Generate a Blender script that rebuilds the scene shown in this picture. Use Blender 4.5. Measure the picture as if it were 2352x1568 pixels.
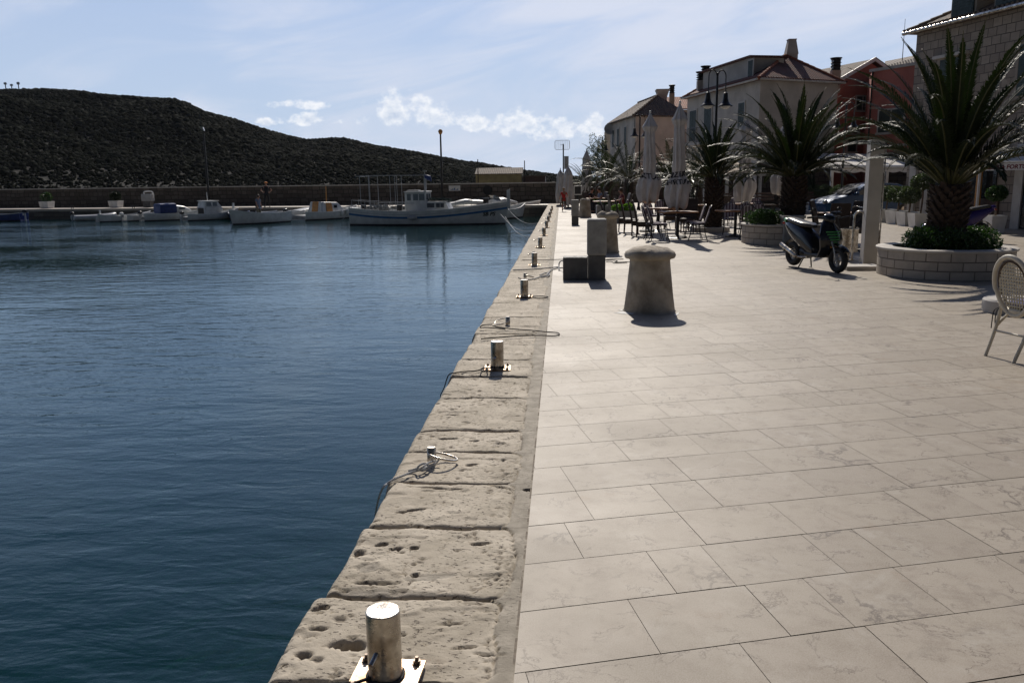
import bpy, bmesh, math, random
import numpy as np
from mathutils import Vector, Matrix
random.seed(7)
R = math.radians
for o in list(bpy.data.objects): bpy.data.objects.remove(o)
scn = bpy.context.scene
COL = scn.collection

# ---------------------------------------------------------------- camera
FOC = 1907.0; EYE = 1.62                       # focal length in the units of a 2352 px wide picture
cd = bpy.data.cameras.new('camera'); cam = bpy.data.objects.new('camera', cd); COL.objects.link(cam)
cd.sensor_width = 36; cd.lens = 36 * FOC / 2352; cd.clip_start = .05; cd.clip_end = 5000
MR = Matrix.Rotation(R(3.48), 3, 'Z') @ Matrix.Rotation(math.pi/2 - R(10.86), 3, 'X') @ Matrix.Rotation(-.013, 3, 'Z')
cam.matrix_world = Matrix.Translation((0, 0, EYE)) @ MR.to_4x4()
scn.camera = cam
scn.render.resolution_x = 1024; scn.render.resolution_y = 682
scn.view_settings.view_transform = 'Standard'; scn.view_settings.look = 'None'
scn.view_settings.exposure = EXPO = 0.0; scn.view_settings.gamma = 1

# survey helpers: read a place off the photograph once, as a point on the ground or at a known distance
def ray(x, y): return MR @ Vector(((x-1176)/FOC, -(y-784)/FOC, -1))
def g(x, y, z=0.0):
    d = ray(x, y); t = (z-EYE)/d.z
    return Vector((d.x*t, d.y*t, z))
def at(x, y, Y):
    d = ray(x, y); t = Y/d.y
    return Vector((d.x*t, Y, EYE+d.z*t))

# ---------------------------------------------------------------- sky and sun
SUN_EL, SUN_AZ = R(38), R(-1)                  # azimuth clockwise from +Y
w = bpy.data.worlds.new('World'); scn.world = w; w.use_nodes = True
nt = w.node_tree; nt.nodes.clear(); N = nt.nodes.new; L = nt.links.new
def mth(op, a, b=None, c=None, tree=None, clamp=False):
    t = tree or nt
    n = t.nodes.new('ShaderNodeMath'); n.operation = op; n.use_clamp = clamp
    for i, v in enumerate((a, b, c)):
        if v is None: continue
        if isinstance(v, (int, float)): n.inputs[i].default_value = v
        else: t.links.new(v, n.inputs[i])
    return n.outputs[0]
def mixc(fac, a, b, tree=None, mode='MIX'):
    t = tree or nt
    n = t.nodes.new('ShaderNodeMix'); n.data_type = 'RGBA'; n.blend_type = mode
    for s, v in ((n.inputs[0], fac), (n.inputs[6], a), (n.inputs[7], b)):
        if isinstance(v, (int, float)): s.default_value = v
        elif isinstance(v, (tuple, list)): s.default_value = (*v, 1) if len(v) == 3 else v
        else: t.links.new(v, s)
    return n.outputs[2]
def ramp(v, a, b, tree=None, c=0.0, d=1.0, smooth=True):
    t = tree or nt
    n = t.nodes.new('ShaderNodeMapRange'); n.interpolation_type = 'SMOOTHSTEP' if smooth else 'LINEAR'
    t.links.new(v, n.inputs[0])
    for i, q in enumerate((a, b, c, d)): n.inputs[i+1].default_value = q
    return n.outputs[0]
def noise(vec, scale, detail=5, rough=.5, tree=None, dist=0.0):
    t = tree or nt
    n = t.nodes.new('ShaderNodeTexNoise'); n.inputs['Scale'].default_value = scale
    n.inputs['Detail'].default_value = detail; n.inputs['Roughness'].default_value = rough
    n.inputs['Distortion'].default_value = dist
    if vec is not None: t.links.new(vec, n.inputs['Vector'])
    return n.outputs[0]
def comb(x, y, z=0.0, tree=None):
    t = tree or nt
    n = t.nodes.new('ShaderNodeCombineXYZ')
    for i, v in enumerate((x, y, z)):
        if isinstance(v, (int, float)): n.inputs[i].default_value = v
        else: t.links.new(v, n.inputs[i])
    return n.outputs[0]
sky = N('ShaderNodeTexSky'); sky.sky_type = 'NISHITA'; sky.sun_disc = False
sky.sun_elevation = SUN_EL; sky.sun_rotation = SUN_AZ; sky.air_density = 1.0; sky.dust_density = .6; sky.ozone_density = 1.5
tc = N('ShaderNodeTexCoord'); sp = N('ShaderNodeSeparateXYZ'); L(tc.outputs['Generated'], sp.inputs[0])
az = mth('MULTIPLY', mth('ARCTAN2', sp.outputs[0], sp.outputs[1]), 57.2958)
el = mth('MULTIPLY', mth('ARCSINE', sp.outputs[2]), 57.2958)
def ae(x, y):
    d = ray(x, y).normalized(); return math.degrees(math.atan2(d.x, d.y)), math.degrees(math.asin(d.z))
# heaped clouds low over the hills: centre, half width, height up, height down (degrees)
CL = [(930, 262, 3.2, 1.5, 1.0), (945, 238, 1.9, .95, .8), (1180, 288, 2.7, 1.45, .9), (1290, 300, 2.6, 1.0, .7), (1090, 282, 2.0, .9, .6),
      (1020, 278, 2.2, .7, .6), (690, 242, 2.3, .42, .3), (700, 276, 2.2, .5, .4), (1375, 292, 1.4, 1.1, .9), (610, 282, .8, .35, .3)]
mask = None
for cx, cy, ra, up, dn in CL:
    a0, e0 = ae(cx, cy)
    da = mth('MULTIPLY', mth('SUBTRACT', az, a0), 1/ra)
    de = mth('SUBTRACT', el, e0)
    de = mth('MAXIMUM', mth('MULTIPLY', de, 1/up), mth('MULTIPLY', de, -1/dn))
    m = mth('SUBTRACT', 1.0, mth('ADD', mth('MULTIPLY', da, da), mth('MULTIPLY', de, de)))
    mask = m if mask is None else mth('MAXIMUM', mask, m)
mask = mth('MAXIMUM', mask, -1.5)
cv = comb(az, mth('MULTIPLY', el, 1.25))
n1 = noise(cv, .75, 9, .56)
cv2 = comb(az, mth('ADD', mth('MULTIPLY', el, 1.25), .42))
n2 = noise(cv2, .75, 9, .56)
dens = mth('ADD', mth('MULTIPLY', mask, .50), mth('MULTIPLY', mth('SUBTRACT', n1, .53), 2.6))
alpha = mth('MULTIPLY', ramp(dens, -.02, .60), .92)
shade = mth('ADD', ramp(dens, .15, .95, c=0.0, d=.75), mth('MULTIPLY', mth('SUBTRACT', n2, n1), 3.0), clamp=True)
cloud = mixc(shade, (.98, 1.0, 1.04), (.52, .62, .79))
# thin high streaks
cz = comb(mth('ADD', mth('MULTIPLY', az, .040), mth('MULTIPLY', el, .085)), mth('ADD', mth('MULTIPLY', el, .22), mth('MULTIPLY', az, -.055)))
n3 = noise(cz, 1.3, 8, .58, dist=.9); n4 = noise(cv, .05, 3, .5)
glow = ramp(mth('ABSOLUTE', mth('SUBTRACT', az, 9.0)), 0, 38, c=.20, d=-.14)
cir = mth('MULTIPLY', ramp(mth('ADD', mth('ADD', n3, mth('MULTIPLY', mth('SUBTRACT', n4, .5), .7)), glow), .38, .82), .80)
SKY_K = .060
skc = N('ShaderNodeVectorMath'); skc.operation = 'SCALE'; L(sky.outputs[0], skc.inputs[0]); skc.inputs['Scale'].default_value = SKY_K
tint = mixc(1.0, skc.outputs[0], (.78, .92, 1.35), mode='MULTIPLY')
# the air glows towards the sun and is deeper blue away from it
sdot = N('ShaderNodeVectorMath'); sdot.operation = 'DOT_PRODUCT'; L(tc.outputs['Generated'], sdot.inputs[0]); sdot.inputs[1].default_value = (math.sin(SUN_AZ), math.cos(SUN_AZ), 0)
fwd = ramp(sdot.outputs['Value'], -.5, .85, c=.15, d=1.0)
low = ramp(el, -4, 38, c=.96, d=.04)
c0 = mixc(low, tint, (.535, .655, .84))
c0 = mixc(cir, c0, (.74, .78, .90))
fw = N('ShaderNodeVectorMath'); fw.operation = 'SCALE'; L(c0, fw.inputs[0]); L(fwd, fw.inputs['Scale']); c1 = fw.outputs[0]
c2 = mixc(mth('MULTIPLY', alpha, ramp(el, 1.0, 2.5)), c1, cloud)
bg = N('ShaderNodeBackground'); L(c2, bg.inputs[0]); bg.inputs[1].default_value = 1.0
wo = N('ShaderNodeOutputWorld'); L(bg.outputs[0], wo.inputs[0])
sd = bpy.data.lights.new('sun', 'SUN'); sun = bpy.data.objects.new('sun', sd); COL.objects.link(sun)
sd.energy = 3.9; sd.angle = R(.5); sd.color = (1, .92, .81)
sdir = Vector((math.sin(SUN_AZ)*math.cos(SUN_EL), math.cos(SUN_AZ)*math.cos(SUN_EL), math.sin(SUN_EL)))
sun.rotation_euler = sdir.to_track_quat('Z', 'Y').to_euler()

# ---------------------------------------------------------------- mesh builder
class MB:
    def __init__(s): s.v = []; s.f = []
    def add(s, vs, fs):
        k = len(s.v); s.v += [tuple(p) for p in vs]; s.f += [tuple(i+k for i in f) for f in fs]; return s
    def box(s, x0, x1, y0, y1, z0, z1, M=None):
        vs = [Vector((x, y, z)) for z in (z0, z1) for y in (y0, y1) for x in (x0, x1)]
        if M is not None: vs = [M @ p for p in vs]
        return s.add(vs, [(0,2,3,1),(4,5,7,6),(0,1,5,4),(2,6,7,3),(0,4,6,2),(1,3,7,5)])
    def loft(s, rings, cap=True, closed=True):
        n = len(rings[0]); vs = [p for r in rings for p in r]; fs = []
        m = n if closed else n-1
        for i in range(len(rings)-1):
            for j in range(m):
                a, b = i*n+j, i*n+(j+1) % n
                fs.append((a, b, b+n, a+n))
        if cap and closed:
            fs.append(tuple(range(n-1, -1, -1))); fs.append(tuple((len(rings)-1)*n+j for j in range(n)))
        return s.add(vs, fs)
    def tube(s, pts, r, n=8, cap=True, closed=False):
        pts = [Vector(p) for p in pts]; rings = []; rr = r if isinstance(r, (list, tuple)) else [r]*len(pts)
        u = None; m = len(pts)
        for i, p in enumerate(pts):
            if closed: t = pts[(i+1) % m]-pts[i-1]
            else: t = pts[min(i+1, m-1)]-pts[max(i-1, 0)]
            t.normalize()
            if u is None:
                u = t.cross(Vector((0, 0, 1)) if abs(t.z) < .9 else Vector((1, 0, 0)))
            u = (u - t*u.dot(t)).normalized(); v = t.cross(u)
            rings.append([p+(u*math.cos(2*math.pi*k/n)+v*math.sin(2*math.pi*k/n))*rr[i] for k in range(n)])
        if closed: rings.append(rings[0]); cap = False
        return s.loft(rings, cap)
    def cyl(s, p0, p1, r0, r1=None, n=16): return s.tube([p0, p1], [r0, r0 if r1 is None else r1], n)
    def lathe(s, prof, n=24, c=(0, 0, 0), fn=None, cap=True):
        rings = []
        for r, z in prof:
            rings.append([(c[0]+(r*(fn(2*math.pi*k/n, z) if fn else 1))*math.cos(2*math.pi*k/n),
                           c[1]+(r*(fn(2*math.pi*k/n, z) if fn else 1))*math.sin(2*math.pi*k/n), c[2]+z) for k in range(n)])
        return s.loft(rings, cap)
    def ell(s, c, r, n=12, m=8):
        c = Vector(c); rings = []
        for i in range(1, m):
            a = math.pi*i/m
            rings.append([c+Vector((r[0]*math.sin(a)*math.cos(2*math.pi*k/n), r[1]*math.sin(a)*math.sin(2*math.pi*k/n), -r[2]*math.cos(a))) for k in range(n)])
        return s.loft(rings, True)
    def prism(s, poly, fn, d):
        """poly 2-D points; fn(u,v,w) -> 3-D; thickness w from 0 to d"""
        n = len(poly)
        return s.loft([[fn(u, v, 0) for u, v in poly], [fn(u, v, d) for u, v in poly]])
    def quad(s, *p): return s.add(p, [tuple(range(len(p)))])
    def build(s, name, m, parent=None, smooth=False, bevel=0, uv=False, fix=True):
        me = bpy.data.meshes.new(name); me.from_pydata([tuple(p) for p in s.v], [], s.f); me.update()
        if fix and len(s.f) < 30000:
            bm = bmesh.new(); bm.from_mesh(me); bmesh.ops.recalc_face_normals(bm, faces=bm.faces); bm.to_mesh(me); bm.free()
        if smooth:
            me.polygons.foreach_set('use_smooth', [True]*len(me.polygons))
            me.set_sharp_from_angle(angle=R(40))
        if uv: autouv(me)
        if m is not None: me.materials.append(m)
        o = bpy.data.objects.new(name, me); COL.objects.link(o)
        if parent is not None: o.parent = parent
        if bevel:
            b = o.modifiers.new('bevel', 'BEVEL'); b.width = bevel; b.segments = 2; b.limit_method = 'ANGLE'
        return o
def autouv(me):
    lay = me.uv_layers.new(name='UVMap')
    co = [v.co for v in me.vertices]
    for p in me.polygons:
        n = p.normal
        if abs(n.z) > .985: t = Vector((1, 0, 0)); b = Vector((0, 1, 0))
        else:
            t = Vector((-n.y, n.x, 0)).normalized(); b = n.cross(t)
        for li in p.loop_indices:
            q = co[me.loops[li].vertex_index]; lay.data[li].uv = (q.dot(t), q.dot(b))
def tag(o, label=None, cat=None, group=None, kind=None):
    if label: o['label'] = label
    if cat: o['category'] = cat
    if group: o['group'] = group
    if kind: o['kind'] = kind
    return o
def thing(name, label, cat, loc=(0, 0, 0), rz=0, group=None):
    o = bpy.data.objects.new(name, None); COL.objects.link(o); o.empty_display_size = .1
    o.location = loc; o.rotation_euler = (0, 0, rz)
    return tag(o, label, cat, group)
def kids(o): return [c for c in bpy.data.objects if c.parent == o]
def copy_tree(o, parent=None):
    c = o.copy(); COL.objects.link(c); c.parent = parent
    for ch in kids(o): copy_tree(ch, c)
    return c
def dup(o, loc, rz, label, group=None, sc=None):
    c = copy_tree(o); c.location = loc; c.rotation_euler = (0, 0, rz); c['label'] = label
    if group: c['group'] = group
    if sc: c.scale = sc if isinstance(sc, tuple) else (sc, sc, sc)
    return c

# ---------------------------------------------------------------- materials
def base_mat(name, rough=.6, metal=0.0, spec=.5):
    m = bpy.data.materials.new(name); m.use_nodes = True
    t = m.node_tree; p = t.nodes['Principled BSDF']
    p.inputs['Roughness'].default_value = rough; p.inputs['Metallic'].default_value = metal
    p.inputs['Specular IOR Level'].default_value = spec
    return m, t, p
def objc(t):
    return t.nodes.new('ShaderNodeTexCoord').outputs['Object']
def bump(t, p, h, dist=.01, strength=1.0):
    b = t.nodes.new('ShaderNodeBump'); b.inputs['Distance'].default_value = dist; b.inputs['Strength'].default_value = strength
    t.links.new(h, b.inputs['Height']); t.links.new(b.outputs[0], p.inputs['Normal']); return b
def mat(name, col, rough=.6, metal=0.0, var=.25, ns=8.0, bmp=0.0, bs=40.0, spec=.5, col2=None, world=False):
    m, t, p = base_mat(name, rough, metal, spec)
    v = objc(t) if not world else t.nodes.new('ShaderNodeNewGeometry').outputs['Position']
    n = noise(v, ns, 5, .55, tree=t)
    dark = col2 or tuple(c*(1-var) for c in col); lite = tuple(min(1, c*(1+var*.6)) for c in col)
    t.links.new(mixc(ramp(n, .3, .7, tree=t), dark, lite, tree=t), p.inputs['Base Color'])
    n5 = noise(v, ns*2.3, 3, .5, tree=t)
    t.links.new(ramp(n5, .3, .7, tree=t, c=max(0.02, rough-.08), d=min(1, rough+.10)), p.inputs['Roughness'])
    if bmp: bump(t, p, noise(v, bs, 4, .6, tree=t), bmp)
    return m
def brick_mat(name, c1, c2, mortar, bw, bh, ms=.012, rough=.85, bmp=.012, warp=.02, ns=3.0, polar=None, rubble=False):
    m, t, p = base_mat(name, rough)
    if polar:
        s = t.nodes.new('ShaderNodeSeparateXYZ'); t.links.new(objc(t), s.inputs[0])
        vec = comb(mth('MULTIPLY', mth('ARCTAN2', s.outputs[1], s.outputs[0], tree=t), polar, tree=t), s.outputs[2], 0.0, tree=t)
    else:
        vec = t.nodes.new('ShaderNodeTexCoord').outputs['UV']
    nz = t.nodes.new('ShaderNodeTexNoise'); nz.inputs['Scale'].default_value = ns; t.links.new(vec, nz.inputs['Vector'])
    vm = t.nodes.new('ShaderNodeVectorMath'); vm.operation = 'MULTIPLY_ADD'
    t.links.new(nz.outputs['Color'], vm.inputs[0]); vm.inputs[1].default_value = (warp, warp, warp); t.links.new(vec, vm.inputs[2])
    b = t.nodes.new('ShaderNodeTexBrick'); t.links.new(vm.outputs[0], b.inputs['Vector'])
    b.inputs['Scale'].default_value = 1; b.inputs['Brick Width'].default_value = bw; b.inputs['Row Height'].default_value = bh
    b.inputs['Mortar Size'].default_value = ms; b.inputs['Mortar Smooth'].default_value = .3; b.inputs['Bias'].default_value = 0
    b.inputs['Color1'].default_value = (*c1, 1); b.inputs['Color2'].default_value = (*c2, 1); b.inputs['Mortar'].default_value = (*mortar, 1)
    if rubble: b.offset = .37; b.squash = .7; b.squash_frequency = 3
    n = noise(vec, 5.0, 6, .6, tree=t)
    t.links.new(mixc(ramp(n, .3, .75, tree=t, c=0, d=.55), b.outputs[0], tuple(c*.55 for c in c1), tree=t), p.inputs['Base Color'])
    h = mth('ADD', mth('MULTIPLY', b.outputs['Fac'], -1.0, tree=t), mth('MULTIPLY', noise(vec, 22, 5, .6, tree=t), .5, tree=t), tree=t)
    bump(t, p, h, bmp)
    return m
def tile_mat(name, c1, c2):
    m, t, p = base_mat(name, .8)
    s = t.nodes.new('ShaderNodeSeparateXYZ'); t.links.new(t.nodes.new('ShaderNodeTexCoord').outputs['UV'], s.inputs[0])
    u, v = s.outputs[0], s.outputs[1]
    wv = mth('ABSOLUTE', mth('SINE', mth('MULTIPLY', u, math.pi/.19, tree=t), tree=t), tree=t)
    row = mth('FRACT', mth('MULTIPLY', v, 1/.36, tree=t), tree=t)
    cell = comb(mth('FLOOR', mth('MULTIPLY', u, 1/.19, tree=t), tree=t), mth('FLOOR', mth('MULTIPLY', v, 1/.36, tree=t), tree=t), 0.0, tree=t)
    wn = t.nodes.new('ShaderNodeTexWhiteNoise'); t.links.new(cell, wn.inputs['Vector'])
    c = mixc(wn.outputs['Value'], c1, c2, tree=t)
    n = noise(comb(u, v, 0.0, tree=t), 1.7, 5, .6, tree=t)
    c = mixc(ramp(n, .5, .8, tree=t, d=.6), c, (.045, .04, .032), tree=t)
    t.links.new(c, p.inputs['Base Color'])
    bump(t, p, mth('ADD', wv, mth('MULTIPLY', row, -.35, tree=t), tree=t), .05)
    return m
M = {}
M['steel'] = mat('brushed_steel', (.52, .49, .44), .28, 1.0, .42, 9, .0012, 90, col2=(.24, .20, .16))
M['steel_stained'] = mat('stained_steel', (.60, .50, .38), .42, 1.0, .4, 11, .0010, 90, col2=(.32, .19, .10))
M['bolt'] = mat('bolt_steel', (.20, .16, .13), .4, 1.0, .3, 40)
M['rope_grey'] = mat('grey_rope', (.42, .43, .44), .85, 0, .3, 90, .003, 160)
M['rope_dark'] = mat('dark_rope', (.03, .028, .027), .8, 0, .3, 90, .003, 160)
M['limestone'] = mat('worn_limestone', (.40, .35, .28), .88, 0, .42, 4.2, .010, 26, col2=(.27, .225, .17))
M['concrete'] = mat('smooth_concrete', (.33, .33, .32), .75, 0, .22, 5, .002, 70)
M['concrete_dark'] = mat('dark_plinth', (.13, .13, .128), .7, 0, .25, 5, .002, 60)
M['white_paint'] = mat('white_paint', (.74, .73, .70), .45, 0, .14, 3)
M['boat_white'] = mat('boat_white', (.58, .59, .58), .4, 0, .16, 2.5)
M['boat_grey'] = mat('grey_rubber', (.36, .37, .38), .4, 0, .15, 4)
M['boat_blue'] = mat('boat_blue', (.02, .12, .30), .4, 0, .2, 3)
M['navy'] = mat('navy_cover', (.012, .035, .16), .6, 0, .25, 6, .004, 12)
M['antifoul'] = mat('dark_boot_top', (.04, .03, .03), .6, 0, .3, 4)
M['orange'] = mat('orange_board', (.52, .24, .06), .6, 0, .2, 5)
M['black'] = mat('black_plastic', (.014, .014, .015), .35, 0, .3, 12)
M['rubber'] = mat('tyre_rubber', (.018, .018, .018), .75, 0, .25, 25)
M['gloss_black'] = mat('gloss_black', (.010, .011, .014), .13, 0, .3, 5)
M['green'] = mat('acid_green', (.03, .27, .06), .35, 0, .1, 6)
M['seat'] = mat('vinyl_seat', (.03, .028, .027), .32, 0, .25, 20, .001, 90)
M['iron'] = mat('black_iron', (.018, .017, .016), .42, .3, .3, 15)
M['glass_lamp'] = mat('opal_glass', (.75, .74, .70), .25, 0, .05, 10)
M['glass_dark'] = mat('dark_glass', (.025, .03, .035), .06, 0, .2, 2, spec=.8)
M['glass_boat'] = mat('boat_glass', (.14, .16, .17), .08, 0, .2, 2, spec=.7)
M['fabric'] = mat('parasol_canvas', (.60, .57, .56), .9, 0, .16, 3, .006, 16)
M['fabric_print'] = mat('printed_letters', (.035, .035, .04), .85, 0, .2, 8)
M['wicker'] = mat('dark_wicker', (.040, .024, .018), .6, 0, .5, 60, .006, 130)
M['wood'] = mat('table_wood', (.34, .15, .055), .42, 0, .4, 9, .002, 40)
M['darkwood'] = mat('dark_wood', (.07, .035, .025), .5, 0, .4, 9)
M['plum'] = mat('red_brown_cloth', (.17, .02, .02), .8, 0, .2, 8)
M['shutter'] = mat('green_shutter', (.028, .048, .042), .6, 0, .25, 5)
M['plaster'] = mat('pale_plaster', (.50, .46, .41), .9, 0, .20, .9, .006, 9)
M['plaster_warm'] = mat('cream_plaster', (.44, .37, .29), .9, 0, .22, 1.1, .006, 9)
M['pink'] = mat('coral_plaster', (.46, .16, .125), .9, 0, .18, .8, .006, 9)
M['yellow'] = mat('yellow_plaster', (.36, .30, .15), .9, 0, .2, 1.5)
M['trim'] = mat('pale_stone_trim', (.52, .49, .45), .8, 0, .15, 2)
M['roof_red'] = tile_mat('red_tiles', (.17, .052, .032), (.09, .035, .025))
M['roof_brown'] = tile_mat('weathered_tiles', (.17, .12, .085), (.09, .07, .055))
M['roof_orange'] = tile_mat('orange_tiles', (.40, .12, .05), (.24, .08, .04))
M['ashlar'] = brick_mat('ashlar', (.38, .32, .26), (.22, .18, .15), (.06, .048, .04), .36, .27, .012, .85, .02, .05, 1.3)
M['rubble'] = brick_mat('rubble', (.19, .155, .125), (.105, .085, .07), (.04, .033, .028), .52, .30, .022, .9, .05, .20, 1.6, rubble=True)
M['rubble_far'] = brick_mat('pier_wall_stone', (.165, .14, .115), (.085, .072, .06), (.035, .03, .026), .62, .33, .03, .9, .06, .22, 1.3, rubble=True)
M['pier_face'] = brick_mat('pier_blocks', (.15, .135, .11), (.10, .09, .075), (.03, .03, .028), .9, .30, .02, .85, .02, .03, 2)
M['planter'] = brick_mat('planter_blocks', (.54, .48, .41), (.44, .39, .33), (.14, .12, .10), .40, .145, .010, .85, .006, .004, 3, polar=1.16)
M['trunk'] = mat('palm_bark', (.060, .040, .030), .9, 0, .5, 14, .02, 30)
M['bark'] = mat('brown_bark', (.10, .07, .05), .9, 0, .4, 10, .01, 30)
M['tarp'] = mat('awning_canvas', (.66, .63, .59), .7, 0, .12, 2)
M['red_cloth'] = mat('red_shirt', (.55, .035, .03), .8, 0, .15, 8)
M['skin'] = mat('skin', (.42, .22, .15), .55, 0, .1, 10)
M['dark_cloth'] = mat('dark_cloth', (.02, .02, .024), .85, 0, .3, 10)
M['grey_cloth'] = mat('grey_cloth', (.16, .20, .28), .85, 0, .2, 10)
M['khaki'] = mat('khaki_cloth', (.09, .085, .06), .85, 0, .2, 10)
M['hair'] = mat('brown_hair', (.06, .035, .02), .6, 0, .3, 30)
M['hair_blond'] = mat('sandy_hair', (.35, .22, .11), .5, 0, .3, 30)
M['cap_orange'] = mat('orange_cap', (.75, .24, .03), .7, 0, .1, 10)
M['car_blue'] = mat('car_blue', (.010, .045, .12), .16, .2, .1, 2)
M['purple'] = mat('purple_blue_paint', (.035, .02, .14), .2, .2, .15, 4)
M['tail'] = mat('red_lens', (.5, .03, .015), .2, 0, .1, 8)
M['chair_cream'] = mat('cream_cane', (.60, .54, .43), .5, 0, .14, 10, .001, 60)
M['cane'] = mat('woven_cane', (.56, .50, .38), .6, 0, .2, 30)
M['cushion_blue'] = mat('blue_cushion', (.06, .07, .28), .85, 0, .2, 10, .002, 30)
M['soil'] = mat('soil', (.05, .038, .028), .95, 0, .3, 20, .01, 40)
def leaf_mat(name, a, b, rough=.42, spec=.45, trans=.12, nsc=3.0):
    m, t, p = base_mat(name, rough, 0, spec)
    gn = t.nodes.new('ShaderNodeNewGeometry')
    n = noise(gn.outputs['Position'], nsc, 4, .5, tree=t)
    r = mth('ADD', mth('MULTIPLY', gn.outputs['Random Per Island'], .6, tree=t), mth('MULTIPLY', n, .4, tree=t), tree=t)
    t.links.new(mixc(r, a, b, tree=t), p.inputs['Base Color'])
    if trans:
        tr = t.nodes.new('ShaderNodeBsdfTranslucent'); tr.inputs[0].default_value = (b[0]*1.6, b[1]*2.0, b[2], 1)
        mx = t.nodes.new('ShaderNodeMixShader'); mx.inputs[0].default_value = trans
        t.links.new(p.outputs[0], mx.inputs[1]); t.links.new(tr.outputs[0], mx.inputs[2])
        t.links.new(mx.outputs[0], t.nodes['Material Output'].inputs[0])
    return m
M['frond'] = leaf_mat('palm_leaf', (.004, .010, .003), (.020, .032, .008), .48, .20, .07)
M['bush'] = leaf_mat('bush_leaf', (.010, .030, .006), (.040, .085, .016), .45, .4, .15)
M['bush_bright'] = leaf_mat('bright_leaf', (.05, .12, .01), (.14, .24, .03), .5, .3, .3)
M['olive'] = leaf_mat('olive_leaf', (.028, .040, .020), (.075, .095, .05), .5, .3, .15)
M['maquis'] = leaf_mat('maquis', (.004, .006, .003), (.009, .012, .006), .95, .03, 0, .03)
# striped cushion
def stripe_mat():
    m, t, p = base_mat('striped_cloth', .85)
    s = t.nodes.new('ShaderNodeSeparateXYZ'); t.links.new(objc(t), s.inputs[0])
    w_ = mth('SINE', mth('MULTIPLY', s.outputs[1], 75.0, tree=t), tree=t)
    t.links.new(mixc(ramp(w_, -.2, .2, tree=t), (.10, .065, .085), (.40, .36, .40), tree=t), p.inputs['Base Color']); return m
M['stripes'] = stripe_mat()

# ---------------------------------------------------------------- numpy noise
_rs = np.random.RandomState(3); _T = _rs.rand(512, 512)
def vn(x, y):
    xi = np.floor(x).astype(int); yi = np.floor(y).astype(int); fx = x-xi; fy = y-yi
    fx = fx*fx*(3-2*fx); fy = fy*fy*(3-2*fy)
    a = _T[xi % 512, yi % 512]; b = _T[(xi+1) % 512, yi % 512]; c = _T[xi % 512, (yi+1) % 512]; d = _T[(xi+1) % 512, (yi+1) % 512]
    return a*(1-fx)*(1-fy)+b*fx*(1-fy)+c*(1-fx)*fy+d*fx*fy
def fbm(x, y, o=4):
    s = 0; a = .5; 
    for i in range(o): s = s+a*vn(x*2**i+i*17.3, y*2**i+i*9.1); a *= .5
    return s
def grid_mesh(name, X, Y, Z, m, smooth=True, attrs=None, parent=None):
    r, c = X.shape; me = bpy.data.meshes.new(name)
    idx = np.arange(r*c).reshape(r, c)
    f = np.stack([idx[:-1, :-1], idx[:-1, 1:], idx[1:, 1:], idx[1:, :-1]], -1).reshape(-1, 4)
    me.vertices.add(r*c); me.vertices.foreach_set('co', np.stack([X, Y, Z], -1).astype(np.float32).ravel())
    me.loops.add(f.size); me.loops.foreach_set('vertex_index', f.astype(np.int32).ravel())
    me.polygons.add(len(f)); me.polygons.foreach_set('loop_start', np.arange(0, f.size, 4, dtype=np.int32))
    me.update(calc_edges=True); me.validate()
    me.polygons.foreach_set('use_smooth', [smooth]*len(me.polygons))
    for k, a in (attrs or {}).items():
        at_ = me.attributes.new(k, 'FLOAT', 'POINT'); at_.data.foreach_set('value', a.astype(np.float32).ravel())
    me.materials.append(m); o = bpy.data.objects.new(name, me); COL.objects.link(o); o.parent = parent
    return o
def tri_mesh(name, V, F, m, parent=None, k=3, smooth=False):
    me = bpy.data.meshes.new(name); me.vertices.add(len(V)); me.vertices.foreach_set('co', V.astype(np.float32).ravel())
    me.loops.add(F.size); me.loops.foreach_set('vertex_index', F.astype(np.int32).ravel())
    me.polygons.add(len(F)); me.polygons.foreach_set('loop_start', np.arange(0, F.size, k, dtype=np.int32))
    me.update(calc_edges=True); me.materials.append(m)
    me.polygons.foreach_set('use_smooth', [smooth]*len(me.polygons))
    o = bpy.data.objects.new(name, me); COL.objects.link(o)
    if parent is not None: o.parent = parent
    return o
# ================================================================ THE SETTING
XA, XB = -.955, -.16          # outer edge of the quay stones, line where the paving starts
WL = -.80                     # water level
# ---- ground under everything on land
m_ground = mat('packed_ground', (.20, .18, .155), .9, 0, .25, .6, world=True)
o = MB().quad((XB, -30, -.03), (400, -30, -.03), (400, 600, -.03), (XB, 600, -.03)).build('ground', m_ground); tag(o, kind='structure')
m_shore = mat('shore_rock', (.09, .08, .065), .9, 0, .3, .2, world=True)
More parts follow.
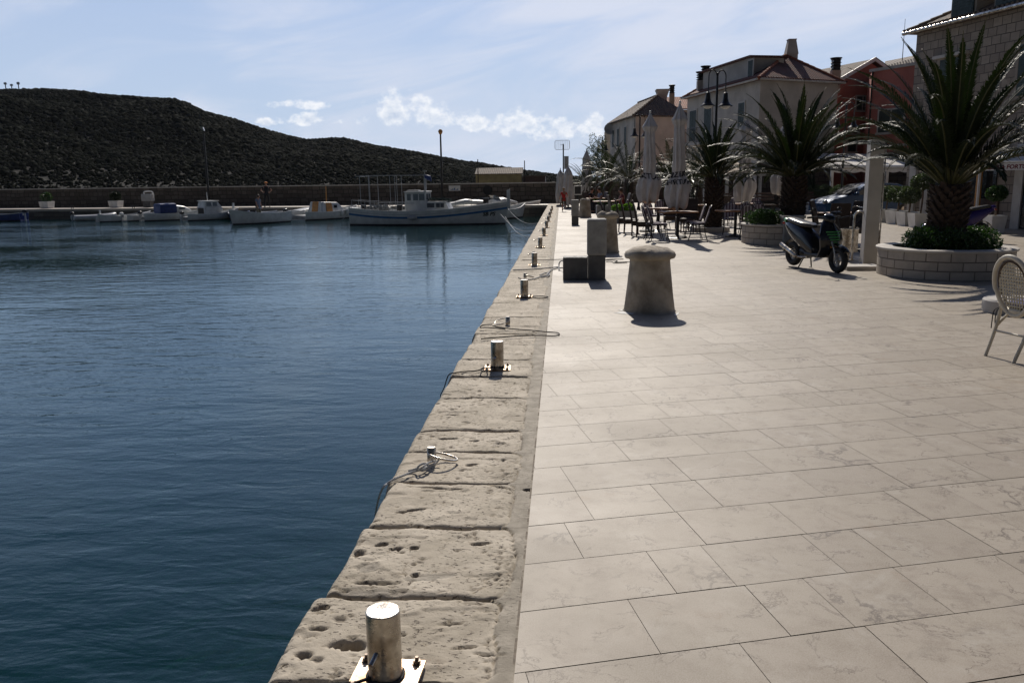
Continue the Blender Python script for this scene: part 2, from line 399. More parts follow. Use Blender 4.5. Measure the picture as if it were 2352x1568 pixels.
# ---- paving: every slab a face of one sheet, rows skewed to the quay
def paving():
    rs = random.Random(11); V = []; F = []; A = []; G = []
    th = R(90-74.6); ux, uy = math.cos(th), math.sin(th); vx, vy = -math.sin(R(12.7)), math.cos(R(12.7))
    rowp = .405/ (ux*vy-uy*vx) * 1.0
    def clip(poly, fn):
        out = []
        for i in range(len(poly)):
            a, b = poly[i-1], poly[i]; fa, fb = fn(a), fn(b)
            if (fa >= 0) != (fb >= 0):
                t = fa/(fa-fb); out.append((a[0]+(b[0]-a[0])*t, a[1]+(b[1]-a[1])*t))
            if fb >= 0: out.append(b)
        return out
    rows = 190; y0 = 2.93-.405*8
    for r in range(rows):
        base = y0+r*.405*1.0
        s = -(r*.1)-3-rs.random(); wd = .3885
        # row origin on the line x = XB
        while s < 27:
            ln = rs.choice([.26, .34, .42, .5, .5, .58, .66, .78]); e = s+ln-.0025
            q = []
            for (a, b) in ((s, .0025), (e, .0025), (e, wd), (s, wd)):
                # the row's near edge passes through (XB, base)
                q.append((XB+a*ux+b*vx*.4/ .4*1.0, base+a*uy+b*vy*1.0))
            s += ln
            if max(p[0] for p in q) < XB: continue
            q = clip(q, lambda p: p[0]-XB)
            if len(q) < 3 or min(p[1] for p in q) > 76: continue
            k = len(V); z = rs.uniform(-.0006, .0006); V += [(x, y, z) for x, y in q]; F.append(tuple(range(k, k+len(q)))); A.append(rs.random())
    me = bpy.data.meshes.new('paving'); me.from_pydata(V, [], F); me.update()
    a = me.attributes.new('slab', 'FLOAT', 'FACE'); a.data.foreach_set('value', A)
    m, t, p = base_mat('pale_limestone_paving', .6, 0, .26)
    pos = t.nodes.new('ShaderNodeNewGeometry').outputs['Position']
    an = t.nodes.new('ShaderNodeAttribute'); an.attribute_name = 'slab'
    off = t.nodes.new('ShaderNodeVectorMath'); off.operation = 'MULTIPLY_ADD'
    t.links.new(pos, off.inputs[0]); off.inputs[1].default_value = (1, 1, 1)
    t.links.new(comb(mth('MULTIPLY', an.outputs['Fac'], 37.0, tree=t), mth('MULTIPLY', an.outputs['Fac'], 91.0, tree=t), 0.0, tree=t), off.inputs[2])
    v = off.outputs[0]
    c = mixc(an.outputs['Fac'], (.270, .228, .172), (.365, .315, .245), tree=t)
    c = mixc(ramp(noise(v, 2.2, 6, .65, tree=t), .35, .75, tree=t, d=.45), c, (.33, .275, .225), tree=t)
    big = noise(pos, .55, 5, .6, tree=t)
    c = mixc(ramp(noise(v, 7, 8, .72, tree=t), .44, .70, tree=t, d=.72), c, (.21, .165, .12), tree=t)
    c = mixc(ramp(noise(v, 3.3, 6, .7, tree=t, dist=.5), .52, .72, tree=t, d=.35), c, (.50, .47, .41), tree=t)
    c = mixc(ramp(big, .42, .72, tree=t, d=.5), c, (.25, .215, .17), tree=t)
    # vein-like cracks
    w1 = mth('ABSOLUTE', mth('SUBTRACT', noise(v, 1.0, 7, .60, tree=t, dist=.35), .5, tree=t), tree=t)
    veins = mth('MULTIPLY', ramp(w1, .0, .013, tree=t, c=1, d=0), ramp(noise(v, 1.9, 3, .5, tree=t), .48, .64, tree=t), tree=t)
    c = mixc(mth('MULTIPLY', veins, .85, tree=t), c, (.085, .062, .045), tree=t)
    w2 = mth('ABSOLUTE', mth('SUBTRACT', noise(v, 3.4, 6, .66, tree=t, dist=.5), .5, tree=t), tree=t)
    v2 = mth('MULTIPLY', ramp(w2, .0, .018, tree=t, c=1, d=0), ramp(noise(v, 4.6, 3, .5, tree=t), .46, .60, tree=t), tree=t)
    c = mixc(mth('MULTIPLY', v2, .72, tree=t), c, (.10, .070, .048), tree=t)
    # rusty scuffs and gum spots
    rust = ramp(noise(pos, 1.9, 7, .72, tree=t), .58, .72, tree=t, d=.6)
    c = mixc(rust, c, (.22, .145, .085), tree=t)
    vo = t.nodes.new('ShaderNodeTexVoronoi'); vo.inputs['Scale'].default_value = 1.1; t.links.new(pos, vo.inputs['Vector'])
    spot = mth('MULTIPLY', ramp(vo.outputs['Distance'], .016, .032, tree=t, c=1, d=0), ramp(noise(pos, .8, 2, .5, tree=t), .45, .5, tree=t), tree=t)
    c = mixc(mth('MULTIPLY', spot, .75, tree=t), c, (.07, .065, .065), tree=t)
    fine = noise(pos, 190, 2, .6, tree=t)
    c = mixc(ramp(fine, .3, .7, tree=t, c=0, d=.22), c, (.62, .57, .50), tree=t)
    t.links.new(c, p.inputs['Base Color'])
    t.links.new(ramp(big, .3, .7, tree=t, c=.50, d=.62), p.inputs['Roughness'])
    h = mth('MULTIPLY', fine, .5, tree=t)
    h = mth('SUBTRACT', h, mth('MULTIPLY', veins, .35, tree=t), tree=t)
    bump(t, p, h, .0005)
    me.materials.append(m); o = bpy.data.objects.new('paving', me); COL.objects.link(o); tag(o, kind='structure')
    m2 = mat('paving_joint_mortar', (.215, .18, .14), .95, 0, .3, 30, world=True)
    o = MB().quad((XB-.01, -20, -.006), (27, -20, -.006), (27, 78, -.006), (XB-.01, 78, -.006)).build('paving_bed', m2); tag(o, kind='structure')
paving()
# ---- quay edge: one long row of big worn stones with mortar behind
JO = [g(740+.575*(1365-y), y).y for y in (1560, 1365, 1205, 1107, 1035, 986, 912, 864, 826, 791, 766, 749, 729, 709, 695)]
JO = [JO[0]-.62*k for k in (3, 2, 1)]+JO
_r = random.Random(5)
while JO[-1] < 76: JO.append(JO[-1]+_r.uniform(.42, .72))
def quay_edge():
    J = np.array(JO)
    ys = [1.2]
    while ys[-1] < 75: ys.append(ys[-1]+(.009 if ys[-1] < 6.2 else .009+(ys[-1]-6.2)*.0045))
    ys = np.array(ys); nx = 88
    s = np.linspace(0, 1, nx)
    edge = XA+.012*(fbm(ys*1.9, ys*0+3.3)-.5)*2
    # each block sits a little in or out
    kb = np.searchsorted(J, ys); rb = np.random.RandomState(4).rand(len(J)+2)
    edge = edge+(rb[kb]-.5)*.022-.05*(ys < 3.03)
    X = edge[:, None]+(XB-edge[:, None])*s[None, :]; Y = np.repeat(ys[:, None], nx, 1)
    Yw = Y+.030*(fbm(X*4+3, Y*3)-.5)*2+.012*(fbm(X*22, Y*22)-.5)
    jc = (J[None, None, :]-Yw[:, :, None]) if False else None
    up = J[np.clip(np.searchsorted(J, Yw.ravel()), 0, len(J)-1)].reshape(Yw.shape); lo = J[np.clip(np.searchsorted(J, Yw.ravel())-1, 0, len(J)-1)].reshape(Yw.shape)
    dj = np.minimum(np.abs(up-Yw), np.abs(Yw-lo))
    kk = np.searchsorted(J, Yw)
    rend = XB-.055-.085*np.random.RandomState(8).rand(len(J)+2)[kk]          # where the stone ends and the mortar begins
    rend = rend+.03*(fbm(X*5+9, Y*5)-.5)*2
    corner = np.clip((.08-dj)/.08, 0, 1)**2*.05+.02*(fbm(X*11, Y*11)-.5)
    dr = rend-corner-X
    dl = X-edge[:, None]+.004*(fbm(X*20, Y*20)-.5)
    hb = (np.random.RandomState(9).rand(len(J)+2)[kk]-.5)*.012
    Z = hb+.007*(fbm(X*5, Y*5)-.5)*2+.0035*(fbm(X*26, Y*26, 3)-.5)*2
    jw = .006+.012*vn(X*6, Y*6)**2
    Z = Z-.030*np.exp(-(dj/jw)**2)-.004*np.exp(-(dj/.025)**2)
    mort = (dr < 0).astype(float)
    Z = np.where(dr < 0, -.006+.003*(fbm(X*14, Y*14)-.5), Z-.014*np.exp(-np.clip(dr, 0, 9)/.008))
    crack = np.exp(-(dr/.004)**2)*(vn(X*3+5, Y*7) > .45); Z = Z-.012*crack
    rr = .022+.03*vn(X*0+2, Y*6)
    tl = np.clip(1-dl/rr, 0, 1); Z = Z-rr*(1-np.sqrt(np.clip(1-tl*tl, 0, 1)))*.9
    # long hairline cracks and flaked hollows
    cr = np.abs(fbm(X*2.1+3, Y*3.3+1, 5)-.48); crk = np.exp(-(cr/.0035)**2)*(vn(X*1.7, Y*2.3+4) > .52)*(dr > 0); Z = Z-.008*crk
    fl = np.clip((fbm(X*3.7+11, Y*7.5, 4)-.56)/.03, 0, 1)*(dr > .02); Z = Z-.006*fl
    # pits
    pn = fbm(X*26+2, Y*34+8, 3); dens = .5+.5*(vn(X*2.2+4, Y*1.6) - .5)
    pit = np.clip((pn-.655+.16*(dens-.5))/.05, 0, 1)*(dr > .01); Z = Z-.010*pit
    def hole(px, py, ra, rb_, dep, ang=0):
        nonlocal Z, pit
        c = g(px, py); ca, sa = math.cos(ang), math.sin(ang)
        u = (X-c.x)*ca+(Y-c.y)*sa; v = -(X-c.x)*sa+(Y-c.y)*ca
        q = (u/ra)**2+(v/rb_)**2+(fbm(X*30+1, Y*30)-.5)*2.2+(fbm(X*90+1, Y*90, 2)-.38)*.8
        k = np.clip(1.35-q, 0, 1); Z = Z-dep*k; pit = np.maximum(pit, k)
    for h in [(800,1478,.062,.030,.045,0),(823,1268,.028,.028,.05,0),(876,1246,.035,.018,.035,.6),(782,1418,.022,.016,.01,0),(1083,1066,.035,.022,.03,.5),
              (945,1170,.085,.012,.02,.35),(1000,1120,.13,.010,.02,-.1),(735,1392,.04,.018,.03,.2),(1105,1246,.05,.012,.02,.2),(951,1256,.018,.018,.03,0),(955,1318,.016,.016,.03,0),
              (905,1258,.022,.012,.02,.4),(1040,950,.05,.02,.03,0),(1090,1225,.008,.05,.012,.2),(1090,1010,.03,.02,.02,0),(1150,1118,.07,.008,.02,-.5),(1218,1122,.03,.02,.04,0),
              (860,1335,.09,.02,.02,0),(1060,1480,.05,.01,.012,.2),(1120,1495,.05,.01,.012,-.1),(1040,1424,.05,.01,.012,.1),(1030,1005,.06,.012,.02,.1),(700,1500,.03,.02,.02,.1),(730,1440,.03,.012,.02,.1)]: hole(*h)
    patch = np.zeros_like(X)
    for px, py, ra, rb_, an in [(985,1322,.10,.028,.25),(848,1299,.045,.04,.3),(890,1358,.20,.018,0),(905,1100,.11,.016,0.1)]:
        c = g(px, py); u = (X-c.x)*math.cos(an)+(Y-c.y)*math.sin(an); v = -(X-c.x)*math.sin(an)+(Y-c.y)*math.cos(an)
        patch = np.maximum(patch, np.clip((1.2-((u/ra)**2+(v/rb_)**2+(fbm(X*16, Y*16)-.5)))*6, 0, 1))
    Z = np.where(patch > .5, np.maximum(Z, -.012)-.004, Z)
    mort = np.maximum(mort, patch)
    recess_dark = np.clip(.6*np.exp(-(dj/.008)**2)+pit*.9+crack+crk*.9+fl*.12, 0, 1)  # darker brown tone in joints, pits, cracks and flaked hollows
    # the outer face goes straight down
    sk = [(-.02, -.07), (-.03, -.3), (-.04, -.8), (-.04, -3.2)]
    Xs = np.concatenate([np.stack([edge+a-.004*k for k, (a, b) in enumerate(sk)][::-1], 1), X], 1)
    Zs = np.concatenate([np.stack([edge*0+b+Z[:, 0]*.3+.02*(fbm(ys*7+b*9, ys*0+b)-.5) for a, b in sk][::-1], 1), Z], 1)
    Ys = np.concatenate([np.repeat(ys[:, None], 4, 1), Y], 1)
    pad = lambda a: np.concatenate([np.zeros((len(ys), 4)), a], 1)
    m, t, p = base_mat('old_quay_limestone', .82)
    pos = t.nodes.new('ShaderNodeNewGeometry').outputs['Position']
    A = lambda n: (lambda q: (setattr(q, 'attribute_name', n), q.outputs['Fac'])[1])(t.nodes.new('ShaderNodeAttribute'))
    c = mixc(ramp(noise(pos, 2.6, 6, .62, tree=t), .35, .7, tree=t), (.40, .345, .26), (.57, .50, .395), tree=t)
    c = mixc(ramp(noise(pos, 11, 5, .7, tree=t), .55, .75, tree=t, d=.5), c, (.28, .21, .145), tree=t)
    st = t.nodes.new('ShaderNodeMapping'); st.inputs['Scale'].default_value = (42, 78, 42); t.links.new(pos, st.inputs[0])
    specks = ramp(noise(st.outputs[0], 1.0, 3, .6, tree=t), .60, .64, tree=t)
    specks = mth('MULTIPLY', specks, ramp(noise(pos, 3.1, 3, .5, tree=t), .36, .50, tree=t), tree=t)
    c = mixc(mth('MULTIPLY', specks, .88, tree=t), c, (.085, .062, .045), tree=t)
    cm = mixc(ramp(noise(pos, 9, 6, .6, tree=t), .35, .7, tree=t), (.27, .235, .18), (.42, .37, .295), tree=t)
    c = mixc(A('mortar'), c, cm, tree=t)
    c = mixc(mth('MULTIPLY', A('recess_dark'), .62, tree=t), c, (.075, .052, .035), tree=t)
    t.links.new(c, p.inputs['Base Color'])
    h = mth('SUBTRACT', mth('MULTIPLY', noise(pos, 70, 5, .7, tree=t), .7, tree=t), mth('MULTIPLY', specks, .9, tree=t), tree=t)
    bump(t, p, h, .005)
    o = grid_mesh('quay_edge', Xs, Ys, Zs, m, attrs=dict(mortar=pad(mort), recess_dark=pad(recess_dark))); tag(o, kind='structure')
quay_edge()
# ---- water and sea bed
def water():
    m = bpy.data.materials.new('harbour_water'); m.use_nodes = True; t = m.node_tree; t.nodes.clear()
    pos = t.nodes.new('ShaderNodeNewGeometry').outputs['Position']
    def sc(sx, sy, rz=0.0):
        q = t.nodes.new('ShaderNodeMapping'); q.inputs['Scale'].default_value = (sx, sy, 1); q.inputs['Rotation'].default_value = (0, 0, rz); t.links.new(pos, q.inputs[0]); return q.outputs[0]
    h1 = noise(sc(.9, 2.0, .18), 1.0, 3, .5, tree=t, dist=.3)
    h2 = noise(sc(2.0, 4.6, -.12), 1.0, 3, .55, tree=t, dist=.4)
    h3 = noise(sc(12, 21, .1), 1.0, 3, .6, tree=t)
    calm = ramp(noise(sc(.10, .16, .3), 1.0, 3, .5, tree=t), .3, .7, tree=t, c=.35, d=1.3)
    h = mth('ADD', mth('ADD', mth('MULTIPLY', h1, .034, tree=t), mth('MULTIPLY', h2, .026, tree=t), tree=t), mth('MULTIPLY', h3, .0045, tree=t), tree=t)
    h = mth('MULTIPLY', h, calm, tree=t)
    b = t.nodes.new('ShaderNodeBump'); b.inputs['Distance'].default_value = WAVE; b.inputs['Strength'].default_value = 1; t.links.new(h, b.inputs['Height'])
    fr = t.nodes.new('ShaderNodeFresnel'); fr.inputs[0].default_value = 1.33; t.links.new(b.outputs[0], fr.inputs['Normal'])
    gl = t.nodes.new('ShaderNodeBsdfGlossy'); gl.inputs['Roughness'].default_value = .04; gl.inputs[0].default_value = (.80, .92, 1, 1); t.links.new(b.outputs[0], gl.inputs['Normal'])
    tr = t.nodes.new('ShaderNodeBsdfTransparent'); tr.inputs[0].default_value = (.26, .62, .44, 1)
    df = t.nodes.new('ShaderNodeBsdfDiffuse'); df.inputs[0].default_value = (.003, .036, .034, 1)
    m0 = t.nodes.new('ShaderNodeMixShader'); m0.inputs[0].default_value = .5; t.links.new(tr.outputs[0], m0.inputs[1]); t.links.new(df.outputs[0], m0.inputs[2])
    mx = t.nodes.new('ShaderNodeMixShader'); t.links.new(fr.outputs[0], mx.inputs[0]); t.links.new(m0.outputs[0], mx.inputs[1]); t.links.new(gl.outputs[0], mx.inputs[2])
    out = t.nodes.new('ShaderNodeOutputMaterial'); t.links.new(mx.outputs[0], out.inputs[0])
    o = MB().quad((-900, -60, WL), (XA-.035, -60, WL), (XA-.035, 59.6, WL), (40, 59.6, WL), (40, 900, WL), (-900, 900, WL)).build('water', m); tag(o, kind='structure')
    ms, t, p = base_mat('sea_bed', .9)
    pos = t.nodes.new('ShaderNodeNewGeometry').outputs['Position']
    c = mixc(ramp(noise(pos, 1.3, 6, .65, tree=t, dist=.5), .42, .60, tree=t), (.012, .022, .015), (.34, .40, .22), tree=t)
    c = mixc(ramp(noise(pos, 5, 5, .7, tree=t), .45, .7, tree=t, d=.7), c, (.05, .075, .03), tree=t)
    sx = t.nodes.new('ShaderNodeSeparateXYZ'); t.links.new(pos, sx.inputs[0])        # pale rubble tipped against the foot of the quay
    rub = mth('MULTIPLY', ramp(mth('ADD', sx.outputs[0], mth('MULTIPLY', noise(pos, .9, 4, .6, tree=t), 2.5, tree=t), tree=t), -3.4, -.6, tree=t), ramp(noise(pos, 2.6, 5, .7, tree=t), .38, .6, tree=t), tree=t)
    c = mixc(rub, c, (.55, .62, .42), tree=t)
    t.links.new(c, p.inputs['Base Color']); bump(t, p, noise(pos, 3, 6, .6, tree=t), .3)
    x = np.array([-900, -200, -60, -25, -12, -8, -5.5, -4, -3, -2.2, -1.5, XA+.3]); y = np.concatenate([[-60, -10], np.linspace(0, 60, 61), [100, 900]])
    X, Y = np.meshgrid(x, y); dd = np.clip(-(X-XA), 0, 40); Z = WL-1.4-.45*np.clip(dd, 0, 14)+.35*(fbm(X*.8, Y*.8)-.5)*(dd > .2)
    o = grid_mesh('sea_bed', X, Y, Z, ms); tag(o, kind='structure')
WAVE = .55
water()
# ---- the hills across the bay: terrain with scrub
SIL = [(-900,330),(-600,262),(-300,222),(-120,208),(0,203),(100,201),(190,207),(230,213),(330,221),(400,224),(430,234),(470,254),(540,272),(600,292),(650,306),(700,317),(740,317),(760,313),(790,314),
       (850,329),(950,345),(1050,364),(1150,377),(1200,383),(1290,394),(1400,402),(1700,412),(2200,404),(2700,396)]
def hills():
    ax = []; ev = []
    for x, y in SIL:
        a, e = ae(x, y); ax.append(R(a)); ev.append(math.tan(R(e)))
    A = np.linspace(ax[0], ax[-1], 620); E = np.interp(A, ax, ev)
    ridge = 430-120*np.clip((A+.35)/.5, 0, 1)+25*np.sin(A*9); foot = 150+30*(A+.5)
    U = np.concatenate([np.linspace(0, 1, 70), 1+np.linspace(.05, 1, 10)])
    Am, Um = np.meshgrid(A, U); D = foot[None]+(ridge-foot)[None]*Um
    hz = (E*ridge)[None]+EYE-1.3
    prof = np.where(Um <= 1, np.sin(np.clip(Um, 0, 1)*math.pi/2)**1.15, 1-.5*np.clip(Um-1, 0, 1)**1.5)
    X = np.sin(Am)*D; Y = np.cos(Am)*D
    n = (fbm(X*.02+40, Y*.02+40, 5)-.48)*16*np.sin(np.clip(Um, 0, 1)*math.pi)**.8
    Z = WL-.6+(hz-WL)*prof+n*np.clip(hz/30, .15, 1)
    # keep the slope below the skyline seen from the town
    lim = (E[None]*D)+EYE-1.3; Z = np.where(Um < .999, np.minimum(Z, lim), Z)
    m, t, p = base_mat('hillside', .95)
    pos = t.nodes.new('ShaderNodeNewGeometry').outputs['Position']
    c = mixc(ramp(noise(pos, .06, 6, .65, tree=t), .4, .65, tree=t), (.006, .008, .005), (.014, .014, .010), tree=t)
    t.links.new(c, p.inputs['Base Color']); bump(t, p, noise(pos, .5, 6, .7, tree=t), 1.5)
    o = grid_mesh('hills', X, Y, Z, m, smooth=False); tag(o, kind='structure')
    # scrub clumps over the whole slope
    rs = np.random.RandomState(2); nb = 150000
    a = rs.uniform(R(-37), R(6), nb); u = rs.rand(nb)**.72*1.0
    ia = (a-A[0])/(A[1]-A[0]); i0 = ia.astype(int); fu = u*69; j0 = np.minimum(fu.astype(int), 68); fa = ia-i0; fj = fu-j0
    Zb = (Z[j0, i0]*(1-fa)*(1-fj)+Z[j0, i0+1]*fa*(1-fj)+Z[j0+1, i0]*(1-fa)*fj+Z[j0+1, i0+1]*fa*fj)
    Db = np.interp(a, A, foot)+(np.interp(a, A, ridge)-np.interp(a, A, foot))*u
    Xb = np.sin(a)*Db; Yb = np.cos(a)*Db
    keep = (fbm(Xb*.045+7, Yb*.045, 4) > .20) & (np.interp(a, A, E)*Db > .6)
    r = .31*(rs.uniform(.7, 1.9, nb)+1.4*(rs.rand(nb) > .96))*(.75+.5*vn(Xb*.03, Yb*.03)); r = r*np.clip(Zb/14+.45, .4, 1)
    big = (u > .985); r = np.where(big, r*1.0, r)
    Xb, Yb, Zb, r = Xb[keep], Yb[keep], Zb[keep], r[keep]; nb = len(r)
    ph = (1+5**.5)/2; iv = np.array([(-1,ph,0),(1,ph,0),(-1,-ph,0),(1,-ph,0),(0,-1,ph),(0,1,ph),(0,-1,-ph),(0,1,-ph),(ph,0,-1),(ph,0,1),(-ph,0,-1),(-ph,0,1)])/1.9
    fv = np.array([(0,11,5),(0,5,1),(0,1,7),(0,7,10),(0,10,11),(1,5,9),(5,11,4),(11,10,2),(10,7,6),(7,1,8),(3,9,4),(3,4,2),(3,2,6),(3,6,8),(3,8,9),(4,9,5),(2,4,11),(6,2,10),(8,6,7),(9,8,1)])
    V = iv[None]*r[:, None, None]*(1+.5*(rs.rand(nb, 12, 1)-.5))*np.array([1.15, 1.15, .95])+np.stack([Xb, Yb, Zb+r*.25], 1)[:, None]
    F = fv[None]+(np.arange(nb)*12)[:, None, None]
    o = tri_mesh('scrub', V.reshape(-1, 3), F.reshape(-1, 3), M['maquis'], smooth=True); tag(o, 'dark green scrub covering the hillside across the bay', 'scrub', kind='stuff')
hills()
# ---- pier with its parapet wall
PA, PB = Vector((-140, 74.2, 0)), Vector((-.95, 59.65, 0))
PA = Vector((-.95, 59.65, 0))+(Vector((-44.15, 64.25, 0))-Vector((-.95, 59.65, 0)))*3.0
dP = (PB-PA).normalized(); nP = Vector((-dP.y, dP.x, 0)); LP = (PB-PA).length
pier = bpy.data.objects
m_deck = mat('pier_deck_stone', (.42, .37, .31), .6, 0, .2, .5, .004, 8, world=True)
def on_pier(x, y, off=.8, z=0):
    """ground point of the pier under picture column x, off metres behind its front edge"""
    d = ray(x, y); den = d.x*nP.x+d.y*nP.y; q = PA.dot(nP)+off; t_ = q/den
    return Vector((d.x*t_, d.y*t_, z))
def strip(a0, a1, z0, z1, ext=0, l0=0):
    """box along the pier: a0..a1 behind the front edge"""
    b = MB(); P0 = PA+dP*l0; P1 = PB+dP*ext
    c = [P0+nP*a0, P1+nP*a0, P1+nP*a1, P0+nP*a1]
    return b.loft([[(p.x, p.y, z0) for p in c], [(p.x, p.y, z1) for p in c]])
o = strip(0.05, 5.2, -.18, -.012, 30).build('pier_deck', m_deck); tag(o, kind='structure')
o = strip(0, 5.3, -3.2, -.18, 30).build('pier_body', M['pier_face'], uv=True); tag(o, kind='structure')
o = strip(0.0, .45, -.179, 0, 0).build('pier_kerb', m_deck, bevel=.02); tag(o, kind='structure')
wl = thing('parapet_wall', 'long rubble stone wall running along the back of the pier', 'wall')
strip(5.22, 6.2, -3.0, 1.50, 16).build('wall_body', M['rubble_far'], wl, uv=True)
strip(5.14, 6.28, 1.50, 1.575, 16.1).build('lit_edge_coping', M['trim'], wl)  # pale strip: the sunlit top edge is put into its colour

# ---- thin sea air
def air():
    m = bpy.data.materials.new('sea_air'); m.use_nodes = True; t = m.node_tree; t.nodes.clear()
    v = t.nodes.new('ShaderNodeVolumePrincipled'); v.inputs['Density'].default_value = HAZE; v.inputs['Color'].default_value = (.80, .88, 1, 1); v.inputs['Anisotropy'].default_value = 0.0
    t.links.new(v.outputs[0], t.nodes.new('ShaderNodeOutputMaterial').inputs['Volume'])
    o = MB().box(-1000, 500, -100, 1000, -24, 110).build('haze', m); tag(o, kind='stuff')
HAZE = .00006
air()
# ================================================================ THINGS ON THE QUAY
def ztop(px, py, Y): return at(px, py, Y).z
ORD = ['nearest', 'second', 'third', 'fourth', 'fifth', 'sixth', 'seventh', 'eighth', 'ninth', 'tenth', 'eleventh', 'twelfth']
# ---- steel bollards
def make_bollard():
    t = thing('mooring_bollard', 'x', 'bollard', group='steel mooring bollards along the quay edge')
    b = MB(); b.lathe([(.0, .245), (.0535, .245), (.056, .2425), (.056, .006), (.0, .006)], 40, cap=False).build('post', M['steel'], t, smooth=True)
    b = MB(); b.box(-.115, .115, -.105, .105, .0, .008).build('base_plate', M['steel_stained'], t, bevel=.002)
    MB().cyl((-.012, -.050, .118), (-.022, -.088, .098), .009, n=12).build('pin', M['steel'], t, smooth=True)
    for sx in (-.088, .088):
        for sy in (-.08, .08):
            b = MB(); b.cyl((sx, sy, .008), (sx, sy, .011), .017, n=20); b.cyl((sx, sy, .011), (sx, sy, .022), .013, n=6); b.cyl((sx, sy, .022), (sx, sy, .034), .007, .006, n=10)
            b.build('bolt', M['bolt'], t)
    return t
BP = [(-.585, 2.47), (-.565, 7.13), (-.53, 11.77), (-.53, 16.35), (-.53, 20.9), (-.53, 25.5), (-.53, 30.0), (-.53, 34.4), (-.53, 38.9), (-.53, 43.4), (-.53, 48.0)]
bl = ['large stainless steel bollard on its plate in the bottom foreground, nearest the camera', 'steel bollard with a dark rope knotted at its base plate, second from the camera',
      'steel bollard beside the grey rope eye, third from the camera']+[f'stainless steel bollard on the quay edge, {ORD[k]} from the camera' for k in range(3, 11)]
b0 = make_bollard()
for i, (x, y) in enumerate(BP):
    if i == 0: b0.location = (x, y, .008); b0['label'] = bl[0]; b0.rotation_euler[2] = R(-3)
    else: dup(b0, (x, y, .008), R([0, 2, -1, 1, 0, 2, 0, 1, -2, 1, 0][i]), bl[i])
# ---- mooring ring pegs
def make_ring():
    t = thing('mooring_ring', 'x', 'mooring ring', group='mooring ring pegs between the bollards')
    MB().lathe([(0, .088), (.024, .088), (.027, .084), (.027, 0), (0, 0)], 24, cap=False).build('peg', M['steel'], t, smooth=True)
    pts = []
    for k in range(40):
        a = 2*math.pi*k/40; pts.append((.068+.085*math.cos(a), -.01+.085*math.sin(a)*.93, .034+.024*math.cos(a+2.6)))
    MB().tube(pts, .0068, 10, closed=True).build('ring', M['steel'], t, smooth=True)
    return t
r0 = make_ring(); r0.location = (*g(992, 1062)[:2], .008); r0['label'] = 'polished steel ring with a grey rope tied to it, nearest the camera'
rl = ['steel ring peg with dark looped rope, second ring from the camera', 'steel ring peg with grey rope hitched to it, third ring from the camera']+[f'small steel ring peg on the quay stones, {ORD[k]} ring from the camera' for k in range(3, 9)]
for k, (x, y) in enumerate([(-.62, 9.45), (-.62, 14.1), (-.62, 18.6), (-.62, 23.2), (-.62, 27.7), (-.62, 32.2), (-.62, 36.7), (-.62, 41.2)]):
    dup(r0, (x, y, .008), R([195, 10, 160, 185, 170, 200, 180, 175][k]), rl[k])
# ---- ropes
def smooth_path(P, n=10):
    P = [Vector(p) for p in P]; out = []
    for i in range(len(P)-1):
        p0, p1, p2, p3 = P[max(i-1, 0)], P[i], P[i+1], P[min(i+2, len(P)-1)]
        for k in range(n):
            t = k/n; out.append(.5*((2*p1)+(p2-p0)*t+(2*p0-5*p1+4*p2-p3)*t*t+(3*p1-p0-3*p2+p3)*t**3))
    out.append(P[-1]); return out
def rope(P, r, m, label, extra=()):
    b = MB(); b.tube(smooth_path(P), r, 7)
    for q in extra: b.tube(smooth_path(q), r, 7)
    return tag(b.build('mooring_rope', m, smooth=True), label, 'rope', 'mooring ropes on the quay')
def gz(x, y, z=.018): return g(x, y, z)
rope([gz(1012, 1049, .045), gz(1002, 1062), gz(985, 1070), gz(968, 1078), gz(945, 1084), gz(925, 1092), gz(905, 1100, .014), gz(890, 1110, .0), g(878, 1122, -.03), g(868, 1150, -.25), g(862, 1180, -.8), g(850, 1230, -1.2)], .0062, M['rope_grey'],
     'grey rope knotted to the nearest ring and trailing into the water',
     [[gz(1000, 1058, .035), gz(985, 1062, .045), gz(972, 1072, .04), gz(964, 1078, .02), gz(972, 1080, .012), gz(985, 1072, .03), gz(975, 1064, .05), gz(962, 1070, .045), gz(958, 1080, .02)],
      [gz(962, 1074, .03), gz(950, 1078, .014), gz(938, 1081, .012)]])
rope([gz(820, 1566, .02), gz(850, 1556, .03), gz(880, 1549, .03), gz(905, 1552, .03)], .0055, M['rope_dark'], 'dark rope wound round the foot of the nearest bollard',
     [[(BP[0][0]+.06*math.cos(a), BP[0][1]+.06*math.sin(a), .022+.002*math.sin(3*a)) for a in np.linspace(0, 6.28, 14)], [gz(640, 1567, .016), gz(700, 1570), gz(760, 1569), gz(822, 1566)]])
x1, y1 = BP[1]
rope([gz(1160, 845, .03), (x1, y1-.062, .03), gz(1115, 845, .03), gz(1095, 851), gz(1070, 853, .01), gz(1045, 856, .012), g(1030, 862, -.03), g(1020, 890, -.4), g(1010, 910, -.9)], .0055, M['rope_dark'], 'dark rope from the second bollard over the stone edge',
     [[(x1+.062*math.cos(a), y1+.062*math.sin(a), .03) for a in np.linspace(0, 6.28, 14)], [gz(1112, 843), gz(1104, 848, .04), gz(1110, 853, .03), gz(1120, 850, .03), gz(1118, 843, .035)]])
rope([gz(1131, 748, .05), gz(1150, 752, .03), gz(1185, 756, .02), gz(1215, 758, .016), gz(1255, 762, .014), gz(1280, 764, .012), gz(1284, 768, .012), gz(1270, 771, .012), gz(1235, 770, .014), gz(1180, 772, .016), gz(1105, 778, .014)], .0065, M['rope_dark'],
     'long dark rope doubled back across the quay stones to the paving', [[gz(1131, 745, .05), gz(1110, 746, .05), gz(1103, 752, .03), gz(1120, 752, .03), gz(1145, 754, .03), gz(1160, 756, .03)]])
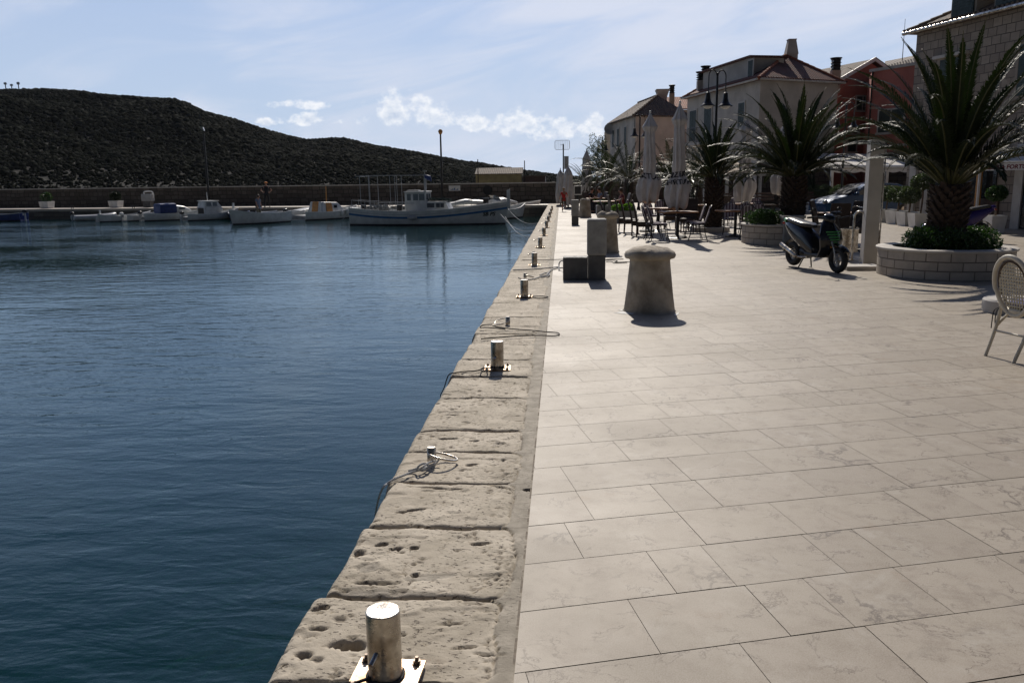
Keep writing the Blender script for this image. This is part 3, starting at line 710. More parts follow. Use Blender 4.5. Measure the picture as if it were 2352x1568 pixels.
rope([gz(1190, 638, .04), gz(1200, 641), gz(1218, 642), gz(1228, 640), gz(1240, 636), gz(1255, 632), gz(1258, 628), gz(1266, 620), gz(1280, 616), gz(1300, 614)], .011, M['rope_grey'], 'thick grey rope with an eye running to the low plinth',
     [[gz(1240, 632), gz(1252, 627), gz(1262, 629), gz(1258, 634), gz(1243, 637)], [gz(1178, 620, .02), gz(1210, 619), gz(1240, 617), gz(1262, 615), gz(1282, 613)]])
rope([g(1284, 621, .01), g(1284, 606, .1), g(1288, 600, .16), g(1296, 598, .19), g(1302, 598, .19)], .012, M['rope_grey'], 'grey hose curling up into the side of the low plinth')
rope([gz(1200, 597), gz(1240, 597), gz(1275, 596), gz(1303, 595)], .007, M['rope_dark'], 'thin dark line across the quay to the far side of the plinth')
rope([gz(1390, 597), gz(1405, 597), gz(1418, 599), gz(1412, 602), gz(1425, 602), gz(1447, 601)], .008, M['rope_dark'], 'dark line lying between the pedestal and the stone bollard', [[gz(1392, 596), gz(1410, 595), gz(1432, 595)], [gz(1392, 601), gz(1405, 601), gz(1414, 604), gz(1440, 603)]])
rope([gz(1205, 683, .03), gz(1222, 681), gz(1240, 680), gz(1256, 681), gz(1258, 683), gz(1240, 685), gz(1224, 683)], .007, M['rope_dark'], 'short dark rope beside the third bollard')
for (a, b_, lb) in [((1262, 500), (1165, 478), 'thin mooring line from the far quay to the first moored boat'), ((1257, 515), (1150, 492), 'thin mooring line dipping from the quay to the fishing boat bow'), ((1250, 528), (1160, 497), 'thin slack mooring line nearest the camera side')]:
    p, q = g(a[0], a[1], .03), g(b_[0], b_[1], -.1); q = at(b_[0], b_[1], min(q.y, 50)); mdl = (p+q)/2; mdl.z -= .55
    rope([p, (p+mdl)/2-Vector((0, 0, .14)), mdl, (q+mdl)/2-Vector((0, 0, .12)), q], .012, M['rope_grey'], lb)
# ---- weathered stone bollards
def stone_bollard(c, h, rb, rt, rc, label, seed, lump=.05, capb=.80):
    rs = random.Random(seed); n = 72
    zs = [0, .02]+[h*capb*k/16 for k in range(1, 17)]
    prof = []
    for z in zs:
        u = z/(h*capb); prof.append((rb+(rt-rb)*min(1, u*1.02)**.8+ .012*(u < .03), z))
    cz = h*capb
    prof += [(rt+.005, cz), (rt+.02, cz+.01), (rc-.012, cz+.018), (rc, cz+.035), (rc+.003, cz+.07), (rc-.01, cz+.10), (rc-.05, cz+.125), (rc-.10, cz+.15), (rc*.5, h-.012), (rc*.3, h), (.05, h+.004), (0, h+.004)]
    rings = []
    for r, z in prof:
        ring = []
        for k in range(n):
            a = 2*math.pi*k/n; e = .010*(fbm(np.array([a*1.6+seed]), np.array([z*9+3]))[0]-.5)*2
            k2 = max(0, (z-cz)/(h-cz)) if z > cz else 0
            rr = r*(1+e)+lump*.4*k2*(fbm(np.array([math.cos(a)*1.3+seed]), np.array([math.sin(a)*1.3+z*2]))[0]-.5)
            zz = z+(lump*1.3*(fbm(np.array([math.cos(a)*r*7+seed]), np.array([math.sin(a)*r*7+5]), 5)[0]-.5) if z > cz+.06 else 0)
            ring.append((max(0, rr)*math.cos(a), max(0, rr)*math.sin(a), zz))
        rings.append(ring)
    b = MB(); b.loft(rings, True)
    o = b.build('stone_bollard', M['limestone'], smooth=True); o.location = (c[0], c[1], 0)
    return tag(o, label, 'bollard', 'old stone mooring bollards')
s1 = g(1495, 722); hS = ztop(1495, 562, s1.y+.30)
stone_bollard((s1.x+.01, s1.y+.315), hS-.02, .325, .25, .315, 'big weathered stone bollard with a rough overhanging cap, nearest the camera', 3, .055, .80)
s2 = g(1397, 582); stone_bollard((s2.x, s2.y+.26), ztop(1397, 489, s2.y+.3), .26, .20, .25, 'stone bollard half hidden behind the tall grey pedestal', 8, .08, .86)
s3 = g(1344, 500); stone_bollard((s3.x, s3.y+.27), ztop(1344, 461, s3.y+.3), .30, .235, .235, 'farthest stone bollard, beside the small grey pedestal', 14, .05, .93)
m_mark = mat('white_road_paint', (.78, .78, .76), .8, 0, .1, 20)
b = MB()
for q in ([(1410, 718), (1452, 711), (1455, 721), (1437, 721)], [(1418, 711), (1450, 708), (1456, 712), (1433, 714)], [(1548, 722), (1558, 717), (1560, 720), (1552, 726)]):
    b.quad(*[g(x, y, .0035) for x, y in q])
tag(b.build('painted_mark', m_mark), kind='structure')
# ---- service pedestals
p1 = g(1371, 643); t = thing('service_pedestal', 'grey service pedestal with a low box at its left foot, nearest the camera', 'pedestal', (p1.x, p1.y+.17, 0), R(-2), 'grey service pedestals')
hh = ztop(1371, 503, p1.y)
def xat(px, py, y): return at(px, py, y).x
MB().box(-.145, .145, -.15, .15, 0, .40).build('column_base', M['concrete_dark'], t)
MB().box(-.162, .162, -.168, .168, .401, hh).build('column_head', M['concrete'], t, bevel=.035)
MB().box(-.56, -.147, -.16, .16, 0, .375).build('side_box', M['concrete_dark'], t, bevel=.012)
p2 = g(1321, 517); t2 = thing('service_pedestal', 'slim grey service pedestal farther along, next to the farthest stone bollard', 'pedestal', (p2.x, p2.y+.15, 0), 0, 'grey service pedestals')
MB().box(-.13, .13, -.14, .14, 0, .33).build('column_base', M['concrete_dark'], t2)
MB().box(-.145, .145, -.155, .155, .331, ztop(1321, 459, p2.y)).build('column_head', M['concrete'], t2, bevel=.03)
# ---- round planters
def planter(c, r, h, label):
    t = thing('stone_planter', label, 'planter', (c[0], c[1], 0), 0, 'round stone planters')
    MB().lathe([(r, 0), (r, h-.045), (r-.2, h-.045), (r-.2, h-.1), (r-.2, 0)], 64, cap=False).build('planter_wall', M['planter'], t, smooth=True)
    MB().lathe([(r+.025, h-.044), (r+.035, h-.03), (r+.035, h-.008), (r+.02, h), (r-.23, h), (r-.23, h-.044)], 64, cap=False).build('rim', M['trim'], t, smooth=True)
    MB().lathe([(r-.231, h-.07), (0, h-.03)], 40, cap=False).build('soil', M['soil'], t)
    return t
def leafball(name, blobs, n, size, m, parent=None, seed=1, elong=2.0):
    """leaf faces spread through ellipsoids; blobs = [(centre, radii)]"""
    rs = np.random.RandomState(seed); wts = np.array([a[1][0]*a[1][1]+a[1][0]*a[1][2] for a in blobs]); wts = wts/wts.sum()
    k = rs.choice(len(blobs), n, p=wts); C = np.array([a[0] for a in blobs])[k]; Rr = np.array([a[1] for a in blobs])[k]
    d = rs.randn(n, 3); d /= np.linalg.norm(d, axis=1)[:, None]
    rad = (.62+.42*rs.rand(n)**.6)*(1+.10*np.sin(d[:, 0]*7+seed)*np.cos(d[:, 2]*6))
    P = C+d*Rr*rad[:, None]
    u = rs.randn(n, 3)+d*.9; u /= np.linalg.norm(u, axis=1)[:, None]
    v = np.cross(u, rs.randn(n, 3)); v /= np.linalg.norm(v, axis=1)[:, None]
    s = size*(.6+.8*rs.rand(n))[:, None]
    V = np.stack([P-u*s*.5, P+v*s*.5/elong, P+u*s*.5, P-v*s*.5/elong], 1).reshape(-1, 3)
    F = np.arange(n*4).reshape(-1, 4)
    return tri_mesh(name, V, F, m, parent, k=4)
def palm(c, z0, th, tr, nf, L, label, seed, elev=(78, -28), leaf=.42, spread=1.0, npair=46, scale_top=1.0, boots=True):
    """z0 foot of the trunk, th trunk height, tr radius; feather palm with arching fronds"""
    rs = random.Random(seed); t = thing('palm_tree', label, 'palm', (c[0], c[1], z0), rs.uniform(0, 6), 'palms along the promenade')
    b = MB(); prof = []
    for k in range(13):
        u = k/12; prof.append((tr*(.86+.22*math.sin(u*math.pi*.9))*(1-.1*u), th*u))
    prof.append((tr*.45, th+.12)); prof.append((0, th+.16))
    b.lathe(prof, 28)
    if boots:                                         # stubs of old leaf bases in a spiral
        for k in range(int(150*th/ .8*min(1, tr/.3))):
            a = k*2.39996; z = th*(.02+.98*k/(150*th/.8*min(1, tr/.3))); rr = tr*(.88+.2*math.sin(z/th*2.8)); q = Vector((math.cos(a), math.sin(a), 0)); s_ = Vector((-q.y, q.x, 0))
            p0 = q*rr*.86+Vector((0, 0, z)); w_ = .055*rs.uniform(.8, 1.3)*min(1, tr/.3+.2); ln = rs.uniform(.07, .12)
            tip = p0+q*ln+Vector((0, 0, ln*1.1))
            k0 = len(b.v)
            b.add([p0-s_*w_, p0+s_*w_, p0+s_*w_*.7+q*.02+Vector((0, 0, .10)), p0-s_*w_*.7+q*.02+Vector((0, 0, .10)), tip-s_*w_*.5, tip+s_*w_*.5],
                  [(0, 1, 5, 4), (4, 5, 2, 3), (1, 2, 5), (0, 4, 3)])
    b.build('trunk', M['trunk'], t, smooth=False)
    Vs = []; Fs = []; rb = MB()
    for i in range(nf):
        f = i/(nf-1); a = i*2.39996+rs.uniform(-.15, .15); e = R(elev[0]+(elev[1]-elev[0])*f**.85+rs.uniform(-6, 6)); ln = L*(.72+.33*math.sin(math.pi*min(1, .25+f*.8)))*rs.uniform(.9, 1.08)
        side = rs.uniform(-.2, .2); droop = R(rs.uniform(62, 96))*(.45+.62*f); n = 16; p = Vector((math.cos(a)*tr*.45, math.sin(a)*tr*.45, th+.05)); pts = [p.copy()]; hd = a
        for k in range(n):
            u = (k+.5)/n; ee = e-droop*u**1.9; hd = a+side*u
            p = p+Vector((math.cos(hd)*math.cos(ee), math.sin(hd)*math.cos(ee), math.sin(ee)))*(ln/n); pts.append(p.copy())
        rb.tube(pts, [.017*(1-.85*k/n)+.002 for k in range(n+1)], 5)
        tw = rs.uniform(-.5, .5)
        for k in range(npair):
            u = .16+.84*(k+.5)/npair; q = u*n; j = min(int(q), n-1); fr = q-j; P = pts[j].lerp(pts[j+1], fr); T = (pts[j+1]-pts[j]).normalized()
            S = T.cross(Vector((0, 0, 1)))
            if S.length < .05: S = Vector((-math.sin(a), math.cos(a), 0))
            S.normalize(); U = S.cross(T); cs, sn = math.cos(tw), math.sin(tw); S, U = S*cs+U*sn, U*cs-S*sn
            ll = leaf*(math.sin(math.pi*min(1, .12+u*.93))**.6)*(1-.35*u)*rs.uniform(.85, 1.1)
            for sg in (-1, 1):
                D = (S*sg*(.72-.25*u)+T*(.78+.35*u)+U*rs.uniform(.22, .46)).normalized(); W = D.cross(U).normalized()*.0105
                p0 = P; p1 = P+D*ll*.5+W*1.0; p1b = P+D*ll*.5-W*1.0; p2 = P+D*ll*rs.uniform(.85, 1)-Vector((0, 0, ll*rs.uniform(.10, .34)))
                k0 = len(Vs); Vs += [p0+W*.5, p0-W*.5, p1b, p1, p2]; Fs.append((k0, k0+1, k0+2, k0+3)); Fs.append((k0+3, k0+2, k0+4, k0+4))
    rb.build('frond_ribs', M['rib'], t, smooth=True)
    me = bpy.data.meshes.new('crown'); me.from_pydata([tuple(v) for v in Vs], [], [f if f[2] != f[3] else f[:3] for f in Fs]); me.update(); me.materials.append(M['frond'])
    o = bpy.data.objects.new('crown', me); COL.objects.link(o); o.parent = t
    return t
M['rib'] = mat('frond_rib', (.085, .085, .03), .4, 0, .25, 12)
pl1 = g(2166, 645); c1 = (pl1.x+.42, pl1.y+.96, 0)
planter(c1, 1.04, .47, 'large round stone block planter under the nearest palm tree')
palm((c1[0], c1[1]), .42, 1.0, .27, 60, 2.5, 'big feather palm in the round planter at the right, nearest the camera', 8, (88, 34), .35, npair=88)
bl1 = []
rs_ = random.Random(3)
for k in range(34):
    a = k*2.4; r_ = .30+.40*((k*.37) % 1); bl1.append(((c1[0]+r_*math.cos(a), c1[1]+r_*math.sin(a), .50+.06*rs_.random()), (.20, .20, .16+.12*rs_.random())))
tag(leafball('planter_shrub', bl1, 15000, .045, M['bush'], seed=4), 'low dark green shrubs filling the nearest round planter', 'shrub', 'shrubs in the planters')
pl2 = g(1805, 564); c2 = (pl2.x+.26, pl2.y+1.05, 0)
planter(c2, 1.10, .50, 'round stone block planter behind the black scooter')
palm((c2[0]+.15, c2[1]), .45, 1.15, .28, 66, 2.36, 'feather palm behind the scooter, second palm from the right', 9, (88, 16), .35, npair=76)
bl2 = [((c2[0]-.62+.25*math.cos(k*2.4)*((k*.31) % 1)*2, c2[1]-.4+.4*math.sin(k*2.4), .62+.10*((k*.7) % 1)), (.17, .17, .17)) for k in range(18)]
tag(leafball('planter_shrub', bl2, 8000, .045, M['bush'], seed=6), 'leafy green shrub at the left of the planter behind the scooter', 'shrub', 'shrubs in the planters')
pp = g(1822, 560, 0); t = thing('stone_pier', 'square pale stone pier built against the planter behind the scooter', 'pier', (xat(1820, 500, pl2.y+.1), pl2.y+.1, 0))
MB().box(-.24, .24, -.2, .2, 0, .66).build('shaft', M['concrete'], t, bevel=.01); MB().box(-.27, .27, -.23, .23, .661, .72).build('cap', M['trim'], t, bevel=.01)
pl3 = g(1637, 534); c3 = (pl3.x, pl3.y+.55, 0)
t = thing('tree_kerb', 'low round stone kerb under the third palm', 'kerb', (c3[0], c3[1], 0))
MB().lathe([(.62, 0), (.62, .13), (.60, .15), (.46, .15), (.46, .02)], 40, cap=False).build('kerb_stone', M['trim'], t, smooth=True)
MB().lathe([(.455, .08), (0, .1)], 30, cap=False).build('soil', M['soil'], t)
palm((c3[0]+.1, c3[1]), .05, 1.55, .26, 44, 2.0, 'dark palm beside the tall lamp post, behind the white parasols', 12, (86, 16), .32, npair=60)
def palm_far(px, Y, z, th, L, label, seed, nf=36):
    x = xat(px, 450, Y); palm((x, Y), 0, th, .25, nf, L, label, seed, (80, -15), .38, npair=34, boots=False)
palm_far(1444, 43, 0, 1.7, 2.3, 'dark palm to the left of the left white parasol', 21)
palm_far(1398, 49, 0, 1.9, 2.2, 'small palm between the far street lamps', 22)
palm_far(1347, 56, 0, 1.4, 1.9, 'farthest palm, behind the far closed parasol', 23, 28)
palm_far(1540, 36, 0, 1.5, 2.0, 'palm seen between the two big closed parasols', 24)
palm_far(1600, 33, 0, 1.3, 2.0, 'palm behind the right hand big parasol', 25)
t = thing('cypress_tree', 'dark feathery tree standing by the far street lamp', 'tree', (xat(1372, 400, 57), 57, 0))
MB().cyl((0, 0, 0), (0, 0, 2.6), .12, .05, 8).build('trunk', M['bark'], t)
leafball('crown', [((.35*math.sin(k*2.1), .35*math.cos(k*1.7), 2.1+.28*k), (.85-.07*k, .85-.07*k, .42)) for k in range(9)], 5000, .14, M['olive'], t, seed=9, elong=4)
# ---- street lamps: two swan-neck arms with bell shades
def make_lamp():
    t = thing('street_lamp', 'x', 'street lamp', group='twin arm street lamps on the promenade')
    MB().lathe([(.11, 0), (.11, .12), (.07, .2), (.055, .5), (.045, 2.5), (.036, 4.9), (.028, 4.95), (.0, 4.96)], 16).build('pole', M['iron'], t, smooth=True)
    for sg in (-1, 1):
        pts = [(sg*.02, 0, 4.2)]+[(sg*(.02+.15*(1-math.cos(a))), 0, 4.82+.22*math.sin(a)) for a in np.linspace(0, math.pi, 12)]+[(sg*.32, 0, 4.5), (sg*.33, 0, 4.32)]
        MB().tube(pts, .018, 8).build('arm', M['iron'], t, smooth=True)
        s = MB(); s.lathe([(.03, 4.36), (.07, 4.33), (.085, 4.16), (.11, 4.06), (.17, 3.98), (.245, 3.93), (.25, 3.915), (.235, 3.92), (.16, 3.97)], 24, (sg*.33, 0, 0), cap=False)
        sh = s.build('lamp_shade', M['iron'], t, smooth=True)
        MB().ell((sg*.33, 0, 3.93), (.17, .17, .10), 16, 8).build('lamp_glass', M['glass_lamp'], sh, smooth=True)
    return t
la = make_lamp(); pL = g(1641, 525); la.location = (xat(1644, 300, pL.y), pL.y, 0); la.rotation_euler[2] = R(22); la['label'] = 'tall black twin arm street lamp in front of the white house, nearest of the lamps'
la.scale = (1, 1, ztop(1645, 161, pL.y)/5.04)
def lamp_at(px, ptop, Y, rz, label): dup(la, (xat(px, 400, Y), Y, 0), R(rz), label, sc=(1, 1, ztop(px, ptop, Y)/5.04))
lamp_at(1468, 264, 47, 25, 'black twin arm street lamp beside the left white parasol'); lamp_at(1383, 311, 63, 30, 'farthest twin arm street lamp, among the far palms')
lamp_at(1935, 236, 38, -15, 'black twin arm street lamp in front of the coral house')
# ---- tall pale pillar, bin, steel hoop
pq = g(1995, 607); t = thing('sign_pillar', 'tall square pale pillar with a thin rod on its right side', 'pillar', (pq.x, pq.y, 0), R(-4))
hp = ztop(2003, 322, pq.y)
MB().box(-.135, .115, -.12, .12, .0, hp).build('shaft', M['trim'], t, bevel=.006); MB().cyl((.14, -.1, .1), (.14, -.1, hp-.02), .014, n=8).build('rod', M['steel'], t)
tag(MB().box(0, .62, 0, .45, 0, .075).build('foot_slab', M['trim'], bevel=.008), 'low pale slab at the foot of the steel hoop', 'slab').location = g(1945, 622)
hx = g(1968, 606); t = thing('steel_hoop', 'polished steel hoop standing left of the tall pillar', 'hoop', (hx.x, hx.y, .07), R(-35))
pts = [(-.10, 0, 0)]+[(-.10*math.cos(a), 0, .82+.10*math.sin(a)) for a in np.linspace(0, math.pi, 14)]+[(.10, 0, 0)]
MB().tube(pts, .022, 12).build('hoop_tube', M['steel'], t, smooth=True)
for s in (-.1, .1): MB().cyl((s, 0, 0), (s, 0, .012), .05, n=20).build('foot_flange', M['steel'], t)
hb = g(1963, 600); t = thing('litter_bin', 'round steel litter bin behind the hoop', 'litter bin', (hb.x-.05, hb.y+.25, 0))
MB().lathe([(.16, .16), (.17, .17), (.17, .60), (.175, .62), (.155, .62), (.155, .2), (.0, .2)], 28, cap=False).build('bin_body', M['steel'], t, smooth=True)
MB().cyl((0, .0, 0), (0, 0, .2), .03, n=12).build('bin_foot', M['steel'], t); MB().cyl((0, 0, 0), (0, 0, .02), .12, n=20).build('base_disc', M['steel'], t)
# ---- bicycle leaning behind the pillar
bx = g(1985, 590); t = thing('bicycle', 'dark bicycle parked behind the tall pillar and the scooter', 'bicycle', (bx.x-.15, bx.y+.9, 0), R(12))
for s in (-.52, .52):
    wh = thing_w = MB().tube([(s+.33*math.cos(a), 0, .34+.33*math.sin(a)) for a in np.linspace(0, 2*math.pi, 40)[:-1]], .016, 8, closed=True).build('wheel', M['rubber'], t, smooth=True)
    b = MB()
    for k in range(12): a = k*math.pi/6; b.cyl((s, 0, .34), (s+.32*math.cos(a), 0, .34+.32*math.sin(a)), .002, n=4)
    b.build('spokes', M['steel'], wh)
b = MB()
for p, q in (((-.52, 0, .34), (-.18, 0, .82)), ((-.18, 0, .82), (-.02, 0, .3)), ((-.02, 0, .3), (.40, 0, .80)), ((-.16, 0, .75), (.38, 0, .85)), ((.38, 0, .88), (.52, 0, .34)), ((-.52, 0, .34), (-.02, 0, .3))): b.cyl(p, q, .014, n=8)
b.build('frame', M['black'], t)
MB().tube(smooth_path([(.32, -.28, .98), (.40, -.22, 1.0), (.38, 0, .98), (.40, .22, 1.0), (.32, .28, .98)]), .012, 8).build('handlebar', M['steel'], t, smooth=True)
MB().ell((-.2, 0, .88), (.13, .07, .035)).build('saddle', M['black'], t, smooth=True)
# ================================================================ CAFE
def text_mesh(s, size, shear=0.0, bold=.0, extrude=.0):
    cu = bpy.data.curves.new('t', 'FONT'); cu.body = s; cu.size = size; cu.align_x = 'CENTER'; cu.shear = shear; cu.offset = bold; cu.extrude = extrude; cu.resolution_u = 3
    o = bpy.data.objects.new('t', cu); COL.objects.link(o); dg = bpy.context.evaluated_depsgraph_get(); dg.update()
    me = o.evaluated_get(dg).to_mesh(); bm = bmesh.new(); bm.from_mesh(me); bmesh.ops.remove_doubles(bm, verts=bm.verts, dist=1e-5); bmesh.ops.triangulate(bm, faces=bm.faces)
    for _ in range(2): bmesh.ops.subdivide_edges(bm, edges=[e for e in bm.edges if e.calc_length() > size*.10], cuts=1); bmesh.ops.triangulate(bm, faces=bm.faces)
    bm.verts.ensure_lookup_table(); V = [v.co.copy() for v in bm.verts]; F = [tuple(v.index for v in f.verts) for f in bm.faces]; bm.free()
    bpy.data.objects.remove(o); return V, F
def parasol(c, ztp, zbot, wmax, label, seed, texts=(), slim=False, sw=1.0):
    t = thing('closed_parasol', label, 'parasol', (c[0], c[1], 0), 0, 'closed white parasols'); H_ = ztp-zbot; rs = random.Random(seed)
    if slim: prof = [(0, 0), (.10, .03), (.30, .09), (.52, .17), (.66, .25), (.60, .27), (.64, .40), (.72, .60), (.78, .80), (.70, .93), (.66, 1.0)]
    else: prof = [(0, 0), (.08, .012), (.17, .035), (.42, .10), (.66, .155), (.60, .175), (.42, .215), (.43, .30), (.50, .45), (.55, .60), (.47, .67), (.62, .70), (.96, .76), (1.0, .83), (.92, .90), (.78, .97), (.66, 1.0)]
    pr = [(r*wmax/2, ztp-u*H_) for r, u in prof]
    # finer steps
    P2 = []
    for (r0_, z0_), (r1_, z1_) in zip(pr, pr[1:]):
        for k in range(4): P2.append((r0_+(r1_-r0_)*k/4, z0_+(z1_-z0_)*k/4))
    P2.append(pr[-1]); ph = rs.random()*6
    def fold(a, z):
        u = (ztp-z)/H_
        return 1+(.10+.13*u)*math.sin(8*a+ph+1.5*math.sin(z*2.3))*(u > .06)+.10*math.sin(3*a+z*3+ph)*u+.04*math.sin(17*a+z*5)
    def hem(a): return .05*math.sin(5*a+ph)+.05*math.sin(8*a+1)
    rings = []; n = 96
    for r, z in P2:
        u = (ztp-z)/H_; rings.append([(r*fold(2*math.pi*k/n, z)*math.cos(2*math.pi*k/n), r*fold(2*math.pi*k/n, z)*math.sin(2*math.pi*k/n), z+hem(2*math.pi*k/n)*max(0, u-.8)*5*min(1, wmax)) for k in range(n)])
    cn = MB().loft(rings, True).build('canopy', M['fabric'], t, smooth=True)
    if not slim:
        MB().lathe([(.0, 0), (.235*wmax, 0), (.235*wmax, .05), (.225*wmax, .05)], 24, (0, 0, ztp-.655*H_-.03)).build('tie_band', M['fabric'], t, smooth=True)
    MB().cyl((0, 0, .03), (0, 0, ztp+.03), .026, n=12).build('pole', M['white_paint'], t, smooth=True)
    MB().ell((0, 0, ztp+.03), (.035, .035, .035)).build('finial', M['white_paint'], t, smooth=True)
    MB().lathe([(.28, 0), (.28, .05), (.24, .07), (.05, .09), (.05, .2), (0, .2)], 24).build('foot', M['concrete_dark'], t, smooth=True)
    ang0 = math.atan2(-c[1], -c[0])
    for s, z, sz, tilt, da in texts:
        V, F = text_mesh(s, sz, 0, .004)
        b = MB(); vs = []
        # radius from the profile at that height, folds included, slightly proud
        for v in V:
            zz = z+v.y+tilt*v.x; rr = np.interp(-zz, [-p[1] for p in P2], [p[0] for p in P2])
            a = ang0+da+v.x/max(rr, .05)*1.0; q = rr*fold(a, zz)+.012; vs.append((q*math.cos(a), q*math.sin(a), zz))
        b.add(vs, F).build('lettering', M['fabric_print'], cn, fix=False)
    return t
Yu = 23.9; u2x = xat(1558, 400, Yu); ZT = ztop(1562, 237, Yu)
parasol((u2x, Yu), ZT, ztop(1560, 478, Yu), .60, 'tall closed parasol printed PIZZERIA standing through a wooden table', 4, [('PIZZERIA', 1.70, .20, .10, .05), ('FORTUNA', 1.50, .19, .05, .25)])
Y1 = 27; parasol((xat(1491, 400, Y1), Y1), ztop(1491, 259, Y1), ztop(1491, 464, Y1), .66, 'tall closed parasol with dark FORTUNA letters, left of the big pair', 7, [('FORTUNA', 1.66, .24, -.12, .1)])
Y3 = 28; parasol((xat(1711, 400, Y3), Y3), ztop(1711, 268, Y3), ztop(1711, 462, Y3), .62, 'closed parasol printed FORTUNA half hidden by the second palm', 10, [('FORTUNA', 1.63, .21, 0.04, -.12)])
Y4 = 56; parasol((xat(1347, 400, Y4), Y4), ztop(1348, 344, Y4), ztop(1345, 438, Y4), .74, 'white closed parasol in front of the farthest palm', 12, slim=True)
Y5 = 51.5; parasol((xat(1305, 400, Y5), Y5), ztop(1305, 381, Y5), .22, .78, 'closed parasol covered almost to the ground, right of the far pair', 14, slim=True)
Y6 = 56.5; parasol((xat(1287, 400, Y6), Y6), ztop(1287, 388, Y6), .24, .74, 'closed parasol at the end of the quay, left of the far pair', 15, slim=True)
Y7 = 27; parasol((xat(1797, 400, Y7), Y7), 3.3, 1.15, .62, 'closed parasol mostly hidden behind the second palm trunk', 18)
# ---- tables
def make_table():
    t = thing('cafe_table', 'x', 'table', group='wooden topped cafe tables')
    MB().box(-.48, .48, -.40, .40, .715, .755).build('tabletop', M['wood'], t, bevel=.006)
    MB().cyl((0, 0, .05), (0, 0, .714), .042, n=14).build('column', M['iron'], t, smooth=True)
    b = MB(); b.lathe([(.30, 0), (.30, .02), (.06, .07), (0, .07)], 4).build('foot', M['iron'], t)
    return t
ta = make_table(); ta.location = (xat(1557, 500, Yu-.15), Yu-.15, 0); ta.rotation_euler[2] = R(8); ta['label'] = 'wooden table pierced by the PIZZERIA parasol pole'
dup(ta, (xat(1512, 480, 26.9), 26.9, 0), R(4), 'wooden table round the pole of the left big parasol')
dup(ta, (xat(1690, 490, 24.3), 24.3, 0), R(10), 'wooden table on a spread foot between the third palm and the scooter')
dup(ta, (xat(1935, 490, 21.8), 21.8, 0), R(20), 'wooden table behind the scooter headlight')
dup(ta, (xat(1590, 480, 30), 30, 0), R(4), 'wooden table farther back behind the right parasol')
dup(ta, (xat(1715, 480, 31), 31, 0), R(4), 'wooden table under the half hidden parasol')
dup(ta, (xat(1388, 470, 37), 37, 0), R(4), 'small table beyond the half hidden stone bollard')
# ---- chairs
def make_wicker():
    t = thing('wicker_chair', 'x', 'chair', group='dark high-backed wicker chairs')
    MB().box(-.23, .23, -.22, .22, .30, .45).build('seat', M['wicker'], t, bevel=.02)
    b = MB(); b.loft([[(-.24, -.22, .44), (-.24, .22, .44), (-.18, .22, .44), (-.18, -.22, .44)], [(-.30, -.22, .8), (-.30, .22, .8), (-.255, .22, .8), (-.255, -.22, .8)], [(-.37, -.21, 1.06), (-.37, .21, 1.06), (-.335, .21, 1.06), (-.335, -.21, 1.06)]])
    b.build('backrest', M['wicker'], t, bevel=.012)
    for sx, sy in ((-1, -1), (-1, 1), (1, -1), (1, 1)):
        MB().cyl((sx*.20, sy*.19, .31), (sx*.215, sy*.19, 0), .024, .017, 8).build('leg', M['darkwood'], t)
    return t
def make_metal():
    t = thing('cushioned_chair', 'x', 'chair', group='metal chairs with striped cushions')
    b = MB(); b.tube([(.20*math.cos(a)*1.05, .20*math.sin(a), .44) for a in np.linspace(0, 2*math.pi, 24)[:-1]], .012, 6, closed=True).build('seat_frame', M['iron'], t, smooth=True)
    MB().lathe([(0, .445), (.19, .445), (.21, .465), (.19, .49), (0, .495)], 20).build('seat_cushion', M['stripes'], t, smooth=True)
    arc = [(-.19-.10*u, -.20+.0*u, .44+.30*u) for u in (0, .5, 1)]+[(-.29-.05*math.sin(a), -.20*math.cos(a), .74+.20*math.sin(a)) for a in np.linspace(0, math.pi, 12)]+[(-.19-.10*u, .20, .44+.30*u) for u in (1, .5, 0)]
    b = MB(); b.tube(arc, .012, 6)
    for y in (-.12, -.04, .04, .12): b.cyl((-.19, y, .44), (-.325, y, .74+.2*math.sqrt(max(0, 1-(y/.2)**2))), .007, n=6)
    b.build('backrest', M['iron'], t, smooth=True)
    rg = []
    for off in (0, .035):
        rg.append([(-.185-.10*0+off-.02, -.17, .50)]+[(-.285-.05*math.sin(a)+off, -.18*math.cos(a), .74+.185*math.sin(a)) for a in np.linspace(0, math.pi, 12)]+[(-.185+off-.02, .17, .50)])
    MB().loft(rg).build('back_cushion', M['stripes'], t, smooth=False, bevel=.01)
    for sx, sy in ((-1, -1), (-1, 1), (1, -1), (1, 1)):
        MB().tube([(sx*.17, sy*.15, .44), (sx*.19, sy*.17, .2), (sx*.25, sy*.20, 0)], .011, 6).build('leg', M['iron'], t, smooth=True)
    return t
wk = make_wicker(); mc = make_metal(); first = {'w': wk, 'm': mc}; used = set()
def chair(kind, px, Y, rz, label):
    x = xat(px, 500, Y); o = first[kind]
    if kind not in used:
        used.add(kind); o.location = (x, Y, 0); o.rotation_euler[2] = R(rz); o['label'] = label; return o
    return dup(o, (x, Y, 0), R(rz), label)
chair('w', 1437, 27.0, -4, 'dark wicker chair, leftmost of the row of four beside the stone bollard')
chair('w', 1450, 26.2, -6, 'dark wicker chair, second from the left in the row of four')
chair('w', 1468, 25.2, -5, 'dark wicker chair, third from the left in the row of four')
chair('w', 1480, 24.5, -7, 'dark wicker chair, rightmost and nearest of the row of four')
chair('w', 1540, 28.3, -92, 'dark wicker chair facing the camera between the two big parasols')
chair('w', 1582, 26.3, -110, 'dark wicker chair facing the camera right of the PIZZERIA parasol')
chair('w', 1568, 27.4, -95, 'dark wicker chair behind the pierced wooden table')
chair('w', 1415, 34, 10, 'dark wicker chair near the far green planter box')
chair('w', 1432, 35, 170, 'dark wicker chair in front of the far green planter box')
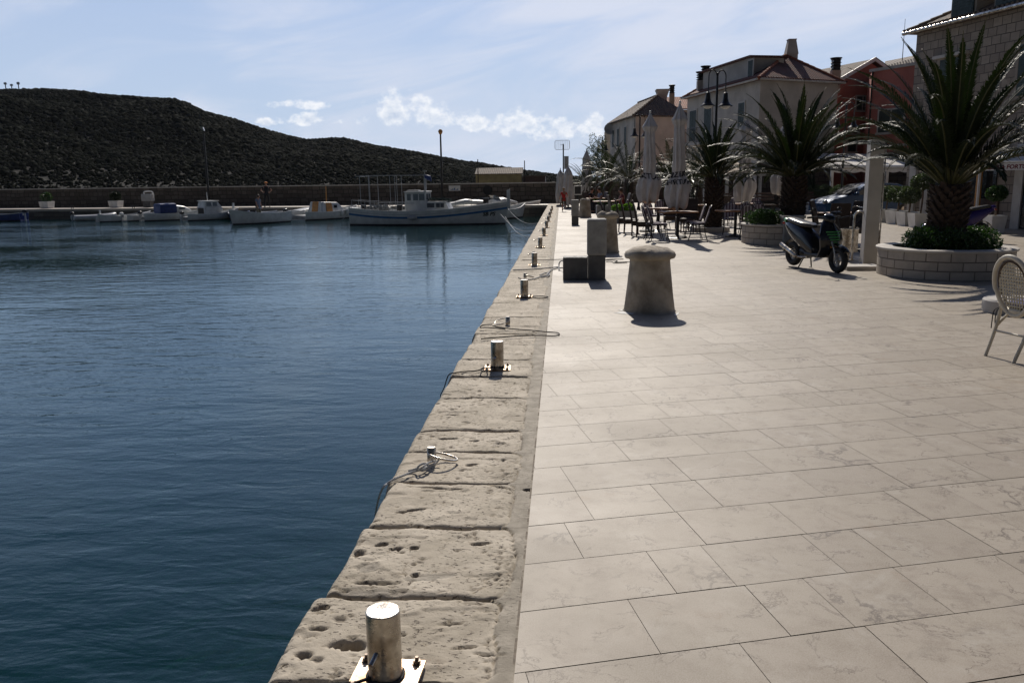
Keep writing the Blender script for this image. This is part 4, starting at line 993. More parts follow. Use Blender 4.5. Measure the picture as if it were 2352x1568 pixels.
chair('w', 1630, 31, 80, 'dark wicker chair in the shade behind the third palm')
chair('w', 1655, 30, 100, 'dark wicker chair in the shade right of the third palm trunk')
chair('w', 1960, 20.6, -140, 'dark wicker chair behind the scooter, right side of its table')
chair('w', 1925, 19.6, 80, 'dark wicker chair turned away in front of the table behind the scooter')
chair('w', 1895, 21.6, -30, 'dark wicker chair at the left of the table behind the scooter')
chair('m', 1502, 23.3, 2, 'metal chair left of the nearest table, rear one of its pair')
chair('m', 1515, 22.6, 2, 'metal chair left of the nearest table, front one of its pair')
chair('m', 1592, 23.7, 176, 'metal chair with lavender striped back, right of the nearest table, rear one')
chair('m', 1604, 22.9, 172, 'metal chair with lavender striped back, right of the nearest table, front one')
chair('m', 1399, 30, 0, 'metal chair with a striped cushion just right of the half hidden stone bollard')
chair('m', 1677, 25.3, -100, 'striped chair facing the camera at the left behind the table near the scooter')
chair('m', 1715, 25.4, -95, 'striped chair facing the camera at the centre behind the table near the scooter')
chair('m', 1745, 25.8, -90, 'striped chair facing the camera at the right behind the table near the scooter')
chair('m', 1717, 23.1, 80, 'dark chair with its back to the camera in front of the table near the scooter')
chair('m', 1748, 24.0, 60, 'dark chair turned away beside the planter shrub')
chair('m', 1498, 28.2, -60, 'striped chair facing the camera left of the left big parasol pole')
chair('m', 1522, 28.9, -80, 'striped chair facing the camera behind the left big parasol pole')
chair('m', 1690, 31.5, -90, 'striped chair in the shade left of the half hidden parasol')
chair('m', 1738, 31.5, -90, 'striped chair in the shade right of the half hidden parasol')
# ---- cream bistro chair at the right edge
fa, fb = g(2276, 816), g(2341, 833); vb = (fb-fa).normalized(); fw = Vector((-vb.y, vb.x, 0))      # fw points away to the right
t = thing('bistro_chair', 'cream cane bistro chair with a blue cushion, cut by the right edge of the picture', 'chair', ((fa+fb)/2), math.atan2(fw.y, fw.x))
hb_ = (fb-fa).length/2            # local +x forward, y sideways
hc = .92; ov = [(.06-.10*((.64+.28*math.sin(a))-.36)/.5, .205*math.cos(a)*(1 if math.sin(a) > -.2 else .92), .655+.265*math.sin(a)) for a in np.linspace(0, 2*math.pi, 48)[:-1]]
MB().tube(ov, .021, 10, closed=True).build('back_frame', M['chair_cream'], t, smooth=True)
MB().tube([(x+.012, y*.80, .655+(z-.655)*.84) for x, y, z in ov], .011, 8, closed=True).build('inner_hoop', M['bark'], t, smooth=True)
b = MB(); sp_ = .030
def ovx(z): return .06-.10*(z-.36)/.5+.012
for k in range(-8, 9):
    y = k*sp_; q = 1-(y/.165)**2
    if q > 0:
        h_ = .222*math.sqrt(q); b.tube([(ovx(.655-h_)+.003*math.sin(k), y, .655-h_), (ovx(.655), y, .655), (ovx(.655+h_), y, .655+h_)], .0075, 6)
for k in range(-10, 11):
    z = .655+k*sp_; q = 1-((z-.655)/.222)**2
    if q > 0:
        w_ = .165*math.sqrt(q); b.tube([(ovx(z), -w_, z), (ovx(z)-.004, 0, z), (ovx(z), w_, z)], .0075, 6)
b.build('cane_panel', M['cane'], t, smooth=True)
for sy in (-1, 1):
    MB().tube(smooth_path([(.035, sy*.165, .50), (.06, sy*.17, .44), (.03, sy*.175, .25), (-.06, sy*hb_, 0)], 4), .016, 8).build('leg', M['chair_cream'], t, smooth=True)
    MB().tube([(.44, sy*.17, .43), (.46, sy*.18, .0)], .016, 8).build('leg', M['chair_cream'], t, smooth=True)
    MB().tube(smooth_path([(.03, sy*.17, .27), (.13, sy*.165, .37), (.22, sy*.16, .42)], 5), .012, 8).build('brace', M['chair_cream'], t, smooth=True)
MB().tube([(.025, -.175, .23), (.025, .175, .23)], .010, 8).build('stretcher', M['chair_cream'], t, smooth=True)
MB().lathe([(.0, .40), (.20, .40), (.215, .42), (.215, .44), (.20, .455), (0, .455)], 32, (.25, 0, 0)).build('seat', M['chair_cream'], t, smooth=True)
o = MB().lathe([(.0, .457), (.17, .457), (.205, .475), (.205, .495), (.16, .515), (0, .52)], 32, (.25, 0, 0)).build('seat_cushion', M['cushion_blue'], t, smooth=True)
b = MB()
for sy in (-1, 1):
    for dx in (0, .03): b.tube(smooth_path([(.08, sy*.16, .46), (.04-dx, sy*.185, .42), (.03-dx, sy*.19, .33), (.05-dx*1.6, sy*.195, .25)], 4), .005, 5)
b.build('cushion_tie', M['dark_cloth'], o, smooth=True)
# round concrete parasol foot
pb = g(2292, 727); t = thing('parasol_foot', 'round pale concrete parasol foot with a hole, behind the cream chair', 'parasol foot', (pb.x+.36, pb.y+.34, 0), R(20))
MB().lathe([(.34, 0), (.35, .02), (.35, .145), (.33, .165), (.06, .165), (.05, .155), (.05, .06), (0, .06)], 48).build('foot_disc', M['trim'], t, smooth=True)
MB().box(-.10, .10, -.42, -.33, 0, .13).build('foot_block', M['trim'], t, bevel=.015)
# ---- scooters
def wheel(parent, x, r, wd, z=None, hub=True):
    z = r if z is None else z
    w_ = MB().tube([(x+(r-wd*.5)*math.cos(a), 0, z+(r-wd*.5)*math.sin(a)) for a in np.linspace(0, 2*math.pi, 40)[:-1]], wd*.5, 12, closed=True).build('wheel', M['rubber'], parent, smooth=True)
    b = MB(); ri = r-wd*.92; b.tube([(x+ri*math.cos(a), 0, z+ri*math.sin(a)) for a in np.linspace(0, 2*math.pi, 40)[:-1]], .014, 8, closed=True)
    b.cyl((x, -.05, z), (x, .05, z), .035, n=16)
    for k in range(3):
        a = k*2*math.pi/3+.4; d = Vector((math.cos(a), 0, math.sin(a))); e = Vector((-d.z, 0, d.x))
        c0 = Vector((x, 0, z)); b.loft([[c0+e*.035+Vector((0, s*.022, 0)) for s in (-1, 1)]+[c0-e*.035+Vector((0, s*.022, 0)) for s in (1, -1)],
                                         [c0+d*ri+e*.022+Vector((0, s*.014, 0)) for s in (-1, 1)]+[c0+d*ri-e*.022+Vector((0, s*.014, 0)) for s in (1, -1)]])
    b.build('rim', M['boat_grey'], w_, smooth=False)
    MB().tube([(x+.095*math.cos(a), .052, z+.095*math.sin(a)) for a in np.linspace(0, 2*math.pi, 28)[:-1]], .008, 6, closed=True).build('brake_disc', M['steel'], w_)
    return w_
def loftx(stations, n=20, p=2.6):
    rings = []
    for x, zc, hw, hh in stations:
        ring = []
        for k in range(n):
            a = 2*math.pi*k/n; c_, s_ = math.cos(a), math.sin(a)
            ring.append((x, hw*math.copysign(abs(c_)**(2/p), c_), zc+hh*math.copysign(abs(s_)**(2/p), s_)))
        rings.append(ring)
    return rings
def scooter(loc, rz, label, colour='black'):
    t = thing('scooter', label, 'scooter', loc, rz, 'parked scooters'); bm_ = M['gloss_black'] if colour == 'black' else M['purple']
    # wheelbase 1.24: front wheel at x = .62, rear at -.62 ; steering slightly turned
    wheel(t, .64, .225, .11); wheel(t, -.60, .225, .12, .245)
    MB().loft(loftx([(-.86, .80, .03, .02), (-.80, .79, .09, .06), (-.62, .71, .145, .14), (-.42, .62, .165, .19), (-.22, .54, .17, .22), (-.02, .44, .165, .19), (.10, .34, .15, .09)])).build('body', bm_, t, smooth=True)
    MB().box(-.12, .34, -.15, .15, .24, .31).build('footboard', M['black'], t, bevel=.02)
    # leg shield: curved plate from the footboard up to the bars
    sh = []
    for x, z, hw in ((.28, .25, .16), (.42, .40, .205), (.44, .55, .235), (.41, .70, .22), (.35, .82, .15), (.31, .90, .08)):
        sh.append([(x+.10*(1-(v/1.0)**2), hw*v, z) for v in np.linspace(-1, 1, 13)]+[(x-.03+.06*(1-v*v), hw*v*.97, z) for v in np.linspace(1, -1, 13)])
    fs = MB().loft(sh).build('front_shield', bm_, t, smooth=True)
    if colour == 'black':
        for k in range(5):
            b = MB(); z = .70-.045*k; w2 = .15-.018*k; xx = np.interp(z, [.25, .40, .55, .70, .82], [.28, .42, .44, .41, .35])
            hwz = np.interp(z, [.25, .40, .55, .70, .82], [.16, .205, .235, .22, .15]); top = []; bot = []
            for v in np.linspace(-w2, w2, 7): px_ = xx+.10*(1-(v/hwz)**2)+.004; top.append((px_, v, z+.011)); bot.append((px_, v, z-.010))
            b.loft([bot, top], cap=False, closed=False); b.build('green_stripe', M['green'], fs, fix=False)
        for sy in (-1, 1): MB().ell((.515, sy*.06, .44), (.02, .022, .02), 10, 6).build('indicator', M['orange'], fs)
    MB().loft(loftx([(.26, .90, .05, .04), (.31, .93, .10, .075), (.38, .93, .10, .07), (.44, .90, .06, .05), (.46, .885, .02, .02)])).build('handlebar_cowl', bm_, t, smooth=True)
    MB().ell((.435, 0, .90), (.03, .055, .035), 14, 8).build('headlight', M['glass_dark'], t, smooth=True)
    hb = MB().tube(smooth_path([(.20, -.33, .94), (.25, -.2, .95), (.30, 0, .94), (.25, .2, .95), (.20, .33, .94)]), .013, 8).build('handlebar', M['black'], t, smooth=True)
    for sy in (-1, 1):
        MB().cyl((.19, sy*.34, .94), (.235, sy*.24, .947), .019, n=10).build('grip', M['rubber'], hb)
        MB().tube([(.27, sy*.17, .95), (.26, sy*.24, 1.06)], .006, 6).build('mirror_stalk', M['black'], hb)
        MB().ell((.26, sy*.26, 1.08), (.018, .055, .035), 12, 8).build('mirror', M['black'], hb, smooth=True)
    # seat
    MB().loft(loftx([(-.78, .865, .06, .025), (-.70, .87, .115, .045), (-.50, .835, .13, .05), (-.30, .80, .14, .05), (-.12, .785, .11, .045), (-.03, .77, .05, .03)])).build('seat', M['seat'], t, smooth=True)
    MB().loft(loftx([(-.90, .87, .03, .02), (-.84, .86, .085, .045), (-.76, .84, .10, .05)])).build('tail_panel', M['green'] if colour == 'black' else bm_, t, smooth=True)
    MB().ell((-.89, 0, .80), (.02, .08, .025)).build('tail_light', M['tail'], t, smooth=True)
    if colour == 'black':
        b = MB()
        for sy in (-1, 1): b.quad((-.30, sy*.158, .66), (-.40, sy*.158, .58), (-.24, sy*.162, .56), (-.26, sy*.162, .58))
        b.build('side_flash', M['green'], t, fix=False)
    MB().tube([(.64, .055, .225), (.60, .06, .40), (.50, .06, .56)], .018, 8).build('fork_leg', M['steel'], t, smooth=True)
    MB().tube([(.64, -.055, .225), (.60, -.06, .40), (.50, -.06, .56)], .018, 8).build('fork_leg', M['steel'], t, smooth=True)
    b = MB(); rg = []
    for a in np.linspace(R(35), R(165), 12):
        c_, s_ = math.cos(a), math.sin(a)
        rg.append([(.64+.25*c_, v*.065, .225+(.25+.02*(1-v*v))*s_) for v in np.linspace(-1, 1, 7)]+[(.64+.24*c_, v*.06, .225+(.24)*s_) for v in np.linspace(1, -1, 7)])
    b.loft(rg).build('mudguard', bm_, t, smooth=True)
    rg = []
    for a in np.linspace(R(70), R(175), 10):
        c_, s_ = math.cos(a), math.sin(a)
        rg.append([(-.60+.26*c_, v*.06, .245+.27*s_) for v in np.linspace(-1, 1, 5)]+[(-.60+.25*c_, v*.055, .245+.255*s_) for v in np.linspace(1, -1, 5)])
    MB().loft(rg).build('rear_mudguard', M['black'], t, smooth=True)
    MB().loft(loftx([(-.62, .26, .06, .05), (-.40, .28, .09, .10), (-.16, .28, .08, .08), (-.08, .28, .05, .04)])).build('engine_cover', M['black'], t, smooth=True).location = (0, .05, 0)
    MB().tube(smooth_path([(-.10, -.10, .22), (-.3, -.14, .22), (-.5, -.15, .30), (-.82, -.15, .42)]), [.02]*11+[.045]*10+[.04]*9+[.02], 10).build('exhaust', M['steel'], t, smooth=True)
    b = MB()
    for sy in (-1, 1): b.tube([(-.20, sy*.07, .22), (-.26, sy*.14, .02), (-.32, sy*.15, .012)], .013, 6)
    b.cyl((-.20, -.09, .2), (-.20, .09, .2), .013, n=8); b.build('centre_stand', M['iron'], t)
    return t
sf, sr = g(1914, 629), g(1829, 613); sf.z = sr.z = 0
mid = (sf+sr)/2+Vector((.03, .12, 0)); dv = sf-sr; scooter((mid.x, mid.y, 0), math.atan2(dv.y, dv.x)+.12, 'black scooter with acid green stripes on its centre stand, facing the camera')
q = g(2200, 560); sc2 = scooter((q.x+.25, q.y+.7, 0), R(178), 'dark purple scooter parked behind the nearest palm planter', 'purple'); 
# ---- car
def car(loc, rz):
    t = thing('parked_car', 'small blue car parked behind the awning post', 'car', loc, rz); W_ = .82
    side = [(-1.95, .30), (-1.98, .62), (-1.90, .86), (-1.55, 1.20), (-1.15, 1.36), (-.2, 1.42), (.35, 1.36), (1.0, .95), (1.75, .80), (1.95, .62), (1.97, .30), (1.62, .22), (1.22, .22), (-.95, .22), (-1.6, .22)]
    b = MB(); rg = []
    for y, s, in ((-1, .80), (-.93, .97), (-.6, 1), (.6, 1), (.93, .97), (1, .80)):
        rg.append([(x*(1 if z < .8 else (.985 if abs(y) < .9 else .93)), y*W_*(1 if z < .9 else (1-.22*(z-.9)/.5)), .22+(z-.22)*(1 if abs(y) < .9 else .985)) for x, z in side])
    b.loft(rg).build('body', M['car_blue'], t, smooth=True)
    for sy in (-1, 1):
        b = MB(); yy = lambda z: sy*(W_*(1-.22*(z-.9)/.5)+.006) if z > .9 else sy*(W_+.006)
        b.quad(*[(x, yy(z), z) for x, z in ((-1.35, .93), (-1.2, 1.22), (-.95, 1.29), (-.2, 1.33), (.28, 1.27), (.80, .95))]); b.build('side_window', M['glass_dark'], t, fix=False)
    b = MB(); b.quad((.42, -.60, 1.335), (.42, .60, 1.335), (1.02, .70, .97), (1.02, -.70, .97)); o = b.build('windscreen', M['glass_dark'], t, fix=False); o.location = (.03, 0, .02)
    for x in (-1.28, 1.42):
        for sy in (-1, 1):
            w_ = MB().cyl((x, sy*.66, .30), (x, sy*.835, .30), .30, n=28).build('wheel', M['rubber'], t, bevel=.02); MB().cyl((x, sy*.83, .30), (x, sy*.842, .30), .19, n=20).build('rim', M['steel'], w_)
    for sy in (-1, 1): MB().ell((1.90, sy*.58, .68), (.10, .15, .09), 12, 8).build('headlight', M['glass_boat'], t, smooth=True); MB().ell((.75, sy*.90, 1.0), (.08, .09, .06)).build('mirror', M['car_blue'], t, smooth=True)
cc = at(1985, 470, 35); car((cc.x, 35, 0), R(187))
# ---- olive balls in white pots, clipped ball
def topiary(px, Y, rb, hb, hp, pw, label, grp, seed, stem=.03):
    t = thing('potted_tree', label, 'potted tree', (xat(px, 480, Y), Y, 0), R(seed*7 % 20), grp)
    b = MB(); k = pw/2; b.loft([[(-k*.8, -k*.8, 0), (k*.8, -k*.8, 0), (k*.8, k*.8, 0), (-k*.8, k*.8, 0)], [(-k, -k, hp), (k, -k, hp), (k, k, hp), (-k, k, hp)], [(-k+.04, -k+.04, hp), (k-.04, -k+.04, hp), (k-.04, k-.04, hp), (-k+.04, k-.04, hp)], [(-k+.05, -k+.05, hp-.06), (k-.05, -k+.05, hp-.06), (k-.05, k-.05, hp-.06), (-k+.05, k-.05, hp-.06)]]).build('pot', M['white_paint'], t)
    MB().tube(smooth_path([(0, 0, hp-.07), (.03, 0, (hp+hb)/2), (0, 0, hb)], 4), stem, 8).build('trunk', M['bark'], t, smooth=True)
    leafball('crown', [((0, 0, hb), (rb, rb, rb*.8)), ((rb*.4, 0, hb+.05), (rb*.6, rb*.6, rb*.6)), ((-rb*.4, .1, hb-.03), (rb*.6, rb*.6, rb*.5))], 2600, .075, M['olive'] if seed < 50 else M['bush'], t, seed=seed, elong=2.6)
for i, (px, Y) in enumerate([(2115, 28.0), (2088, 29.0), (2062, 30.2), (2035, 31.5), (1950, 37), (1925, 38.5), (1892, 40), (1868, 42)]):
    topiary(px, Y, .36 if i else .34, 1.02 if i else 1.45, .46, .60, ['taller olive tree in a white pot left of the nearest palm trunk', 'round olive tree in a white pot, second left of the nearest palm trunk', 'round olive tree in a white pot, third left of the nearest palm trunk', 'round olive tree in a white pot just right of the tall pillar',
             'round olive tree in a white pot left of the tall pillar', 'round olive tree in a white pot in front of the blue car', 'round olive tree in a white pot by the awning post', 'leftmost round olive tree in a white pot, above the scooter seat'][i], 'olive trees in white square pots', i+3)
topiary(2287, 25.0, .27, 1.12, .50, .46, 'dark clipped ball tree in a white pot at the pizzeria door', 'ball tree at the door', 61)
# green planter boxes by the far tables
for i, (px, Y, s) in enumerate([(1432, 33, 1.0), (1640, 36, 1.0), (1398, 41, 1.2), (1367, 46, 1.1)]):
    t = thing('planter_box', ['pale planter box with bright green plant right of the far wicker chairs', 'pale planter box with a green plant behind the PIZZERIA parasol', 'pale planter box with sparse plants left of the dark palm', 'pale planter box by the seated people'][i], 'planter box', (xat(px, 470, Y), Y, 0), R(5), 'planter boxes among the tables')
    MB().box(-.5*s, .5*s, -.2, .2, 0, .46).build('box', M['concrete'], t, bevel=.01)
    leafball('plant', [((-.25*s, 0, .56), (.22, .16, .14)), ((.2*s, 0, .58), (.24, .16, .17))], 1300, .08, M['bush_bright'] if i != 2 else M['bush'], t, seed=i+31)
# ================================================================ BUILDINGS
def V2(p, z=0): return Vector((p[0], p[1], z))
class Wall:
    """a straight wall between two ground points, outward side given by a point in front of it"""
    def __init__(s, a, b, front):
        s.a = Vector((a[0], a[1], 0)); s.b = Vector((b[0], b[1], 0)); s.d = (s.b-s.a); s.len = s.d.length; s.d.normalize()
        n = Vector((-s.d.y, s.d.x, 0)); s.n = n if n.dot(Vector((front[0], front[1], 0))-s.a) > 0 else -n
    def p(s, u, z, off=0): return s.a+s.d*u+s.n*off+Vector((0, 0, z))
    def slab(s, u0, u1, z0, z1, o0, o1, b=None):
        b = b or MB()
        return b.loft([[s.p(u0, z0, o0), s.p(u1, z0, o0), s.p(u1, z0, o1), s.p(u0, z0, o1)], [s.p(u0, z1, o0), s.p(u1, z1, o0), s.p(u1, z1, o1), s.p(u0, z1, o1)]])
    def at_px(s, px, z=3):
        lo, hi = -3.0, s.len+6
        f = lambda u: (lambda q: (lambda v: 1176+FOC*v.x/-v.z)(MR.transposed() @ (q-Vector((0, 0, EYE)))))(s.p(u, z))
        for _ in range(40):
            m_ = (lo+hi)/2
            if (f(m_) < px) == (f(hi) > f(lo)): lo = m_
            else: hi = m_
        return (lo+hi)/2
    def window(s, u, z, w_, h_, parent, shut='closed', frame='trim'):
        b = MB(); f = .09
        s.slab(u-w_/2-f, u-w_/2, z-f, z+h_+f, .003, .05, b); s.slab(u+w_/2, u+w_/2+f, z-f, z+h_+f, .003, .05, b)
        s.slab(u-w_/2, u+w_/2, z+h_, z+h_+f, .003, .05, b); s.slab(u-w_/2-.04-f, u+w_/2+.04+f, z-f-.03, z-.0, .003, .10, b)
        o = b.build('window', M[frame], parent)
        s.slab(u-w_/2, u+w_/2, z, z+h_, .003, .012).build('pane', M['glass_dark'], o)
        if shut == 'closed':
            for k in (0, 1):
                b = MB(); u0 = u-w_/2+k*w_/2+.008; u1 = u0+w_/2-.016; s.slab(u0, u1, z, z+h_, .013, .045, b)
                nn = int(h_/.09)
                for j in range(nn): s.slab(u0+.04, u1-.04, z+.04+j*(h_-.06)/nn, z+.07+j*(h_-.06)/nn, .045, .058, b)
                b.build('shutter', M['shutter'], o)
        return o
def roof_solid(E, Rg, m, parent, z0, th=.12):
    """E eave corners (4, in order), Rg two ridge points or one apex"""
    up = [Vector((p[0], p[1], z0)) for p in E]; dn = [p-Vector((0, 0, th)) for p in up]; r = [Vector(p) for p in Rg]
    b = MB(); vs = up+dn+r
    fs = [(i+4, (i+1) % 4+4, (i+1) % 4, i) for i in range(4)]+[(7, 6, 5, 4)]
    fs += [(0, 1, 8), (1, 2, 9, 8), (2, 3, 9), (3, 0, 8, 9)] if len(r) == 2 else [(i, (i+1) % 4, 8) for i in range(4)]
    b.add(vs, fs); return b.build('roof', m, parent, uv=True)
def ridge_caps(pairs, m, roof):
    for a, c in pairs:
        b = MB(); a, c = Vector(a), Vector(c); n = max(2, int((c-a).length/.38))
        for k in range(n): b.cyl(a+(c-a)*(k/n), a+(c-a)*((k+1.08)/n), .10, .075, 8)
        b.build('ridge_tiles', m, roof)
def eave_tiles(w_, z, off, m, roof, u0=-.3, u1=None, step=.19):
    b = MB(); u = u0; u1 = u1 or w_.len+.3
    while u < u1: b.cyl(w_.p(u, z, off-.25), w_.p(u, z-.05, off+.05), .062, .062, 6); u += step
    b.build('eave_tiles', m, roof)
def chimney(c, z0, z1, w_, parent, kind='flue', m='plaster'):
    b = MB(); k = w_/2; x, y = c
    if kind == 'taper':
        b.box(x-k*1.1, x+k*1.1, y-k, y+k, z0, z0+(z1-z0)*.28); b.box(x-k*.92, x+k*.92, y-k*.9, y+k*.9, z0+(z1-z0)*.28, z0+(z1-z0)*.68)
        b.loft([[(x-k, y-k, z0+(z1-z0)*.681), (x+k, y-k, z0+(z1-z0)*.681), (x+k, y+k, z0+(z1-z0)*.681), (x-k, y+k, z0+(z1-z0)*.681)], [(x-k*.62, y-k*.6, z1-.05), (x+k*.62, y-k*.6, z1-.05), (x+k*.62, y+k*.6, z1-.05), (x-k*.62, y+k*.6, z1-.05)]])
        b.box(x-k*.7, x+k*.7, y-k*.7, y+k*.7, z1-.049, z1)
        return b.build('chimney', M[m], parent)
    if kind == 'flare':
        b.box(x-k*.7, x+k*.7, y-k*.7, y+k*.7, z0, z0+(z1-z0)*.45)
        b.loft([[(x-k*.7, y-k*.7, z0+(z1-z0)*.451), (x+k*.7, y-k*.7, z0+(z1-z0)*.451), (x+k*.7, y+k*.7, z0+(z1-z0)*.451), (x-k*.7, y+k*.7, z0+(z1-z0)*.451)], [(x-k, y-k, z1-.12), (x+k, y-k, z1-.12), (x+k, y+k, z1-.12), (x-k, y+k, z1-.12)]])
        b.box(x-k*1.05, x+k*1.05, y-k*1.05, y+k*1.05, z1-.119, z1)
        return b.build('chimney', M[m], parent)
    b.box(x-k, x+k, y-k, y+k, z0, z0+(z1-z0)*.62); o = b.build('chimney', M[m], parent)
    b = MB(); b.box(x-k*.85, x+k*.85, y-k*.85, y+k*.85, z0+(z1-z0)*.621, z1-.1)
    for j in range(4): q = z0+(z1-z0)*(.64+.09*j); b.lathe([(k*1.05, 0), (k*1.3, .03), (k*1.05, .06)], 14, (x, y, q))
    b.lathe([(k*1.35, 0), (k*1.4, .04), (0, .09)], 14, (x, y, z1-.1)); b.build('cowl', M['iron'], o); return o
def footprint_walls(P, h, m, parent, name='wall', z0=-.1):
    return MB().loft([[Vector((p[0], p[1], z0)) for p in P], [Vector((p[0], p[1], h)) for p in P]]).build(name, m, parent, uv=True)
def out(P, o):
    c = sum((Vector((p[0], p[1], 0)) for p in P), Vector())/len(P); r = []
    for i in range(len(P)):
        a, b_, d = V2(P[i-1]), V2(P[i]), V2(P[(i+1) % len(P)]); e1 = (b_-a).normalized(); e2 = (b_-d).normalized(); r.append(b_+(e1+e2)*o)
    return r
# ---- white house with the long dormer
C, Rr, Lf = Vector((10.86, 47.89, 0)), Vector((15.86, 50.58, 0)), Vector((8.40, 57.97, 0)); Bk = Rr+Lf-C; EH = 7.0
h1 = thing('white_house', 'white house with red hipped roof, long dormer and tall tapered white chimney', 'house')
footprint_walls([C, Rr, Bk, Lf], EH-.05, M['plaster'], h1)
r1_, r2_ = at(1803, 127, 52.3), C+(Rr-C)*.5+(Lf-C)*.80; r2_.z = r1_.z
E1 = out([C, Rr, Bk, Lf], .28); rf = roof_solid(E1, [r1_, r2_], M['roof_red'], h1, EH, .1)
ez = lambda p: Vector((p.x, p.y, EH))
ridge_caps([(ez(E1[0]), r1_), (ez(E1[1]), r1_), (ez(E1[3]), r2_)], M['roof_orange'], rf)
wf = Wall(C, Rr, (0, 0)); wl_ = Wall(Lf, C, (0, 50))
eave_tiles(wf, EH+.04, .33, M['roof_red'], rf); eave_tiles(wl_, EH+.04, .33, M['roof_red'], rf)
MB().tube([wl_.p(-.2, EH-.07, .34), wl_.p(wl_.len+.3, EH-.07, .34)], .06, 8).build('gutter', M['trim'], h1)
MB().tube([wf.p(-.3, EH-.07, .34), wf.p(wf.len+.2, EH-.07, .34)], .06, 8).build('gutter', M['trim'], h1)
b = MB(); wl_.slab(1.2, wl_.len-2.4, EH+.1, EH+1.42, -2.6, -.55, b); dm = b.build('dormer', M['plaster'], h1)
b = MB(); wl_.slab(.9, wl_.len-2.15, EH+1.421, EH+1.52, -2.9, -.35, b); b.build('dormer_roof', M['roof_red'], dm, uv=True)
for px in (1704, 1752):
    pass
u = wl_.at_px(1704, 7.6); wl_d = Wall(wl_.p(0, 0, -.55), wl_.p(wl_.len, 0, -.55), (0, 50)); wl_d.window(u, EH+.30, .62, .95, h1)
wl_.window(wl_.at_px(1703, 5), 4.55, .8, 1.35, h1)
for px in (1592, 1626): wl_.window(wl_.at_px(px, 5), 4.1, 1.1, 1.95, h1, shut='closed')
b = MB(); ub0, ub1 = wl_.at_px(1583, 4), wl_.at_px(1645, 4); wl_.slab(ub0, ub1, 3.75, 3.9, .002, .95, b); bal = b.build('balcony', M['trim'], h1)
b = MB(); n = int(abs(ub1-ub0)/.13)
for k in range(n+1):
    q = wl_.p(ub0+(ub1-ub0)*k/n, 3.9, .9); b.cyl(q, q+Vector((0, 0, .9)), .009, n=5)
b.tube([wl_.p(ub0, 4.8, .9), wl_.p(ub1, 4.8, .9)], .02, 6); b.build('railing', M['iron'], bal)
for px in (1600, 1640, 1690): wl_.window(wl_.at_px(px, 2), .9, 1.0, 1.5, h1)
wf.slab(0, wf.len, 0, 3.1, .003, .03).build('stone_base', M['rubble'], h1, uv=True)
for px in (1790, 1850): wf.window(wf.at_px(px, 1.5), .9, .8, 1.2, h1)
cx = at(1815, 165, 52.6); chimney((cx.x, 52.6), cx.z-.9, ztop(1815, 91, 52.6), .70, h1, 'taper')
cx = at(1612, 201, 57.5); chimney((cx.x, 57.5), cx.z-.6, ztop(1612, 163, 57.5), .62, h1, 'flue'); cx = at(1620, 190, 58.2); chimney((cx.x, 58.2), cx.z-.6, ztop(1620, 150, 58.2), .5, h1, 'flue')
cx = at(1918, 182, 52.8); chimney((cx.x, 52.8), cx.z-.8, ztop(1918, 131, 52.8), .5, h1, 'flue', 'plaster_warm')
# ---- far white house
C2, L2, R2 = Vector((6.02, 70.03, 0)), Vector((4.53, 79.5, 0)), Vector((10.5, 71.98, 0)); B2 = R2+L2-C2
h2 = thing('white_house', 'far white house with brown hipped roof and a satellite dish', 'house')
footprint_walls([C2, R2, B2, L2], 6.75, M['plaster'], h2)
ra, rb2 = at(1510, 219, 72.8), at(1466, 236, 77.5); E2 = out([C2, R2, B2, L2], .3); rf = roof_solid(E2, [ra, rb2], M['roof_brown'], h2, 6.8, .1)
ridge_caps([(Vector((E2[0].x, E2[0].y, 6.8)), ra), (rb2, ra)], M['roof_brown'], rf)
w2l = Wall(L2, C2, (0, 70)); w2f = Wall(C2, R2, (0, 0))
for px in (1418, 1445, 1476): pass
for px in (1409, 1420.5, 1437): w2l.window(w2l.at_px(px, 5.5), 4.6, .85, 1.5, h2); 
for px in (1411, 1424, 1440): w2l.window(w2l.at_px(px, 2), .4, 1.0, 2.1, h2)
w2f.window(w2f.at_px(1500, 5), 1.0, 1.2, 2.0, h2); w2f.window(w2f.at_px(1540, 5), 1.0, .9, 1.4, h2)
cx = at(1521, 220, 74); chimney((cx.x, 74), cx.z-.7, ztop(1521, 206, 74), 1.05, h2, 'flare'); 
cx = at(1543, 225, 75); chimney((cx.x, 75), cx.z-.9, ztop(1543, 194, 75), .42, h2, 'flue', 'ashlar')
t = thing('satellite_dish', 'round satellite dish on the left corner of the far white house', 'satellite dish', at(1401, 297, 78.5), R(-20))
MB().lathe([(0, 0), (.3, .03), (.52, .12), (.53, .12), (.3, .01), (0, -.02)], 28, cap=False).build('dish', M['boat_grey'], t, smooth=True).rotation_euler = (R(75), 0, R(15))
MB().cyl((0, .05, 0), (.7, .3, -.2), .03, n=8).build('bracket', M['iron'], t)
p0 = at(1388, 330, 82); t = thing('low_annex', 'low pale annex with a roof terrace beside the far white house', 'annex', (p0.x, 82, 0)); za = ztop(1400, 303, 82)
MB().box(0, 2.0, 0, 6, 0, za-.9).build('wall', M['plaster'], t, uv=True); MB().box(-.1, 2.1, -.1, 6.1, za-.899, za-.78).build('cornice', M['trim'], t)
MB().box(0, 1.9, 0, .18, za-.779, za).build('terrace_parapet', M['plaster'], t)
